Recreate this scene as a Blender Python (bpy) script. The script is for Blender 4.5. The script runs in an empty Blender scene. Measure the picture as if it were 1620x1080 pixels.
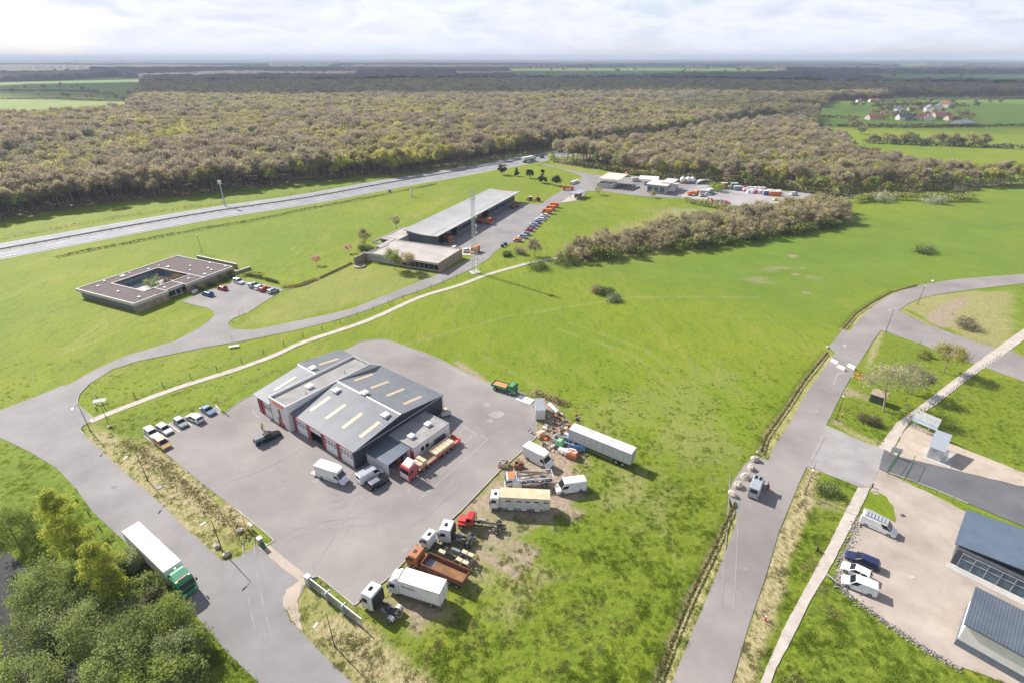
import bpy, bmesh, math, random
import numpy as np
from mathutils import Vector, Matrix, noise
from mathutils.geometry import tessellate_polygon
random.seed(7); rng = np.random.default_rng(7)
S = bpy.context.scene
col = S.collection
H = 70.0; PITCH = 28.05; FPX = 840.0
# ---------------------------------------------------------------- camera
cd = bpy.data.cameras.new('camera'); cam = bpy.data.objects.new('camera', cd); col.objects.link(cam)
cam.location = (0, 0, H); cam.rotation_euler = (math.radians(90-PITCH), 0, 0)
cd.sensor_width = 36; cd.lens = 36*FPX/1620; cd.clip_start = 1; cd.clip_end = 90000
S.camera = cam
# ---------------------------------------------------------------- sky and sun
SUN_AZ = 141.0; SUN_EL = 38.0
sd = Vector((math.cos(math.radians(SUN_AZ))*math.cos(math.radians(SUN_EL)), math.sin(math.radians(SUN_AZ))*math.cos(math.radians(SUN_EL)), math.sin(math.radians(SUN_EL))))
sl = bpy.data.lights.new('sun', 'SUN'); sl.energy = 4.6; sl.angle = math.radians(0.55); sl.color = (1, .955, .89)
so = bpy.data.objects.new('sun', sl); col.objects.link(so); so.rotation_euler = sd.to_track_quat('Z', 'Y').to_euler(); so.location = (-60, 60, 120)
W = bpy.data.worlds.new('World'); S.world = W; W.use_nodes = True
wn = W.node_tree.nodes; wl = W.node_tree.links; wn.clear()
out = wn.new('ShaderNodeOutputWorld'); bg = wn.new('ShaderNodeBackground'); bg.inputs[1].default_value = 0.080
sk = wn.new('ShaderNodeTexSky'); sk.sky_type = 'NISHITA'; sk.sun_disc = False
sk.sun_elevation = math.radians(SUN_EL); sk.sun_rotation = math.radians(90-SUN_AZ); sk.air_density = 1; sk.dust_density = 1.2
tc = wn.new('ShaderNodeTexCoord'); sp = wn.new('ShaderNodeSeparateXYZ'); wl.new(tc.outputs['Generated'], sp.inputs[0])
ad = wn.new('ShaderNodeMath'); ad.operation = 'ADD'; ad.inputs[1].default_value = 0.22; wl.new(sp.outputs[2], ad.inputs[0])
ab = wn.new('ShaderNodeMath'); ab.operation = 'MAXIMUM'; ab.inputs[1].default_value = 0.02; wl.new(ad.outputs[0], ab.inputs[0])
dx = wn.new('ShaderNodeMath'); dx.operation = 'DIVIDE'; wl.new(sp.outputs[0], dx.inputs[0]); wl.new(ab.outputs[0], dx.inputs[1])
dy = wn.new('ShaderNodeMath'); dy.operation = 'DIVIDE'; wl.new(sp.outputs[1], dy.inputs[0]); wl.new(ab.outputs[0], dy.inputs[1])
cb = wn.new('ShaderNodeCombineXYZ'); wl.new(dx.outputs[0], cb.inputs[0]); wl.new(dy.outputs[0], cb.inputs[1])
n1 = wn.new('ShaderNodeTexNoise'); n1.inputs['Scale'].default_value = 1.9; n1.inputs['Detail'].default_value = 9; n1.inputs['Roughness'].default_value = .58; n1.inputs['Distortion'].default_value = .35
wl.new(cb.outputs[0], n1.inputs['Vector'])
cr = wn.new('ShaderNodeValToRGB'); cr.color_ramp.elements[0].position = .34; cr.color_ramp.elements[0].color = (4.9, 5.3, 6.5, 1)
cr.color_ramp.elements[1].position = .66; cr.color_ramp.elements[1].color = (4.9, 5.15, 6.1, 1)
e = cr.color_ramp.elements.new(.48); e.color = (6.3, 6.5, 7.3, 1)
e = cr.color_ramp.elements.new(.56); e.color = (5.6, 5.85, 6.8, 1)
n2 = wn.new('ShaderNodeTexNoise'); n2.inputs['Scale'].default_value = .9; n2.inputs['Detail'].default_value = 5
wl.new(cb.outputs[0], n2.inputs['Vector'])
cf = wn.new('ShaderNodeMapRange'); cf.inputs[1].default_value = .36; cf.inputs[2].default_value = .52; cf.inputs[3].default_value = .7; cf.inputs[4].default_value = .95
wl.new(n2.outputs[0], cf.inputs[0]); wl.new(n1.outputs[0], cr.inputs[0])
# near the horizon the veil closes
hz = wn.new('ShaderNodeMapRange'); hz.inputs[1].default_value = 0.0; hz.inputs[2].default_value = .045; hz.inputs[3].default_value = .88; hz.inputs[4].default_value = 0
wl.new(sp.outputs[2], hz.inputs[0])
veil = wn.new('ShaderNodeMix'); veil.data_type = 'RGBA'; veil.inputs[7].default_value = (5.5, 5.95, 6.9, 1)
wl.new(hz.outputs[0], veil.inputs[0]); wl.new(cr.outputs[0], veil.inputs[6])
mx = wn.new('ShaderNodeMix'); mx.data_type = 'RGBA'
mxf = wn.new('ShaderNodeMath'); mxf.operation = 'MAXIMUM'; wl.new(cf.outputs[0], mxf.inputs[0]); wl.new(hz.outputs[0], mxf.inputs[1])
wl.new(mxf.outputs[0], mx.inputs[0]); wl.new(sk.outputs[0], mx.inputs[6]); wl.new(veil.outputs[2], mx.inputs[7])
# high overhead the cover thins to plain blue
up = wn.new('ShaderNodeMapRange'); up.inputs[1].default_value = .25; up.inputs[2].default_value = .7; up.inputs[3].default_value = 0; up.inputs[4].default_value = .75
wl.new(sp.outputs[2], up.inputs[0])
mx2 = wn.new('ShaderNodeMix'); mx2.data_type = 'RGBA'; wl.new(up.outputs[0], mx2.inputs[0]); wl.new(mx.outputs[2], mx2.inputs[6]); wl.new(sk.outputs[0], mx2.inputs[7])
wl.new(mx2.outputs[2], bg.inputs[0]); wl.new(bg.outputs[0], out.inputs[0])
S.view_settings.view_transform = 'Standard'; S.view_settings.look = 'None'; S.view_settings.exposure = 0.93; S.view_settings.gamma = 1
S.render.engine = 'CYCLES'
S.cycles.volume_bounces = 0; S.cycles.max_bounces = 6; S.cycles.diffuse_bounces = 2; S.cycles.transparent_max_bounces = 12

# ---------------------------------------------------------------- helpers
_c, _s = math.cos(math.radians(PITCH)), math.sin(math.radians(PITCH))
def G(u, v, z=0.0):
    """surveyed picture point -> place on the plane at height z"""
    x = (u-809.5)/FPX; y = -(v-540)/FPX
    t = (z-H)/(-_s+y*_c)
    return (x*t, (_c+y*_s)*t)
def GL(pts, z=0.0): return [G(u, v, z) for u, v in pts]
def azof(a, b): return math.atan2(b[1]-a[1], b[0]-a[0])

def srgb(h):
    f = lambda c: c/12.92 if c <= .04045 else ((c+.055)/1.055)**2.4
    return tuple(f(int(h[i:i+2], 16)/255) for i in (0, 2, 4))
M = {}
def mat(name, c, rough=.6, var=.12, scale=1.5, bump=0.0, bscale=8.0, metal=0.0, c2=None, coord='Object', spec=.5, detail=4, stretch=None, lo=.35, hi=.65, rnd=0.0):
    m = bpy.data.materials.new(name); m.use_nodes = True; M[name] = m
    n, l = m.node_tree.nodes, m.node_tree.links; b = n['Principled BSDF']
    b.inputs['Roughness'].default_value = rough; b.inputs['Metallic'].default_value = metal
    b.inputs['Specular IOR Level'].default_value = spec
    t = n.new('ShaderNodeTexCoord'); g = n.new('ShaderNodeNewGeometry')
    src = t.outputs['Object'] if coord == 'Object' else g.outputs['Position']
    if stretch:
        mp = n.new('ShaderNodeMapping'); mp.inputs['Scale'].default_value = stretch; l.new(src, mp.inputs[0]); src = mp.outputs[0]
    nz = n.new('ShaderNodeTexNoise'); nz.inputs['Scale'].default_value = scale; nz.inputs['Detail'].default_value = detail; nz.inputs['Roughness'].default_value = .62
    l.new(src, nz.inputs['Vector'])
    r = n.new('ShaderNodeValToRGB'); r.color_ramp.elements[0].position = lo; r.color_ramp.elements[1].position = hi
    if c2 is None: ca = tuple(max(0, x*(1-var)) for x in c); cbb = tuple(min(1, x*(1+var)) for x in c)
    else: ca, cbb = c, c2
    r.color_ramp.elements[0].color = (*ca, 1); r.color_ramp.elements[1].color = (*cbb, 1)
    l.new(nz.outputs[0], r.inputs[0]); o_ = r.outputs[0]
    if rnd:
        oi = n.new('ShaderNodeObjectInfo'); hs = n.new('ShaderNodeHueSaturation')
        mr = n.new('ShaderNodeMapRange'); mr.inputs[3].default_value = 1-rnd; mr.inputs[4].default_value = 1+rnd
        l.new(oi.outputs['Random'], mr.inputs[0]); l.new(mr.outputs[0], hs.inputs['Value']); l.new(o_, hs.inputs['Color']); o_ = hs.outputs[0]
    l.new(o_, b.inputs['Base Color'])
    if bump:
        nb = n.new('ShaderNodeTexNoise'); nb.inputs['Scale'].default_value = bscale; nb.inputs['Detail'].default_value = 3; l.new(src, nb.inputs['Vector'])
        bp = n.new('ShaderNodeBump'); bp.inputs['Strength'].default_value = bump; bp.inputs['Distance'].default_value = .1
        l.new(nb.outputs[0], bp.inputs['Height']); l.new(bp.outputs[0], b.inputs['Normal'])
    return m

def tag(o, label=None, cat=None, group=None, kind=None):
    if label: o['label'] = label
    if cat: o['category'] = cat
    if group: o['group'] = group
    if kind: o['kind'] = kind
    return o
def empty(name, loc=(0, 0, 0), rz=0, label=None, cat=None, group=None):
    o = bpy.data.objects.new(name, None); col.objects.link(o); o.location = loc if len(loc) == 3 else (loc[0], loc[1], 0); o.rotation_euler = (0, 0, rz); o.empty_display_size = .3
    return tag(o, label, cat, group)
def children(o): return CH.get(o.name, [])
CH = {}
def setparent(o, p):
    o.parent = p; CH.setdefault(p.name, []).append(o)
def copy_tree(o, parent=None, loc=None, rz=None, label=None, sc=None):
    c = o.copy(); col.objects.link(c)
    if parent: setparent(c, parent)
    for ch in list(children(o)): copy_tree(ch, c)
    if loc is not None: c.location = loc if len(loc) == 3 else (loc[0], loc[1], 0)
    if rz is not None: c.rotation_euler = (0, 0, rz)
    if label: c['label'] = label
    if sc: c.scale = (sc, sc, sc)
    return c
class MB:
    def __init__(s): s.v = []; s.f = []; s.mi = []; s.m = 0
    def add(s, vs, fs):
        k = len(s.v); s.v += [tuple(p) for p in vs]; s.f += [tuple(i+k for i in f) for f in fs]; s.mi += [s.m]*len(fs); return s
    def mat(s, i): s.m = i; return s
    def box(s, x0, x1, y0, y1, z0, z1, rz=0, piv=None):
        vs = [(x, y, z) for z in (z0, z1) for x, y in ((x0, y0), (x1, y0), (x1, y1), (x0, y1))]
        if rz:
            cx, cy = piv or ((x0+x1)/2, (y0+y1)/2); ca, sa = math.cos(rz), math.sin(rz)
            vs = [(cx+(x-cx)*ca-(y-cy)*sa, cy+(x-cx)*sa+(y-cy)*ca, z) for x, y, z in vs]
        return s.add(vs, [(3, 2, 1, 0), (4, 5, 6, 7), (0, 1, 5, 4), (1, 2, 6, 5), (2, 3, 7, 6), (3, 0, 4, 7)])
    def prism(s, poly, z0, z1, top=True):
        """poly counter-clockwise in xy"""
        n = len(poly); vs = [(x, y, z0) for x, y in poly]+[(x, y, z1) for x, y in poly]
        fs = [(i, (i+1) % n, n+(i+1) % n, n+i) for i in range(n)]
        tr = tessellate_polygon([[Vector((x, y, 0)) for x, y in poly]])
        for t in tr:
            a, b, c = t
            if (poly[b][0]-poly[a][0])*(poly[c][1]-poly[a][1])-(poly[b][1]-poly[a][1])*(poly[c][0]-poly[a][0]) < 0: t = (a, c, b)
            fs.append(tuple(n+i for i in t)); fs.append(tuple(reversed(t)))
        return s.add(vs, fs)
    def xprism(s, prof, x0, x1):
        """profile in (y,z) extruded along x"""
        n = len(prof); vs = [(x0, y, z) for y, z in prof]+[(x1, y, z) for y, z in prof]
        fs = [(i, (i+1) % n, n+(i+1) % n, n+i) for i in range(n)]+[tuple(range(n-1, -1, -1)), tuple(range(n, 2*n))]
        return s.add(vs, fs)
    def yprism(s, prof, y0, y1):
        """profile in (x,z) extruded along y"""
        n = len(prof); vs = [(x, y0, z) for x, z in prof]+[(x, y1, z) for x, z in prof]
        fs = [(i, (i+1) % n, n+(i+1) % n, n+i) for i in range(n)]+[tuple(range(n-1, -1, -1)), tuple(range(n, 2*n))]
        return s.add(vs, fs)
    def tube(s, p0, p1, r0, r1=None, n=8, cap=True):
        r1 = r0 if r1 is None else r1; p0 = Vector(p0); p1 = Vector(p1); d = (p1-p0)
        if d.length < 1e-6: return s
        d.normalize(); a = d.orthogonal().normalized(); b = d.cross(a)
        vs = [p0+(a*math.cos(2*math.pi*i/n)+b*math.sin(2*math.pi*i/n))*r0 for i in range(n)]+[p1+(a*math.cos(2*math.pi*i/n)+b*math.sin(2*math.pi*i/n))*r1 for i in range(n)]
        fs = [(i, (i+1) % n, n+(i+1) % n, n+i) for i in range(n)]
        if cap: fs += [tuple(range(n-1, -1, -1)), tuple(range(n, 2*n))]
        return s.add(vs, fs)
    def loft(s, secs, cap=True):
        n = len(secs[0]); vs = [p for q in secs for p in q]; fs = []
        for k in range(len(secs)-1):
            for i in range(n): fs.append((k*n+i, k*n+(i+1) % n, (k+1)*n+(i+1) % n, (k+1)*n+i))
        if cap: fs += [tuple(range(n-1, -1, -1)), tuple((len(secs)-1)*n+i for i in range(n))]
        return s.add(vs, fs)
    def ball(s, c, r, seed=0, rough=.15, n=8, m=6, sq=(1, 1, 1)):
        rr = random.Random(seed); vs = []; fs = []
        for j in range(m+1):
            th = math.pi*j/m
            for i in range(n):
                ph = 2*math.pi*i/n; k = r*(1+rr.uniform(-rough, rough))
                vs.append((c[0]+k*math.sin(th)*math.cos(ph)*sq[0], c[1]+k*math.sin(th)*math.sin(ph)*sq[1], c[2]+k*math.cos(th)*sq[2]))
        for j in range(m):
            for i in range(n): fs.append((j*n+i, (j+1)*n+i, (j+1)*n+(i+1) % n, j*n+(i+1) % n))
        return s.add(vs, fs)
    def build(s, name, m, parent=None, bevel=0, smooth=False, label=None, loc=None):
        me = bpy.data.meshes.new(name); me.from_pydata(s.v, [], s.f)
        ms = m if isinstance(m, (list, tuple)) else [m]
        for q in ms: me.materials.append(M[q] if isinstance(q, str) else q)
        if len(ms) > 1: me.polygons.foreach_set('material_index', s.mi)
        b = bmesh.new(); b.from_mesh(me); bmesh.ops.recalc_face_normals(b, faces=b.faces); b.to_mesh(me); b.free()
        if smooth: me.polygons.foreach_set('use_smooth', [True]*len(me.polygons))
        o = bpy.data.objects.new(name, me); col.objects.link(o)
        if parent: setparent(o, parent)
        if loc: o.location = loc
        if bevel:
            bv = o.modifiers.new('bevel', 'BEVEL'); bv.width = bevel; bv.segments = 2; bv.limit_method = 'ANGLE'; bv.angle_limit = math.radians(35)
        if label: o['label'] = label
        return o
def npmesh(name, V, F, m, smooth=False, link=True):
    """fast mesh of equal-sided faces"""
    me = bpy.data.meshes.new(name); V = np.asarray(V, dtype=np.float32); F = np.asarray(F, dtype=np.int32)
    me.vertices.add(len(V)); me.vertices.foreach_set('co', V.ravel())
    k = F.shape[1]; me.loops.add(F.size); me.loops.foreach_set('vertex_index', F.ravel())
    me.polygons.add(len(F)); me.polygons.foreach_set('loop_start', np.arange(0, F.size, k, dtype=np.int32)); me.polygons.foreach_set('loop_total', np.full(len(F), k, dtype=np.int32))
    if smooth: me.polygons.foreach_set('use_smooth', np.ones(len(F), bool))
    me.update(calc_edges=True)
    me.materials.append(M[m] if isinstance(m, str) else m)
    o = bpy.data.objects.new(name, me)
    if link: col.objects.link(o)
    return o
# vectorised noise, polygons
_tab = rng.random((256, 256))
def vnoise(x, y, sc):
    x = np.asarray(x)/sc+1000.3; y = np.asarray(y)/sc+1000.7
    xi = np.floor(x).astype(int); yi = np.floor(y).astype(int); fx = x-xi; fy = y-yi
    fx = fx*fx*(3-2*fx); fy = fy*fy*(3-2*fy); g = lambda a, b: _tab[a % 256, b % 256]
    return (g(xi, yi)*(1-fx)+g(xi+1, yi)*fx)*(1-fy)+(g(xi, yi+1)*(1-fx)+g(xi+1, yi+1)*fx)*fy
def fbm(x, y, sc, o=4):
    r = 0; a = .5; t = 0
    for _ in range(o): r = r+a*vnoise(x, y, sc); t += a; a *= .5; sc /= 2.03
    return r/t
def inpoly(x, y, P):
    x = np.asarray(x, float); y = np.asarray(y, float); r = np.zeros(x.shape, bool); n = len(P)
    for i in range(n):
        x0, y0 = P[i]; x1, y1 = P[(i+1) % n]
        if y0 == y1: continue
        c = ((y0 > y) != (y1 > y)) & (x < (x1-x0)*(y-y0)/(y1-y0)+x0); r ^= c
    return r
def dline(x, y, P, closed=False):
    x = np.asarray(x, float); y = np.asarray(y, float); d = np.full(x.shape, 1e9)
    Q = list(P)+([P[0]] if closed else [])
    for (x0, y0), (x1, y1) in zip(Q[:-1], Q[1:]):
        L = (x1-x0)**2+(y1-y0)**2
        if L < 1e-9: continue
        t = np.clip(((x-x0)*(x1-x0)+(y-y0)*(y1-y0))/L, 0, 1)
        d = np.minimum(d, np.hypot(x-x0-t*(x1-x0), y-y0-t*(y1-y0)))
    return d
def sdf(x, y, P):
    d = dline(x, y, P, True); return np.where(inpoly(x, y, P), -d, d)
def crom(P, k=6, closed=False):
    """smooth curve through points"""
    n = len(P); R = []
    for i in range(n if closed else n-1):
        p = [P[(i+j) % n] if closed else P[min(max(i+j, 0), n-1)] for j in (-1, 0, 1, 2)]
        for t in range(k):
            t /= k
            R.append(tuple(.5*((2*p[1][a])+(-p[0][a]+p[2][a])*t+(2*p[0][a]-5*p[1][a]+4*p[2][a]-p[3][a])*t*t+(-p[0][a]+3*p[1][a]-3*p[2][a]+p[3][a])*t**3) for a in (0, 1)))
    if not closed: R.append(P[-1])
    return R
def clean(P):
    R = []
    for p in P:
        if not R or math.dist(p, R[-1]) > .02: R.append(p)
    if math.dist(R[0], R[-1]) < .02: R.pop()
    return R
def sheet(name, poly, z, m, kind='structure', jitter=0, jl=.8):
    poly = clean(poly)
    if jitter:
        Q = []; n = len(poly)
        for i in range(n):
            a, b = poly[i], poly[(i+1) % n]; L = math.dist(a, b); k = max(1, int(L/jl)) if L < 400 else 1
            for t in range(k):
                t /= k; x, y = a[0]+(b[0]-a[0])*t, a[1]+(b[1]-a[1])*t
                nx, ny = -(b[1]-a[1])/L, (b[0]-a[0])/L
                d = (noise.noise(Vector((x*.7, y*.7, 3.1)))+.6*noise.noise(Vector((x*2.3, y*2.3, 9.1))))*jitter
                Q.append((x+nx*d, y+ny*d))
        poly = Q
    tr = tessellate_polygon([[Vector((x, y, 0)) for x, y in poly]]); F = []
    for a, b, c in tr:
        ar = (poly[b][0]-poly[a][0])*(poly[c][1]-poly[a][1])-(poly[b][1]-poly[a][1])*(poly[c][0]-poly[a][0])
        F.append((a, b, c) if ar > 0 else (a, c, b))
    o = npmesh(name, [(x, y, z) for x, y in poly], F, m)
    if kind: o['kind'] = kind
    return o
def ribbon_pts(P, w):
    L = []; R = []
    for i, p in enumerate(P):
        a = P[max(i-1, 0)]; b = P[min(i+1, len(P)-1)]; d = math.dist(a, b) or 1; nx, ny = -(b[1]-a[1])/d, (b[0]-a[0])/d
        ww = w[i] if hasattr(w, '__len__') else w
        L.append((p[0]+nx*ww/2, p[1]+ny*ww/2)); R.append((p[0]-nx*ww/2, p[1]-ny*ww/2))
    return L+R[::-1]
def along(P, step, start=0):
    """points with heading each step metres along a polyline"""
    R = []; acc = start
    for a, b in zip(P[:-1], P[1:]):
        L = math.dist(a, b); h = azof(a, b)
        while acc <= L: R.append((a[0]+(b[0]-a[0])*acc/L, a[1]+(b[1]-a[1])*acc/L, h)); acc += step
        acc -= L
    return R
# ---------------------------------------------------------------- plain materials
mat('asphalt', (.175, .156, .146), .85, scale=.06, c2=(.270, .243, .226), bump=.15, bscale=9, coord='W', detail=12, lo=.34, hi=.66)
mat('asphalt_lane', (.172, .156, .153), .85, scale=.10, c2=(.235, .215, .208), bump=.12, bscale=9, coord='W', detail=9)
mat('asphalt_blue', (.165, .153, .152), .85, scale=.09, c2=(.240, .222, .218), bump=.1, bscale=9, coord='W', detail=9)
mat('asphalt_motor', (.155, .158, .175), .8, scale=.10, c2=(.215, .216, .232), coord='W', detail=9)
mat('asphalt_dark', (.085, .084, .092), .85, scale=.15, c2=(.125, .122, .13), bump=.1, bscale=9, coord='W', detail=9)
mat('tyre_mark', (.165, .150, .145), .85, scale=.3, c2=(.265, .243, .230), coord='W', lo=.3, hi=.6)
mat('patch', (.24, .22, .215), .9, scale=.3, c2=(.30, .28, .27), coord='W')
mat('tar', (.07, .068, .07), .8, scale=.4, c2=(.11, .105, .108), coord='W')
mat('concrete_path', (.36, .31, .27), .9, scale=.5, c2=(.45, .40, .35), bump=.2, bscale=6, coord='W')
mat('gravel', (.275, .225, .185), .95, scale=.16, c2=(.38, .325, .275), bump=.35, bscale=5, coord='W', detail=10)
mat('sand', (.34, .275, .215), .95, scale=.3, c2=(.42, .35, .28), bump=.3, bscale=5, coord='W', detail=8)
mat('depot_ground', (.24, .225, .225), .9, scale=.06, c2=(.36, .33, .32), coord='W', detail=9)
mat('kerb', (.33, .30, .27), .85, scale=1.2, var=.18, coord='W')
mat('line_paint', (.50, .48, .47), .7, scale=.8, c2=(.75, .73, .72), coord='W', detail=6)
mat('worn_paint', (.26, .25, .255), .8, scale=1.1, c2=(.46, .44, .44), coord='W', detail=8)
mat('soil', (.20, .125, .085), .95, scale=.5, c2=(.30, .20, .135), bump=.6, bscale=2.5, coord='W', detail=8)
mat('rut_soil', (.34, .26, .20), .95, scale=.6, c2=(.44, .35, .27), bump=.3, bscale=3, coord='W')
mat('hedge_soil', (.13, .085, .06), .95, scale=.6, c2=(.19, .12, .08), coord='W')

def grass_material():
    m = bpy.data.materials.new('grass'); m.use_nodes = True; M['grass'] = m
    n, l = m.node_tree.nodes, m.node_tree.links; b = n['Principled BSDF']; b.inputs['Roughness'].default_value = .85; b.inputs['Specular IOR Level'].default_value = .15
    g = n.new('ShaderNodeNewGeometry'); pos = g.outputs['Position']
    def nz(sc, det=4, ro=.55, st=None, dist=0):
        t = n.new('ShaderNodeTexNoise'); t.inputs['Scale'].default_value = sc; t.inputs['Detail'].default_value = det; t.inputs['Roughness'].default_value = ro; t.inputs['Distortion'].default_value = dist
        s = pos
        if st:
            mp = n.new('ShaderNodeMapping'); mp.inputs['Scale'].default_value = st[:3]; mp.inputs['Rotation'].default_value = (0, 0, math.radians(st[3])); l.new(pos, mp.inputs[0]); s = mp.outputs[0]
        l.new(s, t.inputs['Vector']); return t.outputs[0]
    def mr(x, a, b_, c=0, d=1):
        t = n.new('ShaderNodeMapRange'); t.inputs[1].default_value = a; t.inputs[2].default_value = b_; t.inputs[3].default_value = c; t.inputs[4].default_value = d; l.new(x, t.inputs[0]); return t.outputs[0]
    def mix(f, A, B):
        t = n.new('ShaderNodeMix'); t.data_type = 'RGBA'; l.new(f, t.inputs[0])
        for i, q in ((6, A), (7, B)):
            if isinstance(q, tuple): t.inputs[i].default_value = (*q, 1)
            else: l.new(q, t.inputs[i])
        return t.outputs[2]
    def mul(a, b_, op='MULTIPLY'):
        t = n.new('ShaderNodeMath'); t.operation = op
        for i, q in ((0, a), (1, b_)):
            if isinstance(q, (int, float)): t.inputs[i].default_value = q
            else: l.new(q, t.inputs[i])
        return t.outputs[0]
    a1 = n.new('ShaderNodeAttribute'); a1.attribute_name = 'mask'; s1 = n.new('ShaderNodeSeparateColor'); l.new(a1.outputs['Color'], s1.inputs[0])
    a2 = n.new('ShaderNodeAttribute'); a2.attribute_name = 'mask2'; s2 = n.new('ShaderNodeSeparateColor'); l.new(a2.outputs['Color'], s2.inputs[0])
    dry, dirt, lush = s1.outputs[0], s1.outputs[1], s1.outputs[2]
    wood, cool, yell = s2.outputs[0], s2.outputs[1], s2.outputs[2]
    c = mix(mr(nz(.035, 5, .6), .36, .64), (.150, .190, .008), (.205, .235, .014))
    c = mix(mr(nz(.011, 3, .5), .42, .62), c, (.135, .195, .010))
    c = mix(mul(mr(nz(.09, 5, .65, (1, .35, 1, 35)), .52, .68), .55), c, (.25, .24, .05))      # paler worn sweeps
    c = mix(mul(mr(nz(.5, 4, .6, (1, .3, 1, 30)), .50, .66), .45), c, (.075, .125, .008))   # streaks of longer grass
    c = mix(mul(mr(nz(1.5, 5, .75), .46, .62), .6), c, (.070, .112, .008)); c = mix(mul(mr(nz(3.2, 4, .7, (1, .6, 1, 60)), .54, .68), .55), c, (.215, .245, .05))                      # clumps
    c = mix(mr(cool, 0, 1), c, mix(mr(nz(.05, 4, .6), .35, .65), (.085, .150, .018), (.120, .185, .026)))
    c = mix(lush, c, mix(mr(nz(.8, 7, .8), .38, .62), (.060, .100, .005), (.175, .215, .022)))
    st = mix(mr(nz(2.4, 5, .7, (1, .5, 1, 40)), .35, .62), (.17, .15, .06), (.42, .34, .20))
    c = mix(dry, c, st)
    c = mix(yell, c, (.42, .36, .06))
    c = mix(dirt, c, mix(mr(nz(1.3, 6, .7), .35, .65), (.20, .15, .105), (.36, .285, .215)))
    c = mix(wood, c, mix(mr(nz(.4, 5, .6), .35, .65), (.15, .115, .08), (.26, .20, .14)))
    l.new(c, b.inputs['Base Color'])
    h = mul(mul(nz(1.1, 4, .65), 1.0), mul(nz(4.5, 3, .7), .45), 'ADD')
    bp = n.new('ShaderNodeBump'); bp.inputs['Distance'].default_value = .22
    l.new(mul(mul(lush, .55), .38, 'ADD'), bp.inputs['Strength']); l.new(h, bp.inputs['Height']); l.new(bp.outputs[0], b.inputs['Normal'])
grass_material()

# ---------------------------------------------------------------- plan of the place (surveyed outlines)
def ext(P, d0=0, d1=0):
    P = list(P)
    if d0: a, b = P[0], P[1]; L = math.dist(a, b); P.insert(0, (a[0]+(a[0]-b[0])/L*d0, a[1]+(a[1]-b[1])/L*d0))
    if d1: a, b = P[-1], P[-2]; L = math.dist(a, b); P.append((a[0]+(a[0]-b[0])/L*d1, a[1]+(a[1]-b[1])/L*d1))
    return P
# motorway as two edges
mT = GL([(89, 368.5), (203, 347.5), (349, 325), (480, 308), (556, 294.5), (632.8, 281), (693.9, 271.5), (755, 260), (825, 249), (862, 243)])
mB = GL([(89, 394), (203, 373.5), (327, 349), (480, 323.5), (571.7, 306.5), (632.8, 295), (693.9, 284), (785.5, 268), (830, 258.5), (872, 249.5)])
mT = ext(mT, 260, 0); mB = ext(mB, 260, 0)
def resample(P, n):
    P = crom(P, 8); L = [0]
    for a, b in zip(P[:-1], P[1:]): L.append(L[-1]+math.dist(a, b))
    R = []; j = 0
    for i in range(n):
        t = L[-1]*i/(n-1)
        while j < len(L)-2 and L[j+1] < t: j += 1
        k = (t-L[j])/max(1e-6, L[j+1]-L[j]); R.append((P[j][0]+(P[j+1][0]-P[j][0])*k, P[j][1]+(P[j+1][1]-P[j][1])*k))
    return R
mC = [((a[0]+b[0])/2, (a[1]+b[1])/2) for a, b in zip(resample(mT, 40), resample(mB, 40))]
h = azof(mC[-5], mC[-1]); x, y = mC[-1]
for i in range(14):
    h -= math.radians(.8); x += 30*math.cos(h); y += 30*math.sin(h); mC.append((x, y))
MW = 25.0
fL = GL([(-260, 394), (89, 333), (179, 321), (290, 311), (349, 303), (480, 289), (556, 281), (632.8, 276), (724, 265), (785.5, 255.5), (825, 250), (846, 245)])
fR = GL([(870, 251), (874, 257), (949, 268.5), (1026, 282), (1126, 290), (1215, 297), (1319, 312), (1400, 308), (1470, 302), (1531, 297), (1760, 285)])
fields = [
 GL([(-60, 172), (89, 172), (121, 172), (157, 167), (197, 165.6)], 14)+GL([(223, 153), (222, 141), (234, 131.5), (210, 125), (188, 121.5), (89, 128), (-60, 132)]),
 GL([(-60, 122), (89, 121)])+GL([(150, 118), (140, 110), (89, 110), (-60, 110)]),
 GL([(1291, 200), (1345, 202), (1330, 207), (1365, 228), (1400, 236), (1460, 247), (1531, 254), (1700, 262)], 12)+GL([(1700, 150), (1531, 154.5), (1420, 153.5), (1375, 160), (1310, 160), (1290, 186)]),
 GL([(819, 124), (959, 125), (1080, 121)], 10)+GL([(1180, 122), (1323, 119.5), (1218, 111), (1010, 107), (798, 109)]),
 GL([(1328, 119), (1370, 124), (1411, 131), (1531, 133), (1700, 136)], 10)+GL([(1700, 117), (1446, 117.5), (1328, 116.5)]),
 GL([(560, 122), (722, 122)], 10)+GL([(722, 117.5), (570, 117.5)]),
 GL([(1340, 186)])+GL([(1240, 178), (1240, 172), (1330, 170)]),
]
def stripdist(x, y): return dline(x, y, mC)
def in_forest(x, y):
    x = np.asarray(x, float); y = np.asarray(y, float)
    L = np.array(fL+fR); yy = np.interp(x, L[:, 0], L[:, 1])
    ok = y > yy
    for P in fields: ok &= ~inpoly(x, y, P)
    ok &= stripdist(x, y) > MW/2+9
    return ok
pond = GL([(-60, 800), (30, 830), (70, 860), (120, 900), (150, 960), (165, 1020), (190, 1090), (180, 1200), (-60, 1200)])
ditches = [GL([(1309, 558), (1273, 602), (1245.6, 644), (1212, 691), (1204, 716)]), GL([(1163, 796), (1130, 868), (1090, 950), (1040, 1078), (1010, 1150)]),
           GL([(1334, 521), (1354, 497), (1379, 480), (1410, 463), (1450, 452)])]
dug = GL([(1464, 504), (1478, 490), (1500, 478), (1531, 468), (1531, 480), (1512, 492), (1500, 520), (1485, 516)])
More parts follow.
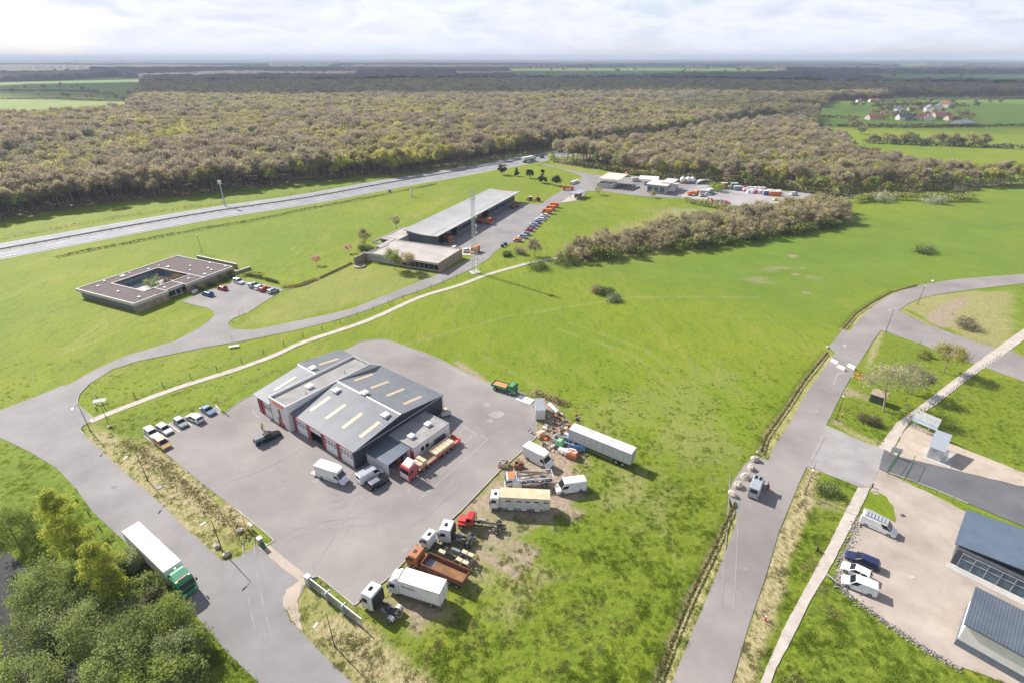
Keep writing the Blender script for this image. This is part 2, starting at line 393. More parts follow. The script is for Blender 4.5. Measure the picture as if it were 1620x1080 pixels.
def zt(x, y):
    x = np.asarray(x, float); y = np.asarray(y, float)
    z = -3.2*np.clip(-sdf(x, y, pond)/7, 0, 1)
    d = np.minimum.reduce([dline(x, y, q) for q in ditches])
    z = z-.55*np.exp(-(d/.7)**2)
    return z

# ---------------------------------------------------------------- the ground, one sheet to the horizon
def lines(parts):
    r = []
    for a, b, s in parts: r += list(np.arange(a, b, s))
    return np.array(r)
gx = np.concatenate([[-60000, -30000, -14000, -7000, -4000], lines([(-2600, -1400, 100), (-1400, -700, 40), (-700, -300, 12), (-300, -130, 4), (-130, 130, .8), (130, 300, 4), (300, 700, 12), (700, 1400, 40), (1400, 2600, 100)]), [2600, 4000, 7000, 14000, 30000, 60000]])
gy = np.concatenate([[-400, -100, 0], lines([(20, 36, 3), (36, 200, .8), (200, 330, 1.6), (330, 480, 4), (480, 900, 10), (900, 1400, 20), (1400, 3200, 60)]), [3200, 4000, 5500, 8000, 12000, 20000, 40000, 80000]])
X, Y = np.meshgrid(gx, gy); nx_, ny_ = len(gx), len(gy)
near = (Y < 340) & (np.abs(X) < 330)
Z = np.zeros_like(X); Z[near] = zt(X[near], Y[near])
Z[near] -= fbm(X[near], Y[near], 9)*.12
V = np.stack([X.ravel(), Y.ravel(), Z.ravel()], 1)
ii = np.arange(nx_*ny_).reshape(ny_, nx_); F = np.stack([ii[:-1, :-1].ravel(), ii[:-1, 1:].ravel(), ii[1:, 1:].ravel(), ii[1:, :-1].ravel()], 1)
ground = npmesh('ground', V, F, 'grass', smooth=True); ground['kind'] = 'structure'
xs, ys = X.ravel(), Y.ravel(); N = len(xs)
m1 = np.zeros((N, 4), np.float32); m1[:, 3] = 1; m2 = m1.copy()
nr = (ys < 420) & (np.abs(xs) < 420); xa, ya = xs[nr], ys[nr]
nb = fbm(xa, ya, 3.0, 4); nc = fbm(xa+90, ya, 14, 3)
def soft(P, w, n=.0, closed=True): return np.clip((-(sdf(xa, ya, P))+n*(nb-.5)*2)/w+.5, 0, 1)
def band(P, w, s=1.0, n=1.0): return np.clip(1-(dline(xa, ya, P)-w+n*(nb-.5)*3)/s, 0, 1)
dry = np.zeros(len(xa)); dirt = dry.copy(); lush = dry.copy()
mx_ = np.maximum
vergeL = GL([(127, 680), (132.8, 687), (202, 751.7), (263, 804), (324, 863), (353.6, 887), (380, 880), (404, 863), (399, 827), (371.7, 804), (324, 768), (260.6, 715.6), (227, 691), (180, 690), (150, 668)])
dry = mx_(dry, .35*soft(vergeL, 1, .5))
dry = mx_(dry, .85*band(GL([(150, 692), (190, 722), (262, 790), (300, 828), (335, 862)]), 1.3, 1.4))
dry = mx_(dry, .95*band(GL([(230, 715), (262, 745), (300, 778), (345, 812), (372, 838)]), 2.0, 1.2, 1.4))
dry = mx_(dry, .9*band(GL([(520, 990), (570, 1035), (640, 1085), (700, 1130)]), 2.0, 1.6, 1.6))
dry = mx_(dry, .5*band(GL([(480, 950), (500, 1000), (540, 1040), (600, 1100)]), 2.5, 2))
vr = GL([(1284, 745), (1273, 788), (1243, 851), (1220.5, 926), (1204, 996), (1175, 1060), (1150, 1120)])
dry = mx_(dry, .95*band(vr, 1.0, .8, .5))
for q in (GL([(1316, 564), (1290, 600), (1262, 645), (1236, 685), (1212, 722)]), GL([(1166, 812), (1138, 880), (1105, 950), (1056, 1078)]), GL([(1352, 512), (1372, 492), (1400, 474)]), GL([(1330, 675), (1360, 690), (1385, 702)]), GL([(1395, 522), (1385, 545), (1372, 580)]), GL([(1425, 490), (1460, 508), (1500, 528), (1540, 542)]), GL([(1430, 487), (1470, 470), (1540, 462)])):
    dry = mx_(dry, .7*band(q, .35, .7, .4))
for u, v, r, k in ((820, 935, 4, .7), (850, 905, 3, .5), (1000, 780, 6, .35), (760, 915, 4, .4), (905, 745, 3, .6), (1345, 620, 3, .5), (1330, 800, 2, .6), (700, 975, 3, .3), (1100, 700, 8, .25)):
    c = G(u, v); dry = mx_(dry, k*np.clip(1.4-np.hypot(xa-c[0], ya-c[1])/r+(nb-.5)*2.2, 0, 1))
lushP = GL([(400, 1300), (470, 1000), (560, 965), (640, 990), (720, 960), (800, 890), (900, 800), (1000, 730), (1120, 700), (1205, 716), (1170, 790), (1040, 1080), (980, 1400)])
lush = mx_(lush, .75*soft(lushP, 14, 4))
lush = mx_(lush, 1.0*soft(GL([(1313, 905), (1334, 938), (1376, 966), (1418, 997), (1473, 1034), (1530, 1065), (1620, 1100), (1600, 1300), (1130, 1300), (1226, 1060), (1260, 996), (1282, 949)]), 1.5, 1))
lush = mx_(lush, .8*soft(GL([(1284, 745), (1340, 765), (1352, 775), (1309, 863), (1270, 935), (1235, 995), (1205, 1060), (1150, 1200), (1120, 1200), (1190, 1050), (1250, 880), (1278, 800)]), 1.5, 1))
lush = mx_(lush, .6*soft(GL([(1390, 525), (1530, 575), (1531, 590), (1418, 669), (1385, 700), (1312, 672), (1345, 620)]), 5, 3))
lush = mx_(lush, .6*soft(GL([(1530, 600), (1440, 665), (1450, 690), (1530, 725), (1640, 740), (1640, 600)]), 2, 2))
lush = mx_(lush, .85*soft(GL([(150, 668), (344, 640), (400, 600), (440, 585), (380, 620), (320, 640), (228, 684), (262, 720), (330, 775), (300, 780), (215, 715)]), 2, 2))
lush = mx_(lush, .45*band(GL([(150, 655), (274, 607), (385, 572), (480, 533), (600, 490)]), .6, .8, .5))
lush = mx_(lush, .9*soft(GL([(-300, 720), (60, 735), (180, 845), (300, 975), (410, 1080), (500, 1200), (-300, 1300)]), 2, 2)*.7)
dirtP = GL([(560, 957), (585, 975), (620, 1000), (655, 985), (690, 965), (735, 930), (790, 880), (850, 850), (905, 812), (925, 770), (905, 735), (935, 700), (905, 672), (885, 640), (868, 624), (842, 620), (852, 690), (828, 711), (754, 780), (692, 841), (635, 892)])
dirt = mx_(dirt, np.clip(soft(dirtP, 2.5, 4.2)-.45*np.clip((nc-.45)*6, 0, 1), 0, 1))
for q, w in ((GL([(770, 850), (800, 868), (830, 885)]), .5), (GL([(750, 868), (780, 885), (815, 905)]), .5), (GL([(775, 840), (815, 860), (845, 872)]), .4), (GL([(722, 572), (771, 606), (822, 622), (845, 640)]), .5)):
    dirt = mx_(dirt, .9*band(q, w, .7, .6))
for u, v, rx, ry, k in ((1253, 405, 1.5, .8, .9), (1256, 434, 1.6, .9, .9), (1276, 463, 1.6, 1.0, .9), (1195, 441, 4, 2, .4), (1216, 428, 5, 1.5, .4), (1240, 424, 5, 1.5, .5), (1205, 446, 3, 1.5, .35), (1285, 438, 3, 2, .35), (1345, 622, 3, 1.5, .6), (1075, 335, 14, 10, .35), (1325, 668, .9, .7, .8), (1290, 795, 3, 1, .5)):
    c = G(u, v); dirt = mx_(dirt, k*np.clip(1.5-np.hypot((xa-c[0])/rx, (ya-c[1])/ry)+(nb-.5)*2.6, 0, 1))
for P in ditches: dry = mx_(dry, .8*band(P, .4, .5, .4))
dirt = mx_(dirt, soft(dug, .8, .6)); dry = mx_(dry, .6*soft(GL([(1430, 487), (1470, 470), (1531, 461), (1600, 461), (1600, 560), (1531, 535)]), 2, 2))
# mown island lawn and scrub meadow are paler
dry = mx_(dry, .22*soft(GL([(559, 418), (480, 452), (452, 466), (375, 515), (441, 512), (600, 468), (700, 430)]), 3, 2))
dry = mx_(dry, .38*soft(GL([(1067, 331), (973, 360), (900, 420), (1126, 392), (1260, 350), (1190, 335)]), 8, 4))
dry = mx_(dry, .30*soft(GL([(875, 259), (949, 270), (944, 278), (913, 272), (880, 264)]), 4, 2))
for k in range(6):
    c = G(905+45*k, 690-18*k); dry = mx_(dry, .16*np.clip(1.4-np.hypot(xa-c[0], ya-c[1])/7+(nb-.5)*2.5, 0, 1))
for q in (GL([(880, 520), (1000, 560), (1100, 640), (1140, 700)]), GL([(900, 510), (1020, 552), (1118, 632), (1155, 690)]), GL([(640, 545), (800, 500), (1000, 470), (1200, 470)]), GL([(760, 560), (900, 640), (1010, 760), (1080, 900)]), GL([(95, 560), (200, 520), (300, 505)]), GL([(450, 420), (600, 370), (740, 300)])): dry = mx_(dry, .20*band(q, .3, .5, .5))
m1[nr, 0] = dry; m1[nr, 1] = dirt; m1[nr, 2] = lush
# the wide field turns a cooler green to the right
m2[nr, 1] = .75*np.clip(soft(GL([(900, 420), (1330, 360), (1620, 300), (1700, 440), (1531, 440), (1410, 462), (1330, 520), (1200, 500)]), 60, 25), 0, 1)*1.0
fw = in_forest(xs, ys) & (ys < 2450); m2[:, 0] = fw
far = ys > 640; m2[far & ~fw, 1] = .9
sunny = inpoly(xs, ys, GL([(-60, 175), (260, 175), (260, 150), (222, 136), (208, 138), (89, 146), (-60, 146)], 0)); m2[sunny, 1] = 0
yel = inpoly(xs, ys, GL([(-60, 121), (131, 118), (131, 111), (-60, 111)])); m2[yel, 2] = .8
for nm, arr in (('mask', m1), ('mask2', m2)):
    a = ground.data.color_attributes.new(nm, 'FLOAT_COLOR', 'POINT'); a.data.foreach_set('color', arr.ravel())

# ---------------------------------------------------------------- roads, yards, paths
rL = GL([(0, 648), (50, 629), (89, 613.6), (107.8, 608), (132, 596), (141, 607), (125.8, 623), (122.5, 634.4), (126, 643), (141, 655), (149.4, 663), (138, 669), (129, 674.5), (127, 680), (132.8, 687), (202, 751.7), (263, 804), (291, 832.8), (324, 863), (353.6, 887), (380, 880), (404, 863), (416, 862), (484.5, 919), (477, 938), (462, 952), (452, 962), (458, 980), (471, 993), (519.5, 1044), (558, 1080), (620, 1150), (430, 1150), (407.8, 1078.6), (358, 1030), (319, 984), (262, 920), (199, 858), (147, 810), (118, 770), (89, 740), (50, 716), (0, 692)])
rL = ext(rL[::-1], 0, 0)[::-1]
a0, a1 = rL[0], rL[-1]; rL = [(a0[0]-60, a0[1]+2)]+rL+[(a1[0]-60, a1[1]+2)]
sheet('road', rL, .020, 'asphalt_blue')
lane = GL([(89, 612), (107.8, 608), (149.4, 584.4), (199.4, 562), (240, 550), (274.4, 540), (298, 528), (316, 517.8), (330, 508), (338.3, 499), (338.3, 493), (330, 488.2), (302, 481.7), (288, 477), (311, 466.8), (363.5, 448.5), (372, 444.5), (393, 446), (441, 455), (448, 458.8), (439, 464.5), (393, 494), (368, 504.5), (361, 510), (361.5, 515), (370, 520.5), (399.4, 522), (441, 513.6), (480, 505.5), (520, 497), (556.4, 488.3), (602, 470), (663, 445.5), (693.9, 433.3), (718, 422.6), (739.7, 412), (748.9, 404.3), (729, 404), (716, 397), (693.5, 388), (812, 320), (839, 323), (849.6, 324.4), (858.5, 320.7), (874.8, 309.6), (889.6, 302), (910, 289), (921, 283), (919, 279), (909, 274.8), (883.7, 266.7), (863, 262), (851, 260.7), (862, 258.5), (869, 261.5), (892.6, 268), (913, 272), (944.4, 277), (985, 279), (1026, 285), (1112, 291), (1187, 297), (1216, 302), (1310, 308), (1304, 313), (1245, 321), (1215.6, 334), (1195, 332), (1156, 325), (1115, 317.4), (1079, 314), (1020, 311.5), (949, 302.6), (928, 302.6), (918, 317.5), (886.7, 321.5), (883, 328), (826, 384), (809.6, 384.4), (799, 388), (784.4, 397), (770, 412), (736.6, 430), (693.9, 448.6), (626.7, 473), (571.7, 494), (525, 508), (480, 519.5), (430, 530), (385.6, 539), (330, 548), (274, 559.4), (219, 570.6), (177, 584), (141, 606.7), (125.8, 623), (110, 640)])
sheet('access_road', lane, .026, 'asphalt_lane')
sheet('depot_yard', GL([(1075, 303), (1112, 292), (1187, 297), (1216, 302), (1310, 308), (1304, 313), (1245, 321), (1215.6, 334), (1195, 332), (1156, 325), (1115, 317.4), (1079, 314)]), .034, 'depot_ground')
yard = GL([(352, 656), (380, 634), (401, 623), (470, 590), (538, 556), (557.8, 547.8), (568, 541), (585.6, 538), (607.8, 537), (624.4, 542), (685.6, 564), (722, 582), (771, 605.5), (820.4, 621.4), (836, 630), (843, 640), (846, 655), (851, 673), (851, 687.5), (827.5, 711), (789.7, 744), (730.7, 805.6), (692, 841), (635, 892), (613.4, 914), (560, 957), (505, 912.7), (498, 912.5), (489, 917), (484.5, 919), (416, 863), (429, 857.5), (430, 851.5), (400, 826.7), (371.7, 804), (324, 768), (260.6, 715.6), (225, 689), (244, 680), (266, 668), (300, 655), (330, 646), (344, 641)])
sheet('workshop_yard', yard, .030, 'asphalt')
motor = ribbon_pts(mC, MW); sheet('motorway', motor, .05, 'asphalt_motor')
def offs(P, d):
    R = []
    for i, p in enumerate(P):
        a = P[max(i-1, 0)]; b = P[min(i+1, len(P)-1)]; L = math.dist(a, b); R.append((p[0]-(b[1]-a[1])/L*d, p[1]+(b[0]-a[0])/L*d))
    return R
mk = MB()
def strip(mb, P, w, z, on=None, off=None):
    if on is None:
        for a, b in zip(P[:-1], P[1:]):
            L = math.dist(a, b); nx, ny = -(b[1]-a[1])/L*w/2, (b[0]-a[0])/L*w/2
            mb.add([(a[0]-nx, a[1]-ny, z), (b[0]-nx, b[1]-ny, z), (b[0]+nx, b[1]+ny, z), (a[0]+nx, a[1]+ny, z)], [(0, 1, 2, 3)])
    else:
        for x, y, h in along(P, on+off):
            c, s = math.cos(h), math.sin(h); mb.add([(x+s*w/2, y-c*w/2, z), (x+c*on+s*w/2, y+s*on-c*w/2, z), (x+c*on-s*w/2, y+s*on+c*w/2, z), (x-s*w/2, y+c*w/2, z)], [(0, 1, 2, 3)])
for d in (-MW/2+1.6, -2.0, 2.0, MW/2-1.6): strip(mk, offs(mC, d), .28, .075)
for d in (-6.2, 6.2): strip(mk, offs(mC, d), .3, .075, 6, 9)
tag(mk.build('motorway_markings', 'line_paint'), kind='structure')
sheet('motorway_verge_gravel', ribbon_pts(offs(mC[:-12], -MW/2-1.2), 1.6), .03, 'kerb')
sheet('median', ribbon_pts(mC, 1.6), .06, 'concrete_path')
# right-hand road
rR = GL([(1030, 1150), (1062, 1080), (1100, 987), (1140, 890.6), (1158, 846), (1166, 818), (1158, 798), (1152, 782), (1158, 762), (1170, 745), (1180, 731), (1196, 722), (1215, 727), (1223, 707.8), (1251, 666), (1273, 624), (1306.7, 577), (1320.5, 557.8), (1309.4, 549), (1331.7, 523), (1344, 523), (1365, 499.4), (1387, 480), (1410, 466), (1450, 452), (1490, 445), (1531, 440), (1640, 432), (1640, 446), (1531, 459), (1480, 466), (1450, 474), (1437, 480), (1420.5, 492.5), (1394, 521.7), (1381.7, 538), (1356.7, 577), (1334.4, 616), (1306.7, 671.7), (1276, 737), (1265, 760), (1231.7, 840.6), (1209.4, 915.6), (1185, 985), (1157, 1080), (1135, 1150)])
sheet('right_road', rR, .020, 'asphalt')
sheet('side_road', GL([(1420.5, 492), (1473, 516), (1530, 535.5), (1640, 570), (1640, 610), (1530, 571.7), (1498, 560.6), (1459, 545), (1393, 522)]), .024, 'asphalt')
sheet('junction_apron', GL([(1306.5, 672), (1335, 684), (1365, 698), (1387, 705.5), (1400, 711), (1420, 722), (1391, 741), (1381.7, 757.8), (1379, 771), (1356.7, 769), (1340, 762), (1306.7, 749.4), (1290, 741), (1275.5, 738)]), .0245, 'patch')
sheet('access_drive', GL([(1398, 710), (1421, 721.5), (1470, 733), (1531, 748), (1640, 775), (1640, 840), (1531, 796), (1480, 774), (1440, 759), (1404, 746.7), (1390, 741)]), .028, 'asphalt_dark')
gy_ = GL([(1381.7, 757), (1391, 741.5), (1404, 748), (1440, 765), (1480, 784), (1523, 806), (1545, 812), (1640, 850), (1640, 1100), (1545, 1062), (1501, 1047), (1473, 1029), (1418, 993), (1376, 962), (1336, 935), (1322, 912), (1332, 885), (1345, 850), (1361, 818), (1368, 800), (1378, 778), (1380, 770)])
sheet('gravel_yard', gy_, .018, 'gravel', jitter=.25)
sheet('grass_wedge', GL([(1374, 779), (1386, 776), (1401, 785), (1412, 800), (1417, 815), (1416, 826), (1400, 818), (1378, 806), (1366, 802)]), .026, 'grass', jitter=.3)
sheet('footpath', GL([(1356.7, 769.5), (1334.4, 812.8), (1309.4, 862.8), (1270.6, 935), (1240, 990.6), (1212, 1055), (1190, 1110), (1206, 1110), (1228, 1055), (1259.4, 996), (1281.7, 949), (1312, 899), (1329, 865.6), (1365, 796), (1376, 771)]), .027, 'concrete_path', jitter=.12)
sheet('upper_footpath', GL([(1389, 706), (1417.8, 668), (1445.6, 648), (1480, 622), (1530, 584), (1600, 533), (1700, 465), (1700, 478), (1600, 552), (1530, 600), (1480, 640), (1441, 664), (1428, 682), (1413, 708), (1409, 716)]), .027, 'concrete_path', jitter=.1)
sheet('shelter_plot', GL([(1412, 718), (1428, 684), (1443, 668), (1479, 686), (1500, 700), (1531, 712), (1640, 755), (1640, 774), (1531, 748), (1470, 733), (1421, 722)]), .022, 'sand', jitter=.15)
cyc = GL([(142, 666), (191, 646), (274.4, 615), (344, 593), (385.6, 579.5), (435.6, 561), (480, 541), (580.8, 507), (663, 470.5), (724, 452), (770, 435), (822, 420), (850, 413.5), (885, 408)])
sheet('cycle_path', ribbon_pts(crom(cyc, 4), 1.9), .022, 'concrete_path', jitter=.06)
sheet('hedge_strip', ribbon_pts(GL([(452, 458), (480, 451), (520, 434), (559, 416)]), 1.3), .02, 'hedge_soil', jitter=.2)
sheet('entrance_pad', GL([(729, 404), (748.9, 404.3), (762, 396), (745, 391), (727, 393.5)]), .034, 'concrete_path')
sheet('shelter_pad', GL([(886, 321), (909, 317.5), (922, 310), (905, 308)]), .034, 'concrete_path')
sheet('field_track', GL([(1327, 317), (1360, 311), (1410, 303), (1408, 301), (1355, 308), (1323, 312.5)]), .03, 'concrete_path')
sheet('gate_sill', ribbon_pts(GL([(414, 862), (486, 920)]), 1.3), .036, 'sand', jitter=.15)
sheet('gate_rail', ribbon_pts(GL([(412, 859.5), (486, 918.5)]), .22), .042, 'kerb')
sheet('entrance_dust', GL([(480, 915), (470, 950), (478, 998), (462, 980), (448, 960), (452, 930)]), .038, 'sand', jitter=.4)
for P in ([(300, 655), (331, 646), (344, 641)], ): pass
sheet('water', [(-120, 10), (-40, 10), (-40, 60), (-80, 75), (-120, 75)], -1.6, 'tar')
# kerbs, cast as raised bands
kb = MB()
def kerb(mb, P, w=.16, h=.12):
    for a, b in zip(P[:-1], P[1:]):
        L = math.dist(a, b)
        if L < .05: continue
        c, s = (b[0]-a[0])/L, (b[1]-a[1])/L; nx, ny = -s*w/2, c*w/2
        mb.add([(a[0]-nx, a[1]-ny, -.05), (b[0]-nx, b[1]-ny, -.05), (b[0]+nx, b[1]+ny, -.05), (a[0]+nx, a[1]+ny, -.05), (a[0]-nx, a[1]-ny, h), (b[0]-nx, b[1]-ny, h), (b[0]+nx, b[1]+ny, h), (a[0]+nx, a[1]+ny, h)], [(4, 5, 6, 7), (0, 1, 5, 4), (1, 2, 6, 5), (2, 3, 7, 6), (3, 0, 4, 7)])
kerb(kb, GL([(560, 957), (613.4, 914), (635, 892), (692, 841), (730.7, 805.6), (789.7, 744), (827.5, 711), (851, 687.5)]), .2)
kerb(kb, crom(GL([(557.8, 547.8), (568, 541), (585.6, 538), (607.8, 537), (624.4, 542), (685.6, 564), (722, 582), (771, 605.5), (820.4, 621.4), (836, 630)]), 4), .18)
kerb(kb, GL([(401, 623), (380, 634), (352, 656)]), .16)
kerb(kb, crom(GL([(371.7, 804), (400, 826.7), (430, 851.5), (430, 857), (418, 864)]), 3), .2)
kerb(kb, crom(GL([(486, 919), (492, 914), (500, 912), (508, 915), (560, 957)]), 3), .2)
kerb(kb, crom(GL([(141, 607), (125.8, 623), (122.5, 634.4), (126, 643), (141, 655), (149.4, 663)]), 4), .16)
kerb(kb, crom(GL([(138, 669), (129, 674.5), (127, 680), (132.8, 687)]), 4), .16)
kerb(kb, crom(GL([(298, 528), (316, 517.8), (330, 508), (338.3, 499), (338.3, 493), (330, 488.2)]), 4), .12, .08)
kerb(kb, GL([(1421, 721.5), (1470, 733), (1531, 748)]), .12, .06)
kerb(kb, GL([(1404, 746.7), (1440, 759), (1480, 774), (1531, 796)]), .25, .1)
kerb(kb, GL([(399, 648), (402, 655), (411, 662)]), .2, .1)
tag(kb.build('kerbs', 'kerb'), kind='structure')
# painted bays and lines
pb = MB()
for a, b in (((267, 670), (283.5, 682.5)), ((297, 668), (303.5, 672.5)), ((340, 640), (349, 648)), ((324, 662), (331.5, 658.5)), ((253, 685), (264, 694)), ((334, 657), (350, 648))): strip(pb, GL([a, b]), .12, .046)
tag(pb.build('bay_markings', 'line_paint'), kind='structure')
pb = MB()
z3 = lambda x, y: (600+x/6.353, 620+y/6.353)
for L in ([z3(760, 280), z3(860, 355), z3(965, 415), z3(1088, 472), z3(510, 985), z3(400, 1075)], [z3(965, 415), z3(275, 1005)], [z3(860, 355), z3(800, 410)]): strip(pb, GL(L), .12, .046)
strip(pb, GL([(632, 548), (685, 568), (720, 586), (772, 609)]), .10, .046)
tag(pb.build('yard_markings', 'worn_paint'), kind='structure')
pb = MB(); strip(pb, GL([(1250, 770), (1290, 690), (1322, 625)]), .1, .04, 2.5, 3.5)
# cracks, joints and seams in the surfacing
rr = random.Random(3); cr_ = MB()
for a, b in (((1281.7, 733.5), (1306, 690)),):
    P = GL([a, b]); strip(cr_, P, .04, .042)
for (u, v, h, L) in ((600, 860, 2.2, 9), (740, 650, .9, 10), (1250, 700, 1.2, 12), (1180, 950, 1.15, 14), (150, 740, 2.4, 12)):
    x, y = G(u, v); P = [(x, y)]
    for _ in range(int(L/.6)): h += rr.uniform(-.35, .35); x += .6*math.cos(h); y += .6*math.sin(h); P.append((x, y))
    strip(cr_, P, .018, .043)
tm = MB(); rr = random.Random(17)
for u, v, h, k, L in ((500, 900, 1.2, .02, 24), (450, 850, .6, -.05, 20), (640, 830, .7, .03, 18), (760, 690, 2.0, .06, 16), (520, 800, .2, .07, 16), (350, 760, .4, .04, 15), (420, 1010, 2.2, -.01, 20), (1150, 960, 1.15, .0, 30), (660, 600, 2.6, .05, 14)):
    x, y = G(u, v); P = [(x, y)]
    for _ in range(int(L)): h += k+rr.uniform(-.015, .015); x += math.cos(h); y += math.sin(h); P.append((x, y))
    for o_ in (-.85, .85): zk = .038+.0012*(len(tm.f) % 97)/9; strip(tm, offs(P, o_), .2, zk)
tag(tm.build('tyre_marks', 'tyre_mark'), kind='structure')
for k, (u, v, s) in enumerate(((785, 655, 2.2), (770, 640, 1.2), (775, 665, 1.0), (640, 870, .8), (500, 760, 1.0), (590, 800, .7), (450, 760, .9), (1330, 590, 1.6), (1285, 650, 1.4), (1180, 900, .6), (250, 770, 1.0), (180, 770, .7))):
    x, y = G(u, v); tag(sheet('stain', [(x+s*(.6+.5*noise.noise(Vector((i*.9, k*3.1, 0))))*math.cos(i*.5236)*1.3, y+s*(.6+.5*noise.noise(Vector((i*.9, k*3.1, 5))))*math.sin(i*.5236)) for i in range(12)], .044+k*.0004, 'patch' if k < 5 or k in (7, 8) else 'tyre_mark', jitter=.1), kind='structure')
tag(cr_.build('surface_cracks', 'tar'), kind='structure')
pp = MB(); strip(pp, crom(GL([(1330, 588), (1322, 596), (1318, 608)]), 4), .22, .04); strip(pp, GL([(1334, 545), (1337, 549)]), .6, .041)
tag(pp.build('white_spill', 'worn_paint'), kind='structure')
M['waterm'] = m = bpy.data.materials.new('water'); m.use_nodes = True
b = m.node_tree.nodes['Principled BSDF']; b.inputs['Base Color'].default_value = (.012, .016, .018, 1); b.inputs['Roughness'].default_value = .04; b.inputs['Specular IOR Level'].default_value = .3
nt = m.node_tree; g = nt.nodes.new('ShaderNodeNewGeometry'); t = nt.nodes.new('ShaderNodeTexNoise'); t.inputs['Scale'].default_value = 1.4; nt.links.new(g.outputs['Position'], t.inputs['Vector']); bp = nt.nodes.new('ShaderNodeBump'); bp.inputs['Strength'].default_value = .12; nt.links.new(t.outputs[0], bp.inputs['Height']); nt.links.new(bp.outputs[0], b.inputs['Normal'])
bpy.data.objects['water'].data.materials.clear(); bpy.data.objects['water'].data.materials.append(m)
# ---------------------------------------------------------------- vegetation
def leafmat(name, c, c2, rnd=.18, trans=.25, patch=None, scale=.35):
    m = mat(name, c, .75, scale=scale, c2=c2, spec=.12, detail=3, rnd=rnd, coord='W'); n, l = m.node_tree.nodes, m.node_tree.links
    b = n['Principled BSDF']
    if patch:
        src = b.inputs['Base Color'].links[0].from_socket
        g = n.new('ShaderNodeNewGeometry'); t = n.new('ShaderNodeTexNoise'); t.inputs['Scale'].default_value = .018; t.inputs['Detail'].default_value = 4; l.new(g.outputs['Position'], t.inputs['Vector'])
        r = n.new('ShaderNodeMapRange'); r.inputs[1].default_value = .42; r.inputs[2].default_value = .6; l.new(t.outputs[0], r.inputs[0])
        mx = n.new('ShaderNodeMix'); mx.data_type = 'RGBA'; mx.blend_type = 'MULTIPLY'; mx.inputs[7].default_value = (*patch, 1); l.new(r.outputs[0], mx.inputs[0]); l.new(src, mx.inputs[6]); l.new(mx.outputs[2], b.inputs['Base Color'])
    if trans:
        tr = n.new('ShaderNodeBsdfTranslucent'); ms = n.new('ShaderNodeMixShader'); ms.inputs[0].default_value = trans
        l.new(b.inputs['Base Color'].links[0].from_socket, tr.inputs[0]); l.new(b.outputs[0], ms.inputs[1]); l.new(tr.outputs[0], ms.inputs[2]); l.new(ms.outputs[0], n['Material Output'].inputs[0])
    return m
mat('bark', (.19, .155, .12), .9, scale=3, c2=(.32, .27, .215), rnd=.15)
mat('bark_pale', (.22, .17, .13), .9, scale=3, c2=(.33, .27, .21))
leafmat('twig', (.27, .215, .155), (.45, .37, .265), .28, .45, (.9, .98, .98))
leafmat('twig_pink', (.32, .265, .19), (.52, .44, .32), .22, .45)
leafmat('bud', (.35, .34, .07), (.56, .53, .13), .25, .45)
leafmat('bud_green', (.22, .30, .04), (.38, .46, .08), .15, .45)
leafmat('leaf_dark', (.08, .11, .035), (.15, .19, .06), .15, .3)
leafmat('leaf_willow', (.19, .245, .06), (.36, .42, .12), .12, .45)
leafmat('leaf_grey', (.27, .31, .15), (.42, .46, .24), .12, .45)
leafmat('leaf_poplar', (.33, .36, .05), (.50, .52, .09), .08, .5)
leafmat('leaf_pine', (.022, .040, .016), (.045, .070, .028), .1, .1)
leafmat('blossom', (.42, .40, .33), (.62, .59, .52), .1, .2)
leafmat('pink_blossom', (.70, .26, .30), (.85, .42, .46), .1, .4)
leafmat('rust_leaf', (.20, .11, .05), (.30, .18, .08), .1, .2)
def crown_np(seed, rx, ry, rz, cz, n, size, clumps=16, kind='leaf', shape='round', low=.15, cr=.42):
    """many small faces gathered in clumps through the crown; returns verts, quads"""
    r = np.random.default_rng(seed)
    th = r.uniform(0, 2*np.pi, clumps); u = r.uniform(-1+low*2, 1, clumps) if shape != 'cone' else r.uniform(-1, 1, clumps)
    k = r.uniform(.45, .95, clumps)**.6
    w = np.sqrt(1-u*u)
    if shape == 'cone': w = (1-u)/2*.9+.06; k = r.uniform(.3, 1, clumps)
    if shape == 'column': w = np.clip(1.15-np.abs(u)**2.2, .25, 1); k = r.uniform(.2, .95, clumps)
    if shape == 'flat': w = np.sqrt(1-u*u*.6)
    C = np.stack([rx*w*k*np.cos(th), ry*w*k*np.sin(th), cz+rz*u*(k if shape == 'round' else 1)*.92], 1)
    R = r.uniform(.7, 1.25, clumps)*cr*min(rx, ry)*(.7 if shape in ('cone',) else 1)
    ci = r.integers(0, clumps, n); d = r.normal(size=(n, 3)); d /= np.linalg.norm(d, axis=1)[:, None]
    rad = R[ci]*r.uniform(.05, 1.45, n)**.75
    P = C[ci]+d*rad[:, None]*np.array([1, 1, .8])
    P[:, 2] = np.maximum(P[:, 2], .15)
    if kind == 'twig':
        a = d+np.array([0, 0, .45])+r.normal(size=(n, 3))*.45; a /= np.linalg.norm(a, axis=1)[:, None]
        b = np.cross(a, r.normal(size=(n, 3))); b /= np.linalg.norm(b, axis=1)[:, None]+1e-9
        L = size*r.uniform(.7, 1.5, n)[:, None]; wd = size*.10*r.uniform(.7, 1.4, n)[:, None]
        V = np.stack([P-a*L*.5, P+b*wd, P+a*L*.5, P-b*wd], 1)
    else:
        a = r.normal(size=(n, 3))*.75+d*.4; a /= np.linalg.norm(a, axis=1)[:, None]
        b = np.cross(a, r.normal(size=(n, 3))); b /= np.linalg.norm(b, axis=1)[:, None]+1e-9
        s = size*r.uniform(.6, 1.4, n)[:, None]
        V = np.stack([P-a*s*.6, P+b*s*.36, P+a*s*.6, P-b*s*.36], 1)
    return V.reshape(-1, 3), np.arange(4*n).reshape(n, 4), C
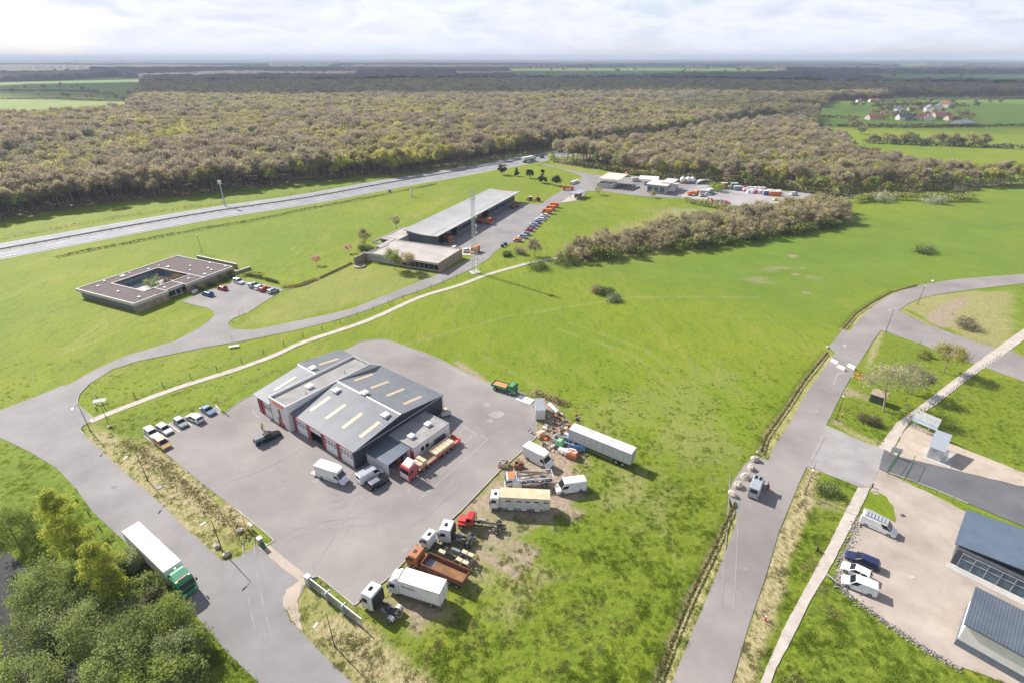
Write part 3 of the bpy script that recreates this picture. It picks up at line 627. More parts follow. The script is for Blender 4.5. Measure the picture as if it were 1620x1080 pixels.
def trunk_mb(C, h, r0, cz, seed, bare=True, n=6, base=0.0):
    rr = random.Random(seed); mb = MB(); top = cz+.25*(h-cz) if bare else cz
    px, py = rr.uniform(-.3, .3), rr.uniform(-.3, .3)
    mb.tube((0, 0, -.4), (0, 0, .4), r0*1.35, r0, n, False); mb.tube((0, 0, .4), (px, py, top*.6), r0, r0*.72, n, False); mb.tube((px, py, top*.6), (px*1.5, py*1.3, top), r0*.72, r0*.3, n, False)
    for c in C:
        z0 = min(max(top*rr.uniform(.35, .9), .3), c[2]); f = z0/top
        mid = ((px+c[0])*.45, (py+c[1])*.45, z0+(c[2]-z0)*.45+.2)
        mb.tube((px*min(1, f*1.4), py*min(1, f*1.4), z0), mid, r0*.34, r0*.2, 4, False); mb.tube(mid, tuple(c), r0*.2, r0*.06, 4, False)
    return mb
def make_tree(name, seed, h, rx, rz, cz, parts, r0=.2, clumps=14, shape='round', link=True, ry=None, label=None, cat='tree', bark='bark', cr=.42, low=.15, one=False, crownname='crown'):
    """parts: list of (material, faces, size, kind)"""
    Vs = []; Fs = []; mi = []; k = 0; C = None; ms = []
    for j, (m, n, size, kind) in enumerate(parts):
        V, F, C0 = crown_np(seed, rx, ry or rx, rz, cz, n, size, clumps, kind, shape, low, cr) if j == 0 else crown_np(seed, rx*1.02, (ry or rx)*1.02, rz*1.02, cz+.1, n, size, clumps, kind, shape, low, cr*1.02)
        if C is None: C = C0
        Vs.append(V); Fs.append(F+k); k += len(V); mi += [j]*len(F); ms.append(M[m])
    tm = trunk_mb(C[:min(len(C), 9)], h, r0, cz, seed)
    if one:
        V = np.concatenate(Vs+[np.array(tm.v)]); F = np.concatenate(Fs+[np.array(tm.f)+k]); mi += [len(ms)]*len(tm.f); ms.append(M[bark])
        o = npmesh(name, V, F, ms[0], link=False)
        for q in ms[1:]: o.data.materials.append(q)
        o.data.polygons.foreach_set('material_index', mi); return o
    root = empty(name); o = npmesh(crownname, np.concatenate(Vs), np.concatenate(Fs), ms[0])
    for q in ms[1:]: o.data.materials.append(q)
    o.data.polygons.foreach_set('material_index', mi); setparent(o, root)
    t = npmesh('trunk', tm.v, tm.f, bark); setparent(t, root)
    if label: tag(root, label, cat)
    return root
def gz(x, y): return float(zt(np.array([x]), np.array([y]))[0])
def put(root, u, v, z=0, rz=None, sc=None, label=None, group=None, cat=None):
    x, y = G(u, v, z); root.location = (x, y, gz(x, y)-.05 if abs(x) < 300 and y < 330 else -.05)
    if rz is not None: root.rotation_euler = (0, 0, rz)
    if sc: root.scale = (sc, sc, sc)
    tag(root, label, cat, group); return root

# --- the woodland: the nearest trees one by one, the rest of the wood as one mass
specs = [ # name, h, rx, rz, cz, parts
 (17, 4.6, 4.6, 12.0, [('twig', 950, 1.5, 'twig'), ('bud', 200, .7, 'leaf')]),
 (15, 4.2, 4.4, 10.5, [('twig', 600, 1.4, 'twig'), ('bud', 650, .7, 'leaf')]),
 (18, 4.4, 5.2, 12.5, [('twig', 1100, 1.5, 'twig'), ('bud', 60, .7, 'leaf')]),
 (14, 4.8, 4.0, 9.5, [('bud', 1100, .75, 'leaf'), ('twig', 300, 1.3, 'twig')]),
 (13, 3.6, 4.2, 8.6, [('bud_green', 620, .75, 'leaf'), ('twig', 350, 1.2, 'twig')]),
 (16, 4.0, 4.8, 11.0, [('twig_pink', 1000, 1.4, 'twig'), ('bud', 120, .6, 'leaf')])]
src = bpy.data.collections.new('woodland_sources')
for i, (h, rx, rz, cz, parts) in enumerate(specs):
    src.objects.link(make_tree('src%d' % i, 40+i, h, rx, rz, cz, parts, .17, 26, 'round', one=True, cr=.36, low=.2))
sp_ = [make_tree('woodland_tree', 70+i, h, rx, rz, cz, [(m, int(n*1.3), s_, k) for m, n, s_, k in parts], .17, 26, 'round', low=.25, cr=.36) for i, (h, rx, rz, cz, parts) in enumerate(specs)]
rt = np.random.default_rng(11)
# stations: jittered grid, spacing growing with distance
def stations(y0, y1, s, wid=1.10):
    ys_ = np.arange(y0, y1, s); P = []
    for y in ys_:
        w = wid*y+20; xs_ = np.arange(-w, w, s)
        P.append(np.stack([xs_+rt.uniform(-.42, .42, len(xs_))*s, np.full(len(xs_), y)+rt.uniform(-.42, .42, len(xs_))*s], 1))
    return np.concatenate(P)
T = np.concatenate([stations(230, 700, 5.3), stations(700, 1150, 6.6), stations(1150, 1900, 8.8)])
T = T[in_forest(T[:, 0], T[:, 1])]
L_ = np.array(fL+fR); edge = T[:, 1]-np.interp(T[:, 0], L_[:, 0], L_[:, 1])
patch = fbm(T[:, 0], T[:, 1], 70, 3); r_ = rt.random(len(T))
idx = np.where(patch+r_*.62 > .93, 3, np.where(patch+r_*.62 > .80, 1, np.where(r_ < .35, 0, np.where(r_ < .75, 2, 5))))
idx = np.where((r_ > .955), 4, idx)
# right-hand wood is paler and pinker
rgt = (T[:, 0] > 60) & (T[:, 1] < 720); idx = np.where(rgt & (rt.random(len(T)) < .38), 5, idx); idx = np.where(rgt & (rt.random(len(T)) < .22), 4, idx)
sc = rt.uniform(.66, 1.12, len(T))*(.85+.3*fbm(T[:, 0]+500, T[:, 1], 45, 3))*np.where(rgt, .82, 1.0)*np.where(T[:, 1] > 1150, 1.12, 1)
# individuals: first two ranks along the edges
vis = (np.abs(T[:, 0]) < .985*T[:, 1]+14) & (edge < 16)
cand = np.where(vis)[0]; cand = cand[np.argsort(T[cand, 1]+edge[cand]*3)][:280]
for c_ in cand:
    x, y = T[c_]; pr = sp_[idx[c_]]
    g_ = 'woodland edge trees beyond the motorway' if x < (y-390)*.35 and x < 20 else 'woodland edge trees behind the depot yard'
    if pr.get('used'): o = copy_tree(pr)
    else: o = pr; pr['used'] = 1
    o.location = (x, y, -.1); o.rotation_euler = (0, 0, rt.uniform(0, 6.28)); s_ = sc[c_]; o.scale = (s_, s_, s_*rt.uniform(.92, 1.1))
    lb = {0: 'grey brown woodland tree with thin yellow budding', 1: 'tall woodland tree with olive budding crown', 2: 'bare grey brown woodland tree with dense twigs', 3: 'broad woodland tree in pale olive first leaf', 4: 'smaller woodland tree in fresh green leaf', 5: 'pinkish brown bare woodland tree'}[int(idx[c_])]
    tag(o, lb+(' at the forest edge beyond the motorway' if 'motorway' in g_ else ' at the forest edge behind the depot'), 'tree', lb.split(' with')[0]+' '+g_)
for o in list(bpy.data.objects):
    if 'used' in o.keys(): del o['used']
for o in sp_:
    if not o.get('label'):
        for ch in children(o): bpy.data.objects.remove(ch)
        bpy.data.objects.remove(o)
keep = np.ones(len(T), bool); keep[cand] = False; keep &= (np.abs(T[:, 0]) < 1.02*T[:, 1]+60)
def scatter(name, P, idx, sc, rot, coll, parent=None):
    me = bpy.data.meshes.new(name); me.vertices.add(len(P)); me.vertices.foreach_set('co', np.asarray(P, np.float32).ravel())
    for nm, ty, d in (('idx', 'INT', idx.astype(np.int32)), ('sc', 'FLOAT', sc.astype(np.float32)), ('rot', 'FLOAT', rot.astype(np.float32))):
        a = me.attributes.new(nm, ty, 'POINT'); a.data.foreach_set('value', d)
    o = bpy.data.objects.new(name, me); col.objects.link(o)
    ng = bpy.data.node_groups.new(name, 'GeometryNodeTree'); ng.interface.new_socket('Geometry', in_out='INPUT', socket_type='NodeSocketGeometry'); ng.interface.new_socket('Geometry', in_out='OUTPUT', socket_type='NodeSocketGeometry')
    n, l = ng.nodes, ng.links; gi = n.new('NodeGroupInput'); go = n.new('NodeGroupOutput'); ip = n.new('GeometryNodeInstanceOnPoints'); ci = n.new('GeometryNodeCollectionInfo')
    ci.inputs['Collection'].default_value = coll; ci.inputs['Separate Children'].default_value = True; ci.inputs['Reset Children'].default_value = True
    def at(nm, ty):
        a = n.new('GeometryNodeInputNamedAttribute'); a.data_type = ty; a.inputs['Name'].default_value = nm; return a.outputs['Attribute']
    cx = n.new('ShaderNodeCombineXYZ'); l.new(at('rot', 'FLOAT'), cx.inputs[2])
    l.new(gi.outputs[0], ip.inputs['Points']); l.new(ci.outputs[0], ip.inputs['Instance']); ip.inputs['Pick Instance'].default_value = True
    l.new(at('idx', 'INT'), ip.inputs['Instance Index']); l.new(cx.outputs[0], ip.inputs['Rotation']); l.new(at('sc', 'FLOAT'), ip.inputs['Scale']); l.new(ip.outputs[0], go.inputs[0])
    md = o.modifiers.new('scatter', 'NODES'); md.node_group = ng; o['kind'] = 'stuff'; return o
Tk = T[keep]; scatter('woodland', np.c_[Tk, np.full(len(Tk), -.3)], idx[keep], sc[keep], rt.uniform(0, 6.28, len(Tk)), src)
# --- the far woods: one lumpy canopy sheet to the horizon, broken by the fields
leafmat('far_canopy', (.055, .047, .048), (.105, .092, .070), 0, 0, None, .035)
rad = [1850]
while rad[-1] < 34000: rad.append(rad[-1]*1.0055 if rad[-1] < 5000 else rad[-1]*1.012)
rad = np.array(rad); ang = np.radians(np.linspace(43, 137, 1500))
Rr, Aa = np.meshgrid(rad, ang, indexing='ij'); X2 = Rr*np.cos(Aa)*1.0; Y2 = Rr*np.sin(Aa)
Y2 = Y2+0*X2
hh = 8+fbm(X2, Y2, 260, 3)*10+fbm(X2, Y2, 26, 2)*11+rt.random(X2.shape)*2.5
rise = np.clip((Rr-3000)/6000, 0, 1)*(fbm(X2, Y2, 2600, 3)-.35)*38; hh = hh+np.maximum(rise, 0)
rise = rise*1.0; openf = (fbm(X2+900, Y2*1.0, 900, 4) > .555) & (Rr > 2500)
okf = in_forest(X2, Y2) & ~openf
ii = np.arange(X2.size).reshape(X2.shape); F2 = np.stack([ii[:-1, :-1].ravel(), ii[:-1, 1:].ravel(), ii[1:, 1:].ravel(), ii[1:, :-1].ravel()], 1)
hv = np.where(okf, hh, 0.3+np.maximum(rise, 0)*0).ravel(); cnt = okf.ravel()[F2].sum(1); F2 = F2[cnt > 0]
V2 = np.stack([X2.ravel(), Y2.ravel(), hv], 1); us = np.unique(F2); mp = np.full(X2.size, -1); mp[us] = np.arange(len(us))
o = npmesh('far_woodland', V2[us], mp[F2][:, ::-1], 'far_canopy'); o['kind'] = 'stuff'
# ---------------------------------------------------------------- buildings
def ribmat(name, c, c2, axis=1, period=.45, rough=.45, metal=.3, bump=.6):
    m = mat(name, c, rough, scale=.25, c2=c2, metal=metal, detail=6, spec=.4); n, l = m.node_tree.nodes, m.node_tree.links; b = n['Principled BSDF']
    t = n.new('ShaderNodeTexCoord'); s = n.new('ShaderNodeSeparateXYZ'); l.new(t.outputs['Object'], s.inputs[0])
    a = n.new('ShaderNodeMath'); a.operation = 'MULTIPLY'; a.inputs[1].default_value = 2*math.pi/period; l.new(s.outputs[axis], a.inputs[0])
    q = n.new('ShaderNodeMath'); q.operation = 'SINE'; l.new(a.outputs[0], q.inputs[0])
    r = n.new('ShaderNodeMapRange'); r.inputs[1].default_value = .35; r.inputs[2].default_value = .8; l.new(q.outputs[0], r.inputs[0])
    bp = n.new('ShaderNodeBump'); bp.inputs['Strength'].default_value = bump; bp.inputs['Distance'].default_value = .05; l.new(r.outputs[0], bp.inputs['Height']); l.new(bp.outputs[0], b.inputs['Normal'])
    mx = n.new('ShaderNodeMix'); mx.data_type = 'RGBA'; mx.blend_type = 'MULTIPLY'; mx.inputs[7].default_value = (.72, .72, .74, 1)
    f = n.new('ShaderNodeMath'); f.operation = 'MULTIPLY'; f.inputs[1].default_value = .55; l.new(r.outputs[0], f.inputs[0])
    l.new(f.outputs[0], mx.inputs[0]); src = b.inputs['Base Color'].links[0].from_socket; l.new(src, mx.inputs[6]); l.new(mx.outputs[2], b.inputs['Base Color'])
    return m
ribmat('roof_metal', (.125, .133, .148), (.160, .168, .183), 1, .5, .56, .05, .5)
ribmat('roof_metal_small', (.10, .12, .15), (.14, .16, .19), 1, .35, .4, .3)
ribmat('clad_dark', (.030, .038, .052), (.045, .055, .072), 0, .4, .5, .1, .5)
mat('ridge_metal', (.36, .37, .39), .5, metal=.2)
mat('skylight', (.34, .27, .17), .5, scale=2, c2=(.46, .38, .26))
mat('vent_white', (.74, .72, .72), .4, scale=2)
mat('flat_roof', (.22, .21, .20), .9, scale=.35, c2=(.30, .285, .27), coord='Object', detail=8)
mat('wall_white', (.66, .63, .61), .75, scale=.7, var=.08)
mat('red_trim', (.42, .035, .05), .5, scale=2)
mat('sign_orange', (.75, .16, .04), .5)
mat('door_white', (.68, .67, .68), .5, scale=2, var=.06)
mat('window_dark', (.015, .018, .024), .12, scale=3, var=.3)
mat('interior', (.03, .028, .026), .9)
mat('metal_grey', (.28, .29, .31), .5, metal=.3)
mat('galv', (.42, .44, .46), .45, metal=.4)
mat('steel_dark', (.05, .052, .058), .6)
mat('gravel_roof', (.080, .060, .058), .95, scale=.9, c2=(.135, .100, .095), coord='Object', detail=10, bump=.4, bscale=9)
mat('coping', (.48, .45, .41), .7, scale=1.2, var=.08)
mat('stone', (.20, .155, .11), .9, scale=.9, c2=(.36, .29, .215), coord='Object', bump=.5, bscale=4, detail=8)
mat('glass_blue', (.05, .09, .13), .08, scale=.7, c2=(.10, .16, .20))
mat('concrete', (.34, .33, .31), .85, scale=.7, c2=(.44, .425, .40), detail=7)
mat('shed_roof', (.27, .262, .262), .7, scale=.12, c2=(.325, .315, .31), coord='Object', detail=8)
mat('shed_wall', (.105, .12, .145), .6, scale=.5, c2=(.15, .165, .19))
mat('old_roof', (.30, .265, .24), .9, scale=.18, c2=(.40, .36, .33), coord='Object', detail=9)
mat('timber', (.42, .27, .20), .8, scale=1, c2=(.55, .38, .29)); mat('tile_red', (.26, .085, .06), .85, scale=1.5, c2=(.36, .13, .09)); mat('slate', (.06, .065, .085), .7, scale=1.5, c2=(.09, .095, .115))
mat('render_cream', (.58, .52, .46), .85, scale=.6, var=.08)
mat('green_paint_dark', (.035, .06, .05), .6); mat('hut_wood', (.055, .07, .05), .85, c2=(.085, .095, .065)); mat('hut_roof', (.26, .21, .155), .9, c2=(.33, .27, .20), scale=1.3)
class Frame:
    def __init__(s, o, az): s.o = o; s.a = az
    def loc(s, u, v, z=0):
        X, Y = G(u, v, z); dx, dy = X-s.o[0], Y-s.o[1]; return (dx*math.cos(s.a)+dy*math.sin(s.a), -dx*math.sin(s.a)+dy*math.cos(s.a))
    def world(s, x, y): return (s.o[0]+x*math.cos(s.a)-y*math.sin(s.a), s.o[1]+x*math.sin(s.a)+y*math.cos(s.a))
z2 = lambda x, y: (380+x/3.6, 520+y/3.6)
# ---- workshop hall
fA = Frame(G(563.3, 742.4), math.radians(52.76))
wk = empty('workshop_building', (*fA.o, 0), fA.a, 'dark grey metal workshop with twin gabled halls and white roller doors framed in red', 'workshop')
def slope(x, e=4.5, r=6.25, D=24.0): return e+(r-e)*(1-abs(x-D/2)/(D/2))
def gable(y0, y1, e, r, D, x0=0, inset=0):
    mb = MB(); mb.yprism([(x0, -.2), (x0+D, -.2), (x0+D, e-.1), (x0+D/2, r-.1), (x0, e-.1)], y0, y1); return mb
# main hall walls with an opening for the open door
mb = MB()
mb.yprism([(.12, 0), (24, 0), (24, 4.4), (12, 6.15), (.12, 4.4)], 0, .25)
mb.yprism([(.12, 0), (24, 0), (24, 4.4), (12, 6.15), (.12, 4.4)], 20.2, 20.45)
mb.box(23.8, 24.002, .25, 20.2, 0, 4.38)
doors = [(.7, 4.5), (5.7, 9.5), (10.7, 14.5), (15.6, 19.4)]
ed = [.25]+[q for d in doors for q in d]+[20.2]
for i in range(0, len(ed), 2): mb.box(.12, .42, ed[i], ed[i+1], 0, 4.38)
mb.box(.12, .42, .25, 20.2, 3.95, 4.375)
mb.build('wall', 'clad_dark', wk)
mb = MB(); mb.box(.5, 23.7, .3, 20.1, .05, .09); mb.box(7, 9.5, 11, 12.5, .09, 1.4); mb.box(4, 5, 14.2, 14.9, .09, 1.8); mb.build('workshop_interior', 'interior', wk)
mb = MB(); mb.yprism([(-.25, 4.42), (12, 6.2), (12, 6.32), (-.25, 4.54)], -.3, 20.75); mb.yprism([(12.001, 6.2), (24.25, 4.42), (24.25, 4.54), (12.001, 6.32)], -.3, 20.75)
roof = mb.build('roof', 'roof_metal', wk)
mb = MB(); mb.yprism([(11.8, 6.31), (12, 6.345), (12.2, 6.31), (12, 6.39)], -.3, 20.75); mb.build('ridge', 'ridge_metal', roof)
mb = MB(); mb.yprism([(-.32, 4.36), (-.27, 4.36), (-.27, 4.56), (-.32, 4.56)], -.3, 20.6); mb.build('eave_trim', 'red_trim', roof)
def patch_on(x, y, lx, ly, e, r, D, name, m, dz=.02, th=.05, par=roof, x0=0):
    mb = MB(); f = lambda xx: e+(r-e)*(1-abs(xx-x0-D/2)/(D/2))
    for yy in (0,):
        a, b = x-lx/2, x+lx/2
        mb.add([(a, y-ly/2, f(a)+dz), (b, y-ly/2, f(b)+dz), (b, y+ly/2, f(b)+dz), (a, y+ly/2, f(a)+dz), (a, y-ly/2, f(a)+dz+th), (b, y-ly/2, f(b)+dz+th), (b, y+ly/2, f(b)+dz+th), (a, y+ly/2, f(a)+dz+th)], [(3, 2, 1, 0), (4, 5, 6, 7), (0, 1, 5, 4), (1, 2, 6, 5), (2, 3, 7, 6), (3, 0, 4, 7)])
    return mb.build(name, m, par)
for q in ((455, 425), (543, 470), (637, 522), (737, 573)):
    x, y = fA.loc(*z2(*q), 5.3); patch_on(x, y, 5.0, .95, 4.54, 6.32, 24, 'skylight', 'skylight', .0)
for q in ((703, 278), (793, 320), (883, 363), (980, 407)):
    x, y = fA.loc(*z2(*q), 5.4); patch_on(x, y, 5.0, .95, 4.54, 6.32, 24, 'skylight', 'skylight', .0)
mb = MB()
for q in ((-.2, 6, .3),): pass
mb.yprism([(17.9, 5.46), (18.0, 5.44), (18.0, 5.475), (17.9, 5.49)], -.2, 20.4); mb.build('sheet_lap', 'metal_grey', roof)
mb = MB(); mb.xprism([(-.36, 4.3), (-.301, 4.3), (-.301, 4.62), (-.36, 4.62)], .2, 23.9); mb.tube((24.35, -.2, 4.4), (24.35, 20.5, 4.4), .09, n=6); mb.tube((24.15, -.1, .1), (24.15, -.1, 4.4), .06, n=6); mb.tube((24.15, 20.2, .1), (24.15, 20.2, 4.4), .06, n=6); mb.build('gutter', 'metal_grey', roof)
def vent(x, y, z, par, s=1.5):
    mb = MB(); mb.box(x-s/2+.12, x+s/2-.12, y-s/2+.12, y+s/2-.12, z-.15, z+.38); mb.box(x-s/2, x+s/2, y-s/2, y+s/2, z+.38, z+.5)
    mb.loft([[(x-s/2, y-s/2, z+.5), (x+s/2, y-s/2, z+.5), (x+s/2, y+s/2, z+.5), (x-s/2, y+s/2, z+.5)], [(x-s/3, y-s/3, z+.62), (x+s/3, y-s/3, z+.62), (x+s/3, y+s/3, z+.62), (x-s/3, y+s/3, z+.62)]])
    mb.build('roof_vent', 'vent_white', par)
for q in ((545, 345), (707, 365), (825, 486)):
    x, y = fA.loc(*z2(*q), 6.4); vent(x, y, slope(x, 4.54, 6.32), roof)
def garage_door(y0, y1, par, x=.12, h=3.9, openf=False):
    fr = MB(); fr.box(x-.06, x+.1, y1-.02, y1+.55, .0, h+.05); fr.box(x-.06, x+.1, y0, y1-.02, h-.06, h+.4)
    f = fr.build('door_frame', 'red_trim', par)
    mb = MB(); z0 = 2.7 if openf else .05; mb.box(x+.02, x+.1, y0+.03, y1-.03, z0, h-.07)
    if not openf:
        for k in (1, 2, 3, 4): mb.box(x+.005, x+.02, y0+.03, y1-.03, k*.78-.02, k*.78+.02)
    d = mb.build('roller_door', 'door_white', par)
    if not openf:
        mb = MB(); w = (y1-y0)
        for r in (2.25, 2.85):
            for k in range(4): yy = y0+w*(k+.5)/4; mb.box(x-.01, x+.03, yy-.3, yy+.3, r-.14, r+.16)
        mb.build('door_window', 'window_dark', d)
for i, (a, b) in enumerate(doors): garage_door(a, b, wk, openf=(i == 2))
# middle volume: flat roof inside parapets
mb = MB(); mb.box(-.9, 21.4, 20.5, 20.75, 0, 6.35); mb.box(-.9, -.65, 20.75, 27.0, 0, 6.35); mb.box(-.65, 21.4, 26.75, 27.0, 0, 6.35); mb.box(21.15, 21.4, 20.75, 26.75, 0, 6.35)
mb.yprism([(21.401, 4.0), (24.4, 4.0), (24.4, 4.6), (21.401, 6.35)], 20.5, 20.75)
mb.build('centre_wall', 'wall_white', wk)
mb = MB(); mb.box(-.64, 21.14, 20.76, 26.74, 5.75, 5.9); mr_ = mb.build('flat_roof', 'flat_roof', wk)
mb = MB(); mb.box(-.95, 21.45, 20.45, 20.8, 6.352, 6.42); mb.box(-.95, 21.45, 26.7, 27.05, 6.352, 6.42); mb.box(-.95, -.6, 20.8, 26.7, 6.352, 6.42); mb.box(21.1, 21.45, 20.8, 26.7, 6.352, 6.42); mb.build('parapet_cap', 'metal_grey', wk)
mb = MB()
for x in (6.5, 13.5): mb.box(x, x+.06, 20.8, 26.7, 5.9, 5.93)
mb.build('roof_seam', 'metal_grey', mr_)
x, y = fA.loc(*z2(393, 325), 6.2); vent(x, y, 5.9, mr_)
for q in ((592, 245), (372, 365)):
    x, y = fA.loc(*z2(*q), 6.1); mb = MB(); mb.tube((x, y, 5.9), (x, y, 6.5), .08); mb.build('roof_pipe', 'steel_dark', mr_)
mb = MB(); mb.box(-1.0, -.905, 21.6, 25.4, 5.45, 6.05); mb.build('name_board', 'sign_orange', wk)
mb = MB(); mb.box(-.96, -.905, 23.2, 23.9, 0, 4.6); mb.box(-.96, -.905, 22.4, 23.2, 0, 1.1); mb.build('red_panel', 'red_trim', wk)
mb = MB(); mb.box(-.99, -.962, 23.35, 23.8, 2.1, 4.3); mb.box(-.96, -.907, 24.1, 24.7, .1, 2.2); mb.build('window', 'window_dark', wk)
mb = MB(); mb.box(.02, .12, 19.75, 20.3, 1.5, 2.7); mb.build('notice_panel', mat('sign_blue', (.03, .10, .35), .5), wk)
# left hall
mb = MB(); mb.yprism([(-.75, 0), (23, 0), (23, 4.35), (11.2, 5.95), (-.75, 4.35)], 31.0, 31.25); mb.box(22.8, 23, 27.05, 31.0, 0, 4.3); mb.box(-.75, -.5, 27.05, 27.6, 0, 4.3); mb.box(-.75, -.5, 30.8, 31.0, 0, 4.3); mb.box(-.75, -.5, 27.6, 30.8, 3.9, 4.3)
mb.build('side_hall_wall', 'clad_dark', wk)
mb = MB(); mb.yprism([(-1.15, 4.38), (11, 6.1), (11, 6.22), (-1.15, 4.5)], 27.06, 33.6); mb.yprism([(11.001, 6.1), (23.4, 4.42), (23.4, 4.54), (11.001, 6.22)], 27.06, 35.0)
r2 = mb.build('side_roof', 'roof_metal', wk)
mb = MB(); mb.yprism([(10.8, 6.21), (11, 6.24), (11.2, 6.21), (11, 6.29)], 27.1, 34.2); mb.build('ridge', 'ridge_metal', r2)
for q, z in (((255, 315), 5.2), ((503, 185), 5.5)):
    x, y = fA.loc(*z2(*q), z); patch_on(x, y, 5.5, .95, 4.52, 6.24, 24.3, 'skylight', 'skylight', 0, par=r2, x0=-1.15)
x, y = fA.loc(*z2(411, 222), 6.3); vent(x, y, 6.05, r2)
garage_door(27.5, 30.4, wk, x=-.75)
mb = MB(); mb.box(-.9, -.7, 31.26, 31.8, 0, 4.3); mb.build('red_panel', 'red_trim', wk)
mb = MB(); mb.box(-.85, -.65, 31.81, 32.6, 0, 3.6); mb.build('green_panel', 'green_paint_dark', wk)
# annexes on the right flank
mb = MB(); mb.box(8.5, 18.5, -7.3, -.02, -.1, 3.25); an = mb.build('annex_wall', 'wall_white', wk)
mb = MB(); mb.box(8.7, 18.3, -7.1, -.05, 3.252, 3.3); ar = mb.build('annex_roof', 'flat_roof', wk)
mb = MB(); mb.box(8.45, 18.55, -7.35, -7.1, 3.252, 3.42); mb.box(8.45, 8.7, -7.1, -.02, 3.252, 3.42); mb.box(18.3, 18.55, -7.1, -.02, 3.252, 3.42); mb.build('parapet_cap', 'metal_grey', an)
for q in ((1067, 538), (973, 606)):
    x, y = fA.loc(*z2(*q), 3.7); vent(x, y, 3.3, ar, 1.3)
mb = MB(); mb.box(10.3, 11.1, -7.34, -7.29, 1.4, 2.3); mb.build('window', 'window_dark', an); mb = MB(); mb.box(11.6, 12.4, -7.34, -7.29, 1.4, 2.3); mb.build('window', 'window_dark', an)
mb = MB(); mb.box(8.42, 8.49, -7.2, -5.9, 0, 2.3); mb.build('door', 'red_trim', an)
mb = MB(); mb.box(14.0, 16.8, -8.0, -7.32, 1.0, 1.9); mb.box(14.1, 14.2, -7.9, -7.4, 0, 1.0); mb.box(16.6, 16.7, -7.9, -7.4, 0, 1.0); mb.build('wall_unit', 'steel_dark', wk)
mb = MB(); mb.box(2.7, 2.95, -6.2, -.02, -.1, 2.55); mb.box(8.0, 8.44, -6.2, -.02, -.1, 2.6); mb.box(2.95, 8.0, -.3, -.02, 0, 2.6); mb.build('canopy_wall', 'wall_white', wk)
mb = MB(); mb.yprism([(2.5, 2.6), (8.44, 2.95), (8.44, 3.05), (2.5, 2.7)], -6.5, -.03); mb.build('canopy_roof', 'roof_metal_small', wk)
rr = random.Random(5)
clut = MB()
for k in range(26):
    x, y = rr.uniform(3.3, 7.8), rr.uniform(-5.8, -.6); s = rr.uniform(.15, .5); clut.m = k % 4; clut.box(x-s, x+s, y-s, y+s, 0, rr.uniform(.3, 1.6), rr.uniform(0, 1.5))
mat('paint_blue', (.02, .10, .40), .5); mat('rust', (.16, .065, .03), .85, scale=1.5, c2=(.26, .12, .06), detail=8)
tag(clut.build('stored_parts', ['steel_dark', 'metal_grey', 'paint_blue', 'rust']), 'jumble of dark workshop parts stored under the low lean-to beside the workshop', 'workshop parts').location = (0, 0, 0)
o = bpy.data.objects['stored_parts']; o.matrix_world = Matrix.Translation((*fA.o, 0)) @ Matrix.Rotation(fA.a, 4, 'Z')
# ---- courtyard office (left)
fB = Frame(G(211.6, 480.5, 3.0), math.radians(65.67)); z6 = lambda x, y: (110+x/4.378, 380+y/4.378)
of = empty('courtyard_office', (*fB.o, 0), fB.a, 'low flat roofed office building with brown gravel roof around a square courtyard', 'office building')
LX, LY = 36.0, 28.7; cx0, cx1, cy0, cy1 = 7.8, 24.2, 6.6, 23.1; HB = 3.0
mb = MB()
for a in ((0, cx0, 0, LY), (cx1, LX, 0, LY), (cx0, cx1, cy1, LY)): mb.box(a[0], a[1], a[2], a[3], 2.35, HB-.02)
mb.box(cx0, cx1, 1.2, cy0, 2.35, HB-.02)
br = mb.build('roof', 'gravel_roof', of)
mb = MB()
def rim(x0, x1, y0, y1, w=.35, z0=HB-.019, z1=HB+.2, fas=.6):
    mb.box(x0-w/2, x1+w/2, y0-w, y0, z0-fas, z1); mb.box(x0-w/2, x1+w/2, y1, y1+w, z0-fas, z1); mb.box(x0-w, x0, y0-.002, y1+.002, z0-fas, z1-.003); mb.box(x1, x1+w, y0-.002, y1+.002, z0-fas, z1-.003)
mb.box(-.35, 0, -.35, LY+.35, 2.2, 3.2); mb.box(LX, LX+.35, -.35, LY+.35, 2.2, 3.2); mb.box(0, LX, LY, LY+.35, 2.2, 3.2); mb.box(0, 11, -.35, 0, 2.2, 3.2); mb.box(17.2, LX, -.35, 0, 2.2, 3.2); mb.box(11, 17.2, .85, 1.2, 2.2, 3.2)
mb.box(cx0-.35, cx0-.01, cy0, cy1, HB-.019, 3.2); mb.box(cx1+.01, cx1+.35, cy0, cy1, HB-.019, 3.2); mb.box(cx0-.35, cx1+.35, cy0-.35, cy0-.01, HB-.019, 3.2); mb.box(cx0-.35, cx1+.35, cy1+.01, cy1+.35, HB-.019, 3.2)
for x in (11.0, 17.4, 24.4): mb.box(x-.17, x+.17, .9 if x < 17.3 else .01, cy0-.36, HB-.018, 3.17)
mb.build('roof_edge', 'coping', of)
mb = MB(); mb.box(.4, .8, .4, LY-.4, -1.5, 2.34); mb.box(LX-.8, LX-.4, .4, LY-.4, -1.5, 2.34); mb.box(.8, LX-.8, LY-.8, LY-.4, -1.5, 2.34); mb.box(cx0+.01, cx1-.01, cy1, cy1+.3, 0, 2.34); mb.box(cx1, cx1+.3, cy0, cy1, 0, 2.34); mb.box(cx0-.3, cx0, cy0, cy1, 0, 2.34); mb.box(cx0, cx1, cy0-.3, cy0, 0, 2.34)
mb.build('wall', 'shed_wall', of)
mb = MB(); mb.box(-.3, 10.9, -.3, .25, -.3, 2.6); mb.box(17.3, LX+.3, -.3, .25, -.3, 2.6); mb.build('stone_wall', 'stone', of)
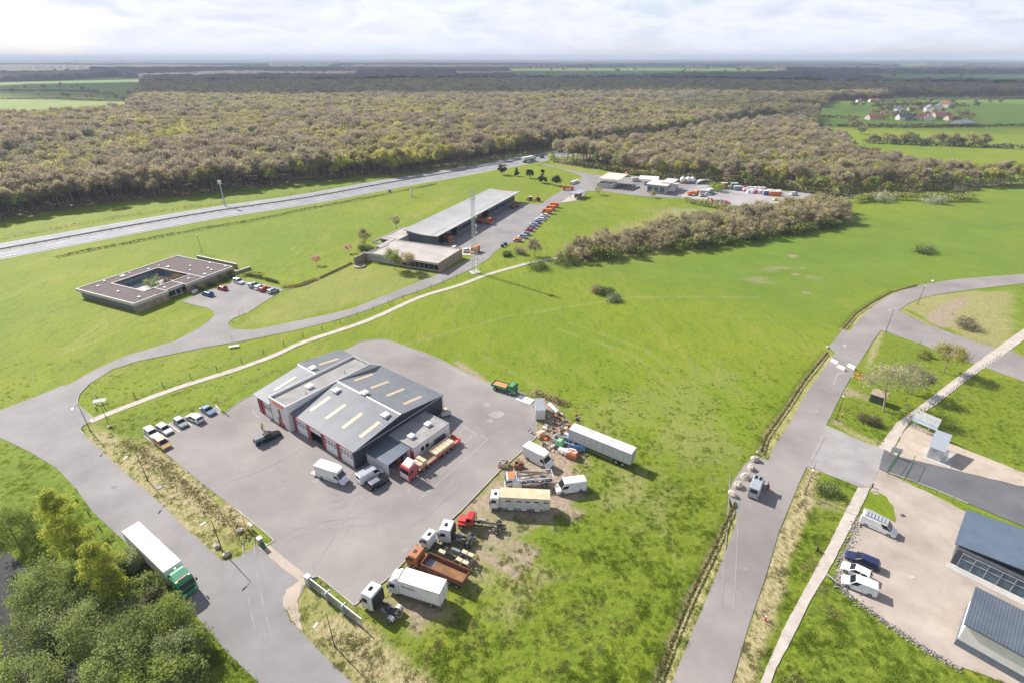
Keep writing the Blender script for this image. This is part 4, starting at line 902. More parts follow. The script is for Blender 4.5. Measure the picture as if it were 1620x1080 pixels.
mb = MB(); mb.box(cx0+1.5, cx1-1.5, cy1-.08, cy1-.02, .5, 2.2); mb.box(cx1-.08, cx1-.02, cy0+1, cy1-1, .5, 2.2); mb.box(11.2, 17.1, 3.4, 3.5, .1, 2.3); mb.build('window', 'glass_blue', of)
mb = MB(); mb.tube((13.8, .3, 0), (13.8, .3, 2.3), .12); mb.tube((15.6, .2, 0), (15.6, .2, 2.3), .12); mb.box(11.6, 16.8, .4, .7, .4, .55); mb.build('entrance_post', 'coping', of)
mb = MB(); mb.box(17.3, 19.6, -2.5, -2.2, 0, 1.0, .12); mb.build('entrance_wall', 'wall_white', of)
mb = MB(); mb.box(cx0, cx1, cy0, cy1, -.3, .03); mb.build('courtyard_floor', 'concrete', of)
for q, s in (((405, 350), .0), ((680, 187), .9), ((365, 250), 1.2), ((240, 285), .5), ((195, 320), .5), ((335, 357), .5), ((480, 396), .6), ((835, 180), .45), ((957, 197), .55), ((980, 208), .5), ((935, 237), .8), ((833, 210), .4), ((1078, 183), .5), ((970, 160), .5), ((545, 203), .5), ((415, 230), .3), ((620, 178), .3), ((823, 268), .5), ((658, 330), .5)):
    if not s: continue
    x, y = fB.loc(*z6(*q), 3.1); mb = MB(); mb.box(x-s/2, x+s/2, y-s/2, y+s/2, HB-.05, HB+.28); mb.box(x-s/2-.08, x+s/2+.08, y-s/2-.08, y+s/2+.08, HB+.28, HB+.36); mb.build('roof_vent', 'vent_white', br)
def wall_thing(name, p, q, h, th, m, label, cat='wall', z=0):
    a, b = p, q; L = math.dist(a, b); r = empty(name, (*a, z), azof(a, b), label, cat)
    mb = MB(); mb.box(0, L, -th/2, th/2, -.5, h); mb.build('wall_body', m, r); mb = MB(); mb.box(-.03, L+.03, -th/2-.04, th/2+.04, h+.001, h+.1); mb.build('coping', 'coping', r); return r
wall_thing('garden_wall', fB.world(41.8, 26), fB.world(41.2, 3.8), 1.8, .5, 'stone', 'long free standing stone garden wall behind the courtyard office')
wall_thing('garden_wall', fB.world(36.6, 0), fB.world(43, -1), .9, .5, 'stone', 'short low stone wall running off the corner of the courtyard office')
# ---- low office joined to the long shed
fC = Frame(G(691.7, 416.9, 3.4), math.radians(67.2)); z4 = lambda x, y: (550+x/5.4, 290+y/5.4)
lo = empty('low_office', (*fC.o, 0), fC.a, 'low flat roofed office with stone end walls and glazed front before the long shed', 'office building')
mb = MB(); mb.box(0, 17.5, 0, 29.5, 2.9, 3.35); mb.box(17.501, 36, 29.6, 37.5, 2.9, 3.34); mb.box(8, 17.5, 29.501, 33, 2.9, 3.34); mb.build('roof', 'old_roof', lo)
mb = MB(); mb.box(-.3, 0, -.3, 33, 2.8, 3.6); mb.box(0, 17.5, -.35, 0, 2.8, 3.6); mb.box(17.501, 17.8, 0, 29, 2.8, 3.6); mb.box(12.5, 36, 37.501, 37.8, 2.8, 3.6); mb.box(0, 12.2, 29.6, 29.9, 3.351, 3.6); mb.box(12.2, 12.5, 30, 37.8, 2.8, 3.55); mb.box(19.5, 19.8, 31, 37.4, 3.341, 3.55); mb.box(12.5, 19.5, 31, 31.3, 3.341, 3.55); mb.build('roof_edge', 'coping', lo)
mb = MB(); mb.box(-.35, 18, -.75, -.351, -.3, 3.7); mb.box(-6.5, -.31, 32.4, 32.8, -.3, 3.2); mb.box(-.3, 12, 32.4, 32.8, -.3, 2.79); mb.build('stone_wall', 'stone', lo)
mb = MB(); mb.box(.6, .9, 19, 32, -.2, 2.85); mb.box(17, 17.4, .1, 29, -.2, 2.85); mb.box(35, 35.4, 30, 37, -.2, 2.85); mb.box(17.6, 35, 37, 37.4, -.2, 2.85); mb.box(17.6, 35, 29.7, 30, -.2, 2.85); mb.build('wall', 'concrete', lo)
mb = MB(); mb.box(1.0, 1.1, .2, 19, .3, 2.6); mb.build('window', 'window_dark', lo)
for k in range(10): mb = MB(); mb.box(.9, 1.0, .2+k*2.05, .32+k*2.05, .1, 2.85); mb.build('mullion', 'coping', lo)
mb = MB(); mb.box(.5, 1.3, .1, 19.2, 0, .3); mb.build('plinth', 'coping', lo)
mb = MB(); mb.tube((-6.3, 30.6, -.2), (-6.3, 30.6, .45), 2.3, 2.3, 20); mb.build('round_planter', 'stone', lo)
# ---- long shed
fD = Frame(G(692.6, 374.3, 5.2), math.radians(67.1))
z0D = 5.0
sh = empty('long_shed', (*fD.o, 0), fD.a, 'long vehicle shed with pale grey sweeping roof and dark glazed front', 'shed')
N_ = 8; prof = []
for k in range(N_+1):
    t = k/N_; y = t*18.5; prof.append((y, 4.9+.5*t*t+.45*(1-t)**3+.5*(1-(2*t-1)**2)*0-.3*math.sin(math.pi*t)))
mb = MB(); P_ = prof+[(y, z-.3) for y, z in reversed(prof)]
# follow the front skew of the roof line seen in the photograph
mb.loft([[(-.5+ .16*y, y, z) for y, z in P_], [(30, y, z) for y, z in P_], [(60, y, z) for y, z in P_], [(90.5, y, z) for y, z in P_]])
rf = mb.build('roof', 'shed_roof', sh)
mb = MB(); mb.box(.6, 90.4, 3.6, 3.75, 5.0, 5.06); mb.build('roof_seam', 'metal_grey', rf)
mb = MB(); mb.box(3.5, 88, 16.9, 17.3, -.1, 5.0); mb.box(88, 88.4, 2.8, 17.3, -.1, 4.75); mb.box(3.1, 3.5, 2.6, 17.3, -.1, 4.75)
bays = [(5, 12), (15, 21), (47, 54), ]; xs_ = [3.5]+[q for b in bays for q in b]+[88]
for i in range(0, len(xs_), 2): mb.box(xs_[i], xs_[i+1], 2.6, 2.9, -.1, 1.0); mb.box(xs_[i], xs_[i+1], 2.6, 2.9, 2.6, 4.7)
for b in bays: mb.box(b[0], b[1], 2.6, 2.9, 4.3, 4.7)
for i in range(0, len(xs_), 2):
    k = xs_[i]
    while k < xs_[i+1]-.3: mb.box(k, k+.3, 2.6, 2.9, 1.0, 2.6); k += 2.2
mb.build('wall', 'shed_wall', sh)
for i in range(0, len(xs_), 2): mb = MB(); mb.box(xs_[i], xs_[i+1], 2.72, 2.78, 1.0, 2.6); mb.build('window', 'window_dark', sh)
mb = MB(); mb.box(3.6, 88, 3.0, 16.8, .02, .06); mb.build('floor', 'interior', sh)
for k in range(9): mb = MB(); mb.box(4+k*10.4, 4.25+k*10.4, .9, 1.15, 0, 4.9) if False else mb.box(4+k*10.4, 4.25+k*10.4, 2.35, 2.59, 0, 4.75); mb.build('column', 'metal_grey', sh)
# ---- gabled houses of the village and the farms
def house(u, v, L, Wd, hw, hr, az, wallm, roofm, label, group=None, nwin=4, chim=True, cat='house', z=0, name='house'):
    x, y = G(u, v, z); r = empty(name, (x, y, 0), az, label, cat, group)
    mb = MB(); mb.xprism([(-Wd/2, -.5), (Wd/2, -.5), (Wd/2, hw), (0, hr-.12), (-Wd/2, hw)], -L/2, L/2); w = mb.build('wall', wallm, r)
    sl = (hr-hw)/(Wd/2); o_ = .35
    mb = MB(); mb.xprism([(-Wd/2-o_, hw-sl*o_), (0, hr), (0, hr+.2), (-Wd/2-o_, hw-sl*o_+.2)], -L/2-.3, L/2+.3); mb.xprism([(0.001, hr), (Wd/2+o_, hw-sl*o_), (Wd/2+o_, hw-sl*o_+.2), (.001, hr+.2)], -L/2-.3, L/2+.3); rf = mb.build('roof', roofm, r)
    if chim: mb = MB(); mb.box(L*.28, L*.28+.8, -.4, .4, hr-.6, hr+1.1); mb.build('chimney', wallm, rf)
    for k in range(nwin):
        for s in (-1, 1): mb = MB(); xx = -L/2+L*(k+.5)/nwin; mb.box(xx-.5, xx+.5, s*Wd/2-.05, s*Wd/2+.05, .9, 2.1); mb.build('window', 'window_dark', r)
    return r
R_ = math.radians
V8 = lambda x, y: (1340+x/8.1, 150+y/8.1)
for a in ((350, 318, 22, 9, 3.0, 6.5, 8, 'render_cream', 'tile_red', 'long red tiled bungalow at the left end of the village'),
          (650, 240, 10, 8, 6, 9.5, 80, 'wall_white', 'slate', 'tall white gabled house standing among trees behind the village row'),
          (480, 245, 5, 4, 2.6, 4.2, 20, 'wall_white', 'tile_red', 'tiny white outhouse beside dark trees in the village'),
          (745, 325, 22, 8, 4, 7.5, 0, 'wall_white', 'slate', 'long white row house under a dark slate roof in the village'),
          (905, 325, 18, 8, 4, 7.5, 0, 'wall_white', 'tile_red', 'white row house under a bright red tiled roof in the village'),
          (1020, 330, 9, 8, 4, 7, 70, 'wall_white', 'tile_red', 'white gable end house right of the red roofed row'),
          (840, 205, 14, 8, 2.5, 5, 0, 'render_cream', 'tile_red', 'low red roofed barn up the slope behind the village row'),
          (1035, 218, 12, 9, 5, 9, 75, 'wall_white', 'metal_grey', 'white house with pale grey roof left of the upper village cluster'),
          (1085, 232, 13, 9, 5, 8.5, 35, 'render_cream', 'old_roof', 'cream hip like house in front of the upper village cluster'),
          (1165, 192, 12, 9, 5, 9, 60, 'wall_white', 'metal_grey', 'white house with grey roof in the middle of the upper village cluster'),
          (1255, 165, 13, 9, 5, 9, 110, 'wall_white', 'tile_red', 'white gabled house with red roof at the top right of the village'),
          (1190, 290, 22, 9, 3, 6.5, 5, 'render_cream', 'tile_red', 'wide red roofed farmhouse behind the white blossom tree'),
          (1340, 330, 16, 8, 3, 5.8, 0, 'render_cream', 'tile_red', 'low red roofed cottage right of the white blossom tree'),
          (1465, 395, 19, 12, 3, 6, 10, 'metal_grey', 'metal_grey', 'grey metal barn at the lower right end of the village'),
          (140, 100, 8, 6, 3, 5, 10, 'wall_white', 'tile_red', 'small white house alone by the road left of the village'),
          (340, 92, 18, 7, 3, 5, 5, 'wall_white', 'tile_red', 'low white house with red roof above the dark trees left of the village')):
    u, v = V8(a[0], a[1]); house(u, v, a[2], a[3]*1.1, a[4], a[5], R_(a[6]), a[7], a[8], a[9], 'houses of the distant village')
for a in ((838, 136, 34, 14, 5, 10, 5, 'wall_white', 'tile_red', 'white farmhouse in the clearing of the far wood, left one'), (852, 136.5, 26, 14, 5, 9, 80, 'render_cream', 'slate', 'dark roofed barn beside the white farmhouse in the far clearing'),
          (1003, 111, 60, 24, 7, 15, 5, 'render_cream', 'tile_red', 'far farmhouse with red roof on the left of the distant green fields'), (1018, 112, 50, 22, 7, 14, 70, 'render_cream', 'tile_red', 'second far red roofed farmhouse on the distant green fields'),
          (1078, 117.5, 40, 20, 7, 13, 20, 'wall_white', 'slate', 'far pale farm block in the middle of the distant fields'), (1108, 119.5, 90, 26, 6, 11, 3, 'metal_grey', 'slate', 'long dark farm shed across the distant fields'),
          (1178, 119.5, 34, 18, 6, 12, 20, 'wall_white', 'tile_red', 'far white house in the right part of the distant fields'), (1205, 120.5, 40, 18, 6, 11, 5, 'render_cream', 'tile_red', 'far cream house right of a dark conifer in the distant fields'),
          (1273, 115.5, 30, 16, 6, 11, 5, 'wall_white', 'slate', 'far white cottage at the edge of the distant wood, left one'), (1308, 115.5, 30, 16, 6, 11, 60, 'wall_white', 'slate', 'far white cottage at the edge of the distant wood, right one'),
          (165, 116.5, 40, 20, 6, 10, 3, 'wall_white', 'slate', 'far white roofed shed above the dark fields on the left')):
    house(a[0], a[1], a[2]*.6, a[3]*.7, a[4]*.7, a[5]*.7, R_(a[6]), a[7], a[8], a[9], 'far farms on the skyline', 3, False)
# ---- grey house corner and blue roofed hall at the right edge
hs = empty('grey_house', (*G(1500, 889), 0), azof(G(1500, 889), G(1526, 812)), 'dark house with ribbed blue grey roof and wide glazed front by the gravel yard', 'house')
fH = Frame(G(1500, 889), azof(G(1500, 889), G(1526, 812)))
mb = MB(); mb.box(.2, 10.6, -9.8, -.2, 0, 3.0); mb.build('wall', mat('house_dark', (.055, .06, .07), .7), hs)
mb = MB(); mb.add([(.9, .35, 3.1), (11, .35, 3.1), (11, -10, 4.3), (.9, -10, 4.3), (.9, .35, 3.28), (11, .35, 3.28), (11, -10, 4.48), (.9, -10, 4.48)], [(3, 2, 1, 0), (4, 5, 6, 7), (0, 1, 5, 4), (1, 2, 6, 5), (2, 3, 7, 6), (3, 0, 4, 7)]); mb.build('roof', ribmat('roof_blue', (.10, .135, .18), (.13, .17, .22), 0, .45, .45, .3), hs)
mb = MB(); mb.box(.1, .18, -9, -1.0, .1, 2.7); wn_ = mb.build('window', 'glass_blue', hs)
mb = MB()
for k in range(6): mb.box(.02, .098, -9.05+k*1.6, -8.97+k*1.6, .05, 2.75)
mb.box(.02, .098, -9, -1, 1.7, 1.78); mb.box(.02, .098, -9.05, -.95, 2.751, 2.85); mb.build('window_frame', 'galv', wn_)
mb = MB(); mb.box(-1.4, .0, -9.9, .2, -.02, .08); mb.build('terrace', 'concrete', hs)
h2 = empty('white_hall', (*G(1509, 1018), 0), azof(G(1509, 1018), G(1531, 950)), 'white walled hall with dark base at the bottom right edge of the photo', 'building')
mb = MB(); mb.box(0, 7.5, -12, 0, 1.2, 4.2); mb.build('wall', 'wall_white', h2); mb = MB(); mb.box(-.05, 7.55, -12.05, .05, -.1, 1.199); mb.build('base', mat('base_grey', (.12, .14, .17), .6), h2)
mb = MB(); mb.box(-.3, 7.8, -12.3, .3, 4.2, 4.4); mb.build('roof', 'roof_metal_small', h2)
# ---------------------------------------------------------------- vehicles (x forward, origin on the ground under the middle)
def paint(name, c, rough=.3, var=.06, **k):
    return mat(name, c, rough, var=var, scale=1.3, **k)
paint('p_white', (.60, .59, .58), c2=(.75, .75, .76), detail=7); paint('p_offwhite', (.52, .51, .49), .5, c2=(.64, .63, .62), detail=7); paint('p_silver', (.38, .40, .43), .3, metal=.3); paint('p_grey', (.16, .17, .19)); paint('p_black', (.012, .013, .015), .25)
paint('p_navy', (.016, .022, .07)); paint('p_blue', (.05, .10, .28)); paint('p_red', (.42, .03, .03)); paint('p_pinkred', (.50, .09, .11)); paint('p_orange', (.62, .17, .03)); paint('p_sand', (.60, .36, .16)); paint('p_green', (.02, .28, .11)); paint('p_green_pale', (.22, .50, .30)); paint('p_truck_green', (.06, .27, .10), .5)
paint('p_yellow', (.65, .55, .05)); paint('p_steelblue', (.16, .22, .33)); paint('p_dirty', (.45, .44, .42), .7, c2=(.58, .57, .55)); paint('p_graygreen', (.30, .34, .34))
mat('tyre', (.014, .014, .015), .85); mat('rim_metal', (.30, .31, .33), .4, metal=.5); mat('auto_glass', (.012, .016, .022), .06, scale=2, var=.3); mat('auto_glass_blue', (.02, .07, .13), .06, scale=2)
mat('lamp_glass', (.55, .56, .58), .15); mat('lamp_red', (.35, .01, .01), .3); mat('plastic', (.022, .022, .025), .6); mat('chassis', (.030, .028, .028), .75, scale=2, c2=(.06, .055, .052))
mat('rust_orange', (.42, .11, .025), .75, scale=1.2, c2=(.30, .14, .06), detail=8); mat('rust_brown', (.125, .045, .022), .85, scale=1.1, c2=(.21, .085, .045), detail=8); mat('rust_floor', (.14, .065, .025), .9, scale=.7, c2=(.26, .13, .05), detail=9)
mat('tarp_white', (.66, .64, .62), .6, scale=.6, c2=(.74, .72, .70)); mat('lichen_roof', (.44, .34, .20), .85, scale=.6, c2=(.56, .46, .32), detail=9); mat('trailer_side', (.40, .41, .42), .7, scale=.5, c2=(.54, .55, .56), detail=9, stretch=(6, 6, .5)); mat('trailer_roof', (.38, .36, .35), .8, scale=.8, c2=(.56, .53, .51), detail=9)
mat('wood_deck', (.22, .14, .09), .85, scale=1.2, c2=(.34, .24, .16), stretch=(1, 6, 1)); mat('load_tan', (.52, .39, .25), .85, scale=2, c2=(.66, .52, .36)); mat('red_floor', (.50, .09, .06), .6); mat('cage_grey', (.12, .12, .13), .6)
_wheels = {}
def wheel(root, x, y, r=.32, w=.22, rim='rim_metal', side=1):
    key = (round(r, 2), round(w, 2), rim)
    if key not in _wheels:
        mb = MB(); mb.tube((0, -w/2, 0), (0, w/2, 0), r, r, 16); t = mb.build('wheel', 'tyre')
        m2 = MB(); m2.tube((0, -w/2-.012, 0), (0, w/2+.012, 0), r*.6, r*.6, 12); q = m2.build('rim', rim, t)
        _wheels[key] = (t.data, q.data); bpy.data.objects.remove(q); bpy.data.objects.remove(t); CH.pop('wheel', None)
    a, b = _wheels[key]
    t = bpy.data.objects.new('wheel', a); col.objects.link(t); setparent(t, root); t.location = (x, y, r)
    q = bpy.data.objects.new('rim', b); col.objects.link(q); setparent(q, t)
def panel(root, name, P, m, ins=.06, off=.012, label=None):
    P = [Vector(p) for p in P]; c = sum(P, Vector())/4
    nrm = (P[1]-P[0]).cross(P[3]-P[0]).normalized()
    Q = []
    for p in P:
        d = c-p; Q.append(p+d.normalized()*min(ins*1.4, d.length*.5)+nrm*off)
    return MB().add(Q, [(0, 1, 2, 3)]).build(name, m, root, label=label)
def sec(x, w, z0, z1, ch=.1):
    return [(x, -w, z0), (x, -w, z1-ch), (x, -w+ch*.9, z1), (x, w-ch*.9, z1), (x, w, z1-ch), (x, w, z0)]
def place(o, p, q=None, z=0, az=None, mid=True):
    """p, q: rear and front surveyed points on the plane z"""
    a = G(*p, z)
    if q is not None:
        b = G(*q, z); az = azof(a, b); a = ((a[0]+b[0])/2, (a[1]+b[1])/2)
    o.location = (a[0], a[1], 0.03); o.rotation_euler = (0, 0, az); return o
STY = { # L, W, H, belt, windscreen base, windscreen top, roof rear, tail base
 'hatch': (4.05, 1.74, 1.46, .92, .24, .07, -.40, -.48), 'estate': (4.7, 1.8, 1.48, .93, .23, .07, -.42, -.485), 'sedan': (4.5, 1.78, 1.42, .90, .20, .05, -.22, -.36),
 'mpv': (4.4, 1.82, 1.68, 1.02, .30, .12, -.44, -.49), 'small_van': (4.3, 1.82, 1.86, 1.06, .29, .15, -.475, -.495), 'suv': (4.5, 1.88, 1.75, 1.08, .22, .08, -.44, -.485), 'pickup': (5.1, 1.85, 1.75, 1.08, .24, .11, -.10, -.13),
 'van': (5.6, 2.0, 2.45, 1.20, .36, .24, -.485, -.495), 'midvan': (5.0, 1.95, 2.0, 1.12, .34, .20, -.48, -.495)}
def car(label, pm, style='hatch', cat='car', name='parked_car', group=None, detail=True, roofm=None, glass='auto_glass', L=None):
    l, W_, Hh, bt, a, b, c, d = STY[style]; l = L or l; r = empty(name, (0, 0, 0), 0, label, cat, group); w = W_/2; nose = bt*.80
    mb = MB(); x = lambda f: f*l
    hood = bt-.02
    S_ = [sec(x(.5), w*.80, .32, nose*.72), sec(x(.47), w*.92, .25, nose*.86), sec(x(.40), w*.97, .22, nose*.98), sec(x(a), w, .20, hood), sec(x(0), w, .20, bt), sec(x(-.40), w*.99, .20, bt), sec(x(-.47), w*.95, .25, bt*.97), sec(x(-.5), w*.88, .34, bt*.80)]
    if style == 'sedan': S_[5] = sec(x(-.40), w*.98, .20, bt*.96)
    mb.loft(S_)
    tw = w*(.80 if style not in ('van', 'midvan', 'small_van') else .90); zt = Hh-.03
    B = [(x(d)+.02, -w*.97, bt-.03), (x(a), -w*.97, bt-.03), (x(a), w*.97, bt-.03), (x(d)+.02, w*.97, bt-.03)]
    T_ = [(x(c), -tw, zt), (x(b), -tw, zt), (x(b), tw, zt), (x(c), tw, zt)]
    if style == 'pickup':
        bx = MB()
    mb.add(B+T_, [(3, 2, 1, 0), (4, 5, 6, 7), (0, 1, 5, 4), (1, 2, 6, 5), (2, 3, 7, 6), (3, 0, 4, 7)])
    mb.build('body', pm, r, bevel=.05)
    mb = MB(); mb.loft([[(x(c)+.03, -tw+.04, zt-.01), (x(b)-.02, -tw+.05, zt-.01), (x(b)-.02, tw-.05, zt-.01), (x(c)+.03, tw-.04, zt-.01)], [(x(c)+.15, -tw+.16, Hh+.02), (x(b)-.18, -tw+.16, Hh+.02), (x(b)-.18, tw-.16, Hh+.02), (x(c)+.15, tw-.16, Hh+.02)]])
    mb.build('roof', roofm or pm, r)
    panel(r, 'windscreen', [B[1], B[2], T_[2], T_[1]], glass, .07)
    isvan = style in ('van', 'midvan', 'small_van')
    panel(r, 'rear_window', [B[3], B[0], T_[0], T_[3]], glass, .10 if not isvan else .3)
    for s in (0, 1):
        b0, b1, t0, t1 = (B[0], B[1], T_[0], T_[1]) if s == 0 else (B[3], B[2], T_[3], T_[2])
        lp = lambda p, q, t: tuple(p[i]+(q[i]-p[i])*t for i in range(3))
        if isvan: cuts = [((b[0] if False else .72), 1)]
        elif style == 'pickup': cuts = [(0, 1)]
        else: cuts = [(.52, 1), (.16, .52)]
        for u0, u1 in cuts:
            q = [lp(b0, b1, u0), lp(b0, b1, u1), lp(t0, t1, u1), lp(t0, t1, u0)]
            if style == 'van': q = [q[0], q[1], lp(q[1], q[2], .62), lp(q[0], q[3], .62)]
            if s: q = [q[1], q[0], q[3], q[2]]
            panel(r, 'side_window', q, glass, .06)
    if style == 'pickup':
        mb = MB(); mb.box(x(-.475), x(-.15), -w*.82, w*.82, bt+.004, bt+.012); mb.build('load_bed', 'plastic', r)
    wr = .32 if Hh < 2.2 else .36
    for sx in (.31, -.30):
        for sy in (-1, 1): wheel(r, x(sx), sy*(w-.09), wr, .24)
    if detail:
        for sy in (-1, 1):
            mb = MB(); mb.box(x(.455), x(.483), sy*w*.62-.14, sy*w*.62+.14, nose*.66, nose*.82); mb.build('headlight', 'lamp_glass', r)
            mb = MB(); mb.box(x(-.503), x(-.49), sy*w*.74-.09, sy*w*.74+.09, bt*.62, bt*.85); mb.build('tail_light', 'lamp_red', r)
            mb = MB(); mb.box(x(a)-.35, x(a)-.22, sy*(w+.02) if sy > 0 else -w-.18, sy*(w+.18) if sy > 0 else -w-.02, bt+.02, bt+.18); mb.build('mirror', 'plastic', r)
        mb = MB(); mb.box(x(.485), x(.5)+.012, -w*.5, w*.5, .34, nose*.52); mb.build('grille', 'plastic', r)
    return r
def box_van(label, pm='p_white', L=6.4, luton=False, name='box_van', boxm='p_white', group=None, tail=False):
    r = car(label, pm, 'van', 'van', name, group, L=L)
    # replace the rear body by a cargo box
    for ch in list(children(r)):
        if ch.name.startswith(('rear_window', 'roof')): CH[r.name].remove(ch); bpy.data.objects.remove(ch)
    for ch in children(r):
        if ch.name.startswith('body'):
            me = ch.data; bm = bmesh.new(); bm.from_mesh(me)
            for v in bm.verts:
                if v.co.x < -.1*L and v.co.z > .5: v.co.z = min(v.co.z, .78)
                if v.co.x < -.1*L and v.co.z > 2: v.co.x = .1*L
            bm.free()
    x0, x1 = -L/2-.05, L*.17; hb = 3.0
    mb = MB(); mb.box(x0, x1, -1.08, 1.08, .80, hb)
    if luton: mb.loft([[(x1+.001, -1.05, 2.35), (x1+.001, 1.05, 2.35), (x1+.001, 1.05, hb), (x1+.001, -1.05, hb)], [(x1+.9, -.9, 2.4), (x1+.9, .9, 2.4), (x1+.8, .85, hb-.15), (x1+.8, -.85, hb-.15)]])
    bx = mb.build('cargo_box', boxm, r, bevel=.04)
    mb = MB()
    for s in (-1, 1): mb.box(x0-.01, x1+.01, s*1.085-.012, s*1.085+.012, .8, .92)
    mb.build('box_trim', 'galv', bx)
    if tail: mb = MB(); mb.box(x0-1.1, x0-.02, -1.0, 1.0, .55, .62); mb.build('tail_lift', 'p_white', r)
    return r
def cab(r, pm, xf, Hc=3.0, Lc=2.1, W_=2.44, roofm=None, defl=False, glass='auto_glass', dmat=None, hatch=True, name='cab', sleeper=False, z0=.75):
    """cab-over truck cab with its front at x = xf"""
    w = W_/2; xb = xf-Lc
    mb = MB(); mb.loft([[(xb, -w, z0), (xf-.06, -w, z0-.25), (xf-.06, w, z0-.25), (xb, w, z0)], [(xb, -w, 1.85), (xf, -w, 1.75), (xf, w, 1.75), (xb, w, 1.85)], [(xb, -w*.97, Hc-.15), (xf-.28, -w*.95, Hc-.2), (xf-.28, w*.95, Hc-.2), (xb, w*.97, Hc-.15)], [(xb+.05, -w*.90, Hc), (xf-.45, -w*.88, Hc-.02), (xf-.45, w*.88, Hc-.02), (xb+.05, w*.90, Hc)]])
    c = mb.build(name, pm, r, bevel=.05)
    zt = 1.75+(Hc-.2-1.75)*(.92 if Hc < 3.1 else .68)
    fx = lambda z: xf-.28*(z-1.75)/(Hc-.2-1.75)
    panel(c, 'windscreen', [(fx(1.75), -w*.97, 1.75), (fx(1.75), w*.97, 1.75), (fx(zt), w*.95, zt), (fx(zt), -w*.95, zt)], glass, .07, .015)
    for s in (-1, 1):
        q = [(xf-1.35, s*w, 1.8), (xf-.25, s*w, 1.75), (xf-.42, s*w*.975, zt-.1), (xf-1.35, s*w*.975, zt-.1)]
        if s > 0: q = [q[1], q[0], q[3], q[2]]
        panel(c, 'side_window', q, glass, .07, .02)
        mb = MB(); mb.box(xf-.3, xf-.12, s*(w+.2)-.09, s*(w+.2)+.09, 1.75, 2.35); mb.tube((xf-.2, s*w, 2.3), (xf-.2, s*(w+.2), 2.3), .02, n=4); mb.build('mirror', 'plastic', c)
        mb = MB(); mb.box(xf-.05, xf+.02, s*w*.74-.18, s*w*.74+.18, .62, .86); mb.build('headlight', 'lamp_glass', c)
        panel(c, 'door_seam', [(xf-1.42, s*(w+.001), .8), (xf-1.38, s*(w+.001), .8), (xf-1.38, s*(w+.001), 1.8), (xf-1.42, s*(w+.001), 1.8)][::1 if s < 0 else -1], 'plastic', 0, .02)
    mb = MB(); mb.box(xf-.02, xf+.025, -w*.72, w*.72, 1.0, 1.55); mb.build('grille', 'plastic', c)
    mb = MB(); mb.box(xf-.35, xf+.06, -w, w, .32, .60); mb.build('bumper', pm, c, bevel=.03)
    if hatch: mb = MB(); mb.box(xf-1.35, xf-.85, -.35, .35, Hc-.01, Hc+.05); mb.build('roof_hatch', 'window_dark', c)
    if defl:
        mb = MB(); mb.loft([[(xb+.1, -w*.86, Hc-.02), (xf-.7, -w*.84, Hc-.02), (xf-.7, w*.84, Hc-.02), (xb+.1, w*.86, Hc-.02)], [(xb+.12, -w*.8, Hc+.65), (xb+.5, -w*.75, Hc+.6), (xb+.5, w*.75, Hc+.6), (xb+.12, w*.8, Hc+.65)]]); mb.build('roof_deflector', dmat or pm, c, bevel=.05)
    return c
def chassis(r, x0, x1, fuel=True, z=.95, axles=(), dual=(), tr=.5, clutter=True, seed=1):
    mb = MB()
    for s in (-1, 1): mb.box(x0, x1, s*.42-.04, s*.42+.04, z-.25, z)
    n = max(2, int((x1-x0)/1.2))
    for k in range(n+1): xx = x0+.05+(x1-x0-.1)*k/n; mb.box(xx-.05, xx+.05, -.38, .38, z-.22, z-.04)
    c = mb.build('chassis_frame', 'chassis', r)
    rr = random.Random(seed)
    if clutter:
        mb = MB(); mb.tube((x1-.2, -.9, .7), (x1-1.3, -.9, .7), .30, n=10); mb.build('fuel_tank', 'metal_grey', r)
        mb = MB(); mb.box(x1-1.1, x1-.3, .62, 1.1, .45, 1.0); mb.build('battery_box', 'plastic', r)
        mb = MB()
        for k in range(14): xx = rr.uniform(x0+.3, x1-.2); yy = rr.uniform(-.35, .35); s = rr.uniform(.06, .2); mb.box(xx-s*1.5, xx+s*1.5, yy-s, yy+s, z-.1, z+rr.uniform(.05, .3), rr.uniform(-.3, .3))
        for k in range(4): mb.tube((x0+.2, rr.uniform(-.35, .35), z+.05), (x1, rr.uniform(-.35, .35), z+rr.uniform(.05, .3)), .025, n=5)
        mb.build('machinery', 'chassis', r)
    for x in axles:
        mb = MB(); mb.tube((x, -.95, tr), (x, .95, tr), .08, n=8); mb.build('axle', 'chassis', r)
        for s in (-1, 1): wheel(r, x, s*1.02, tr, .34)
    for x in dual:
        mb = MB(); mb.tube((x, -.95, tr), (x, .95, tr), .12, n=8); mb.build('axle', 'chassis', r)
        for s in (-1, 1): wheel(r, x, s*.94, tr, .58)
    return c
def mudguard(r, x, y, m='metal_grey', w=.62, rad=.6):
    mb = MB(); n = 8; prof = [(x+rad*math.cos(math.pi*(.12+.76*i/n)), .5+rad*math.sin(math.pi*(.12+.76*i/n))) for i in range(n+1)]; inner = [(x+(rad-.04)*math.cos(math.pi*(.12+.76*i/n)), .5+(rad-.04)*math.sin(math.pi*(.12+.76*i/n))) for i in range(n+1)]
    V = []; F = []
    for (a, b), (c, d) in zip(prof, inner): V += [(a, y-w/2, b), (a, y+w/2, b), (c, y+w/2, d), (c, y-w/2, d)]
    for i in range(n):
        for j in range(4): F.append((i*4+j, i*4+(j+1) % 4, i*4+4+(j+1) % 4, i*4+4+j))
    F += [(0, 1, 2, 3), (n*4+3, n*4+2, n*4+1, n*4)]
    mb.add(V, F).build('mudguard', m, r)
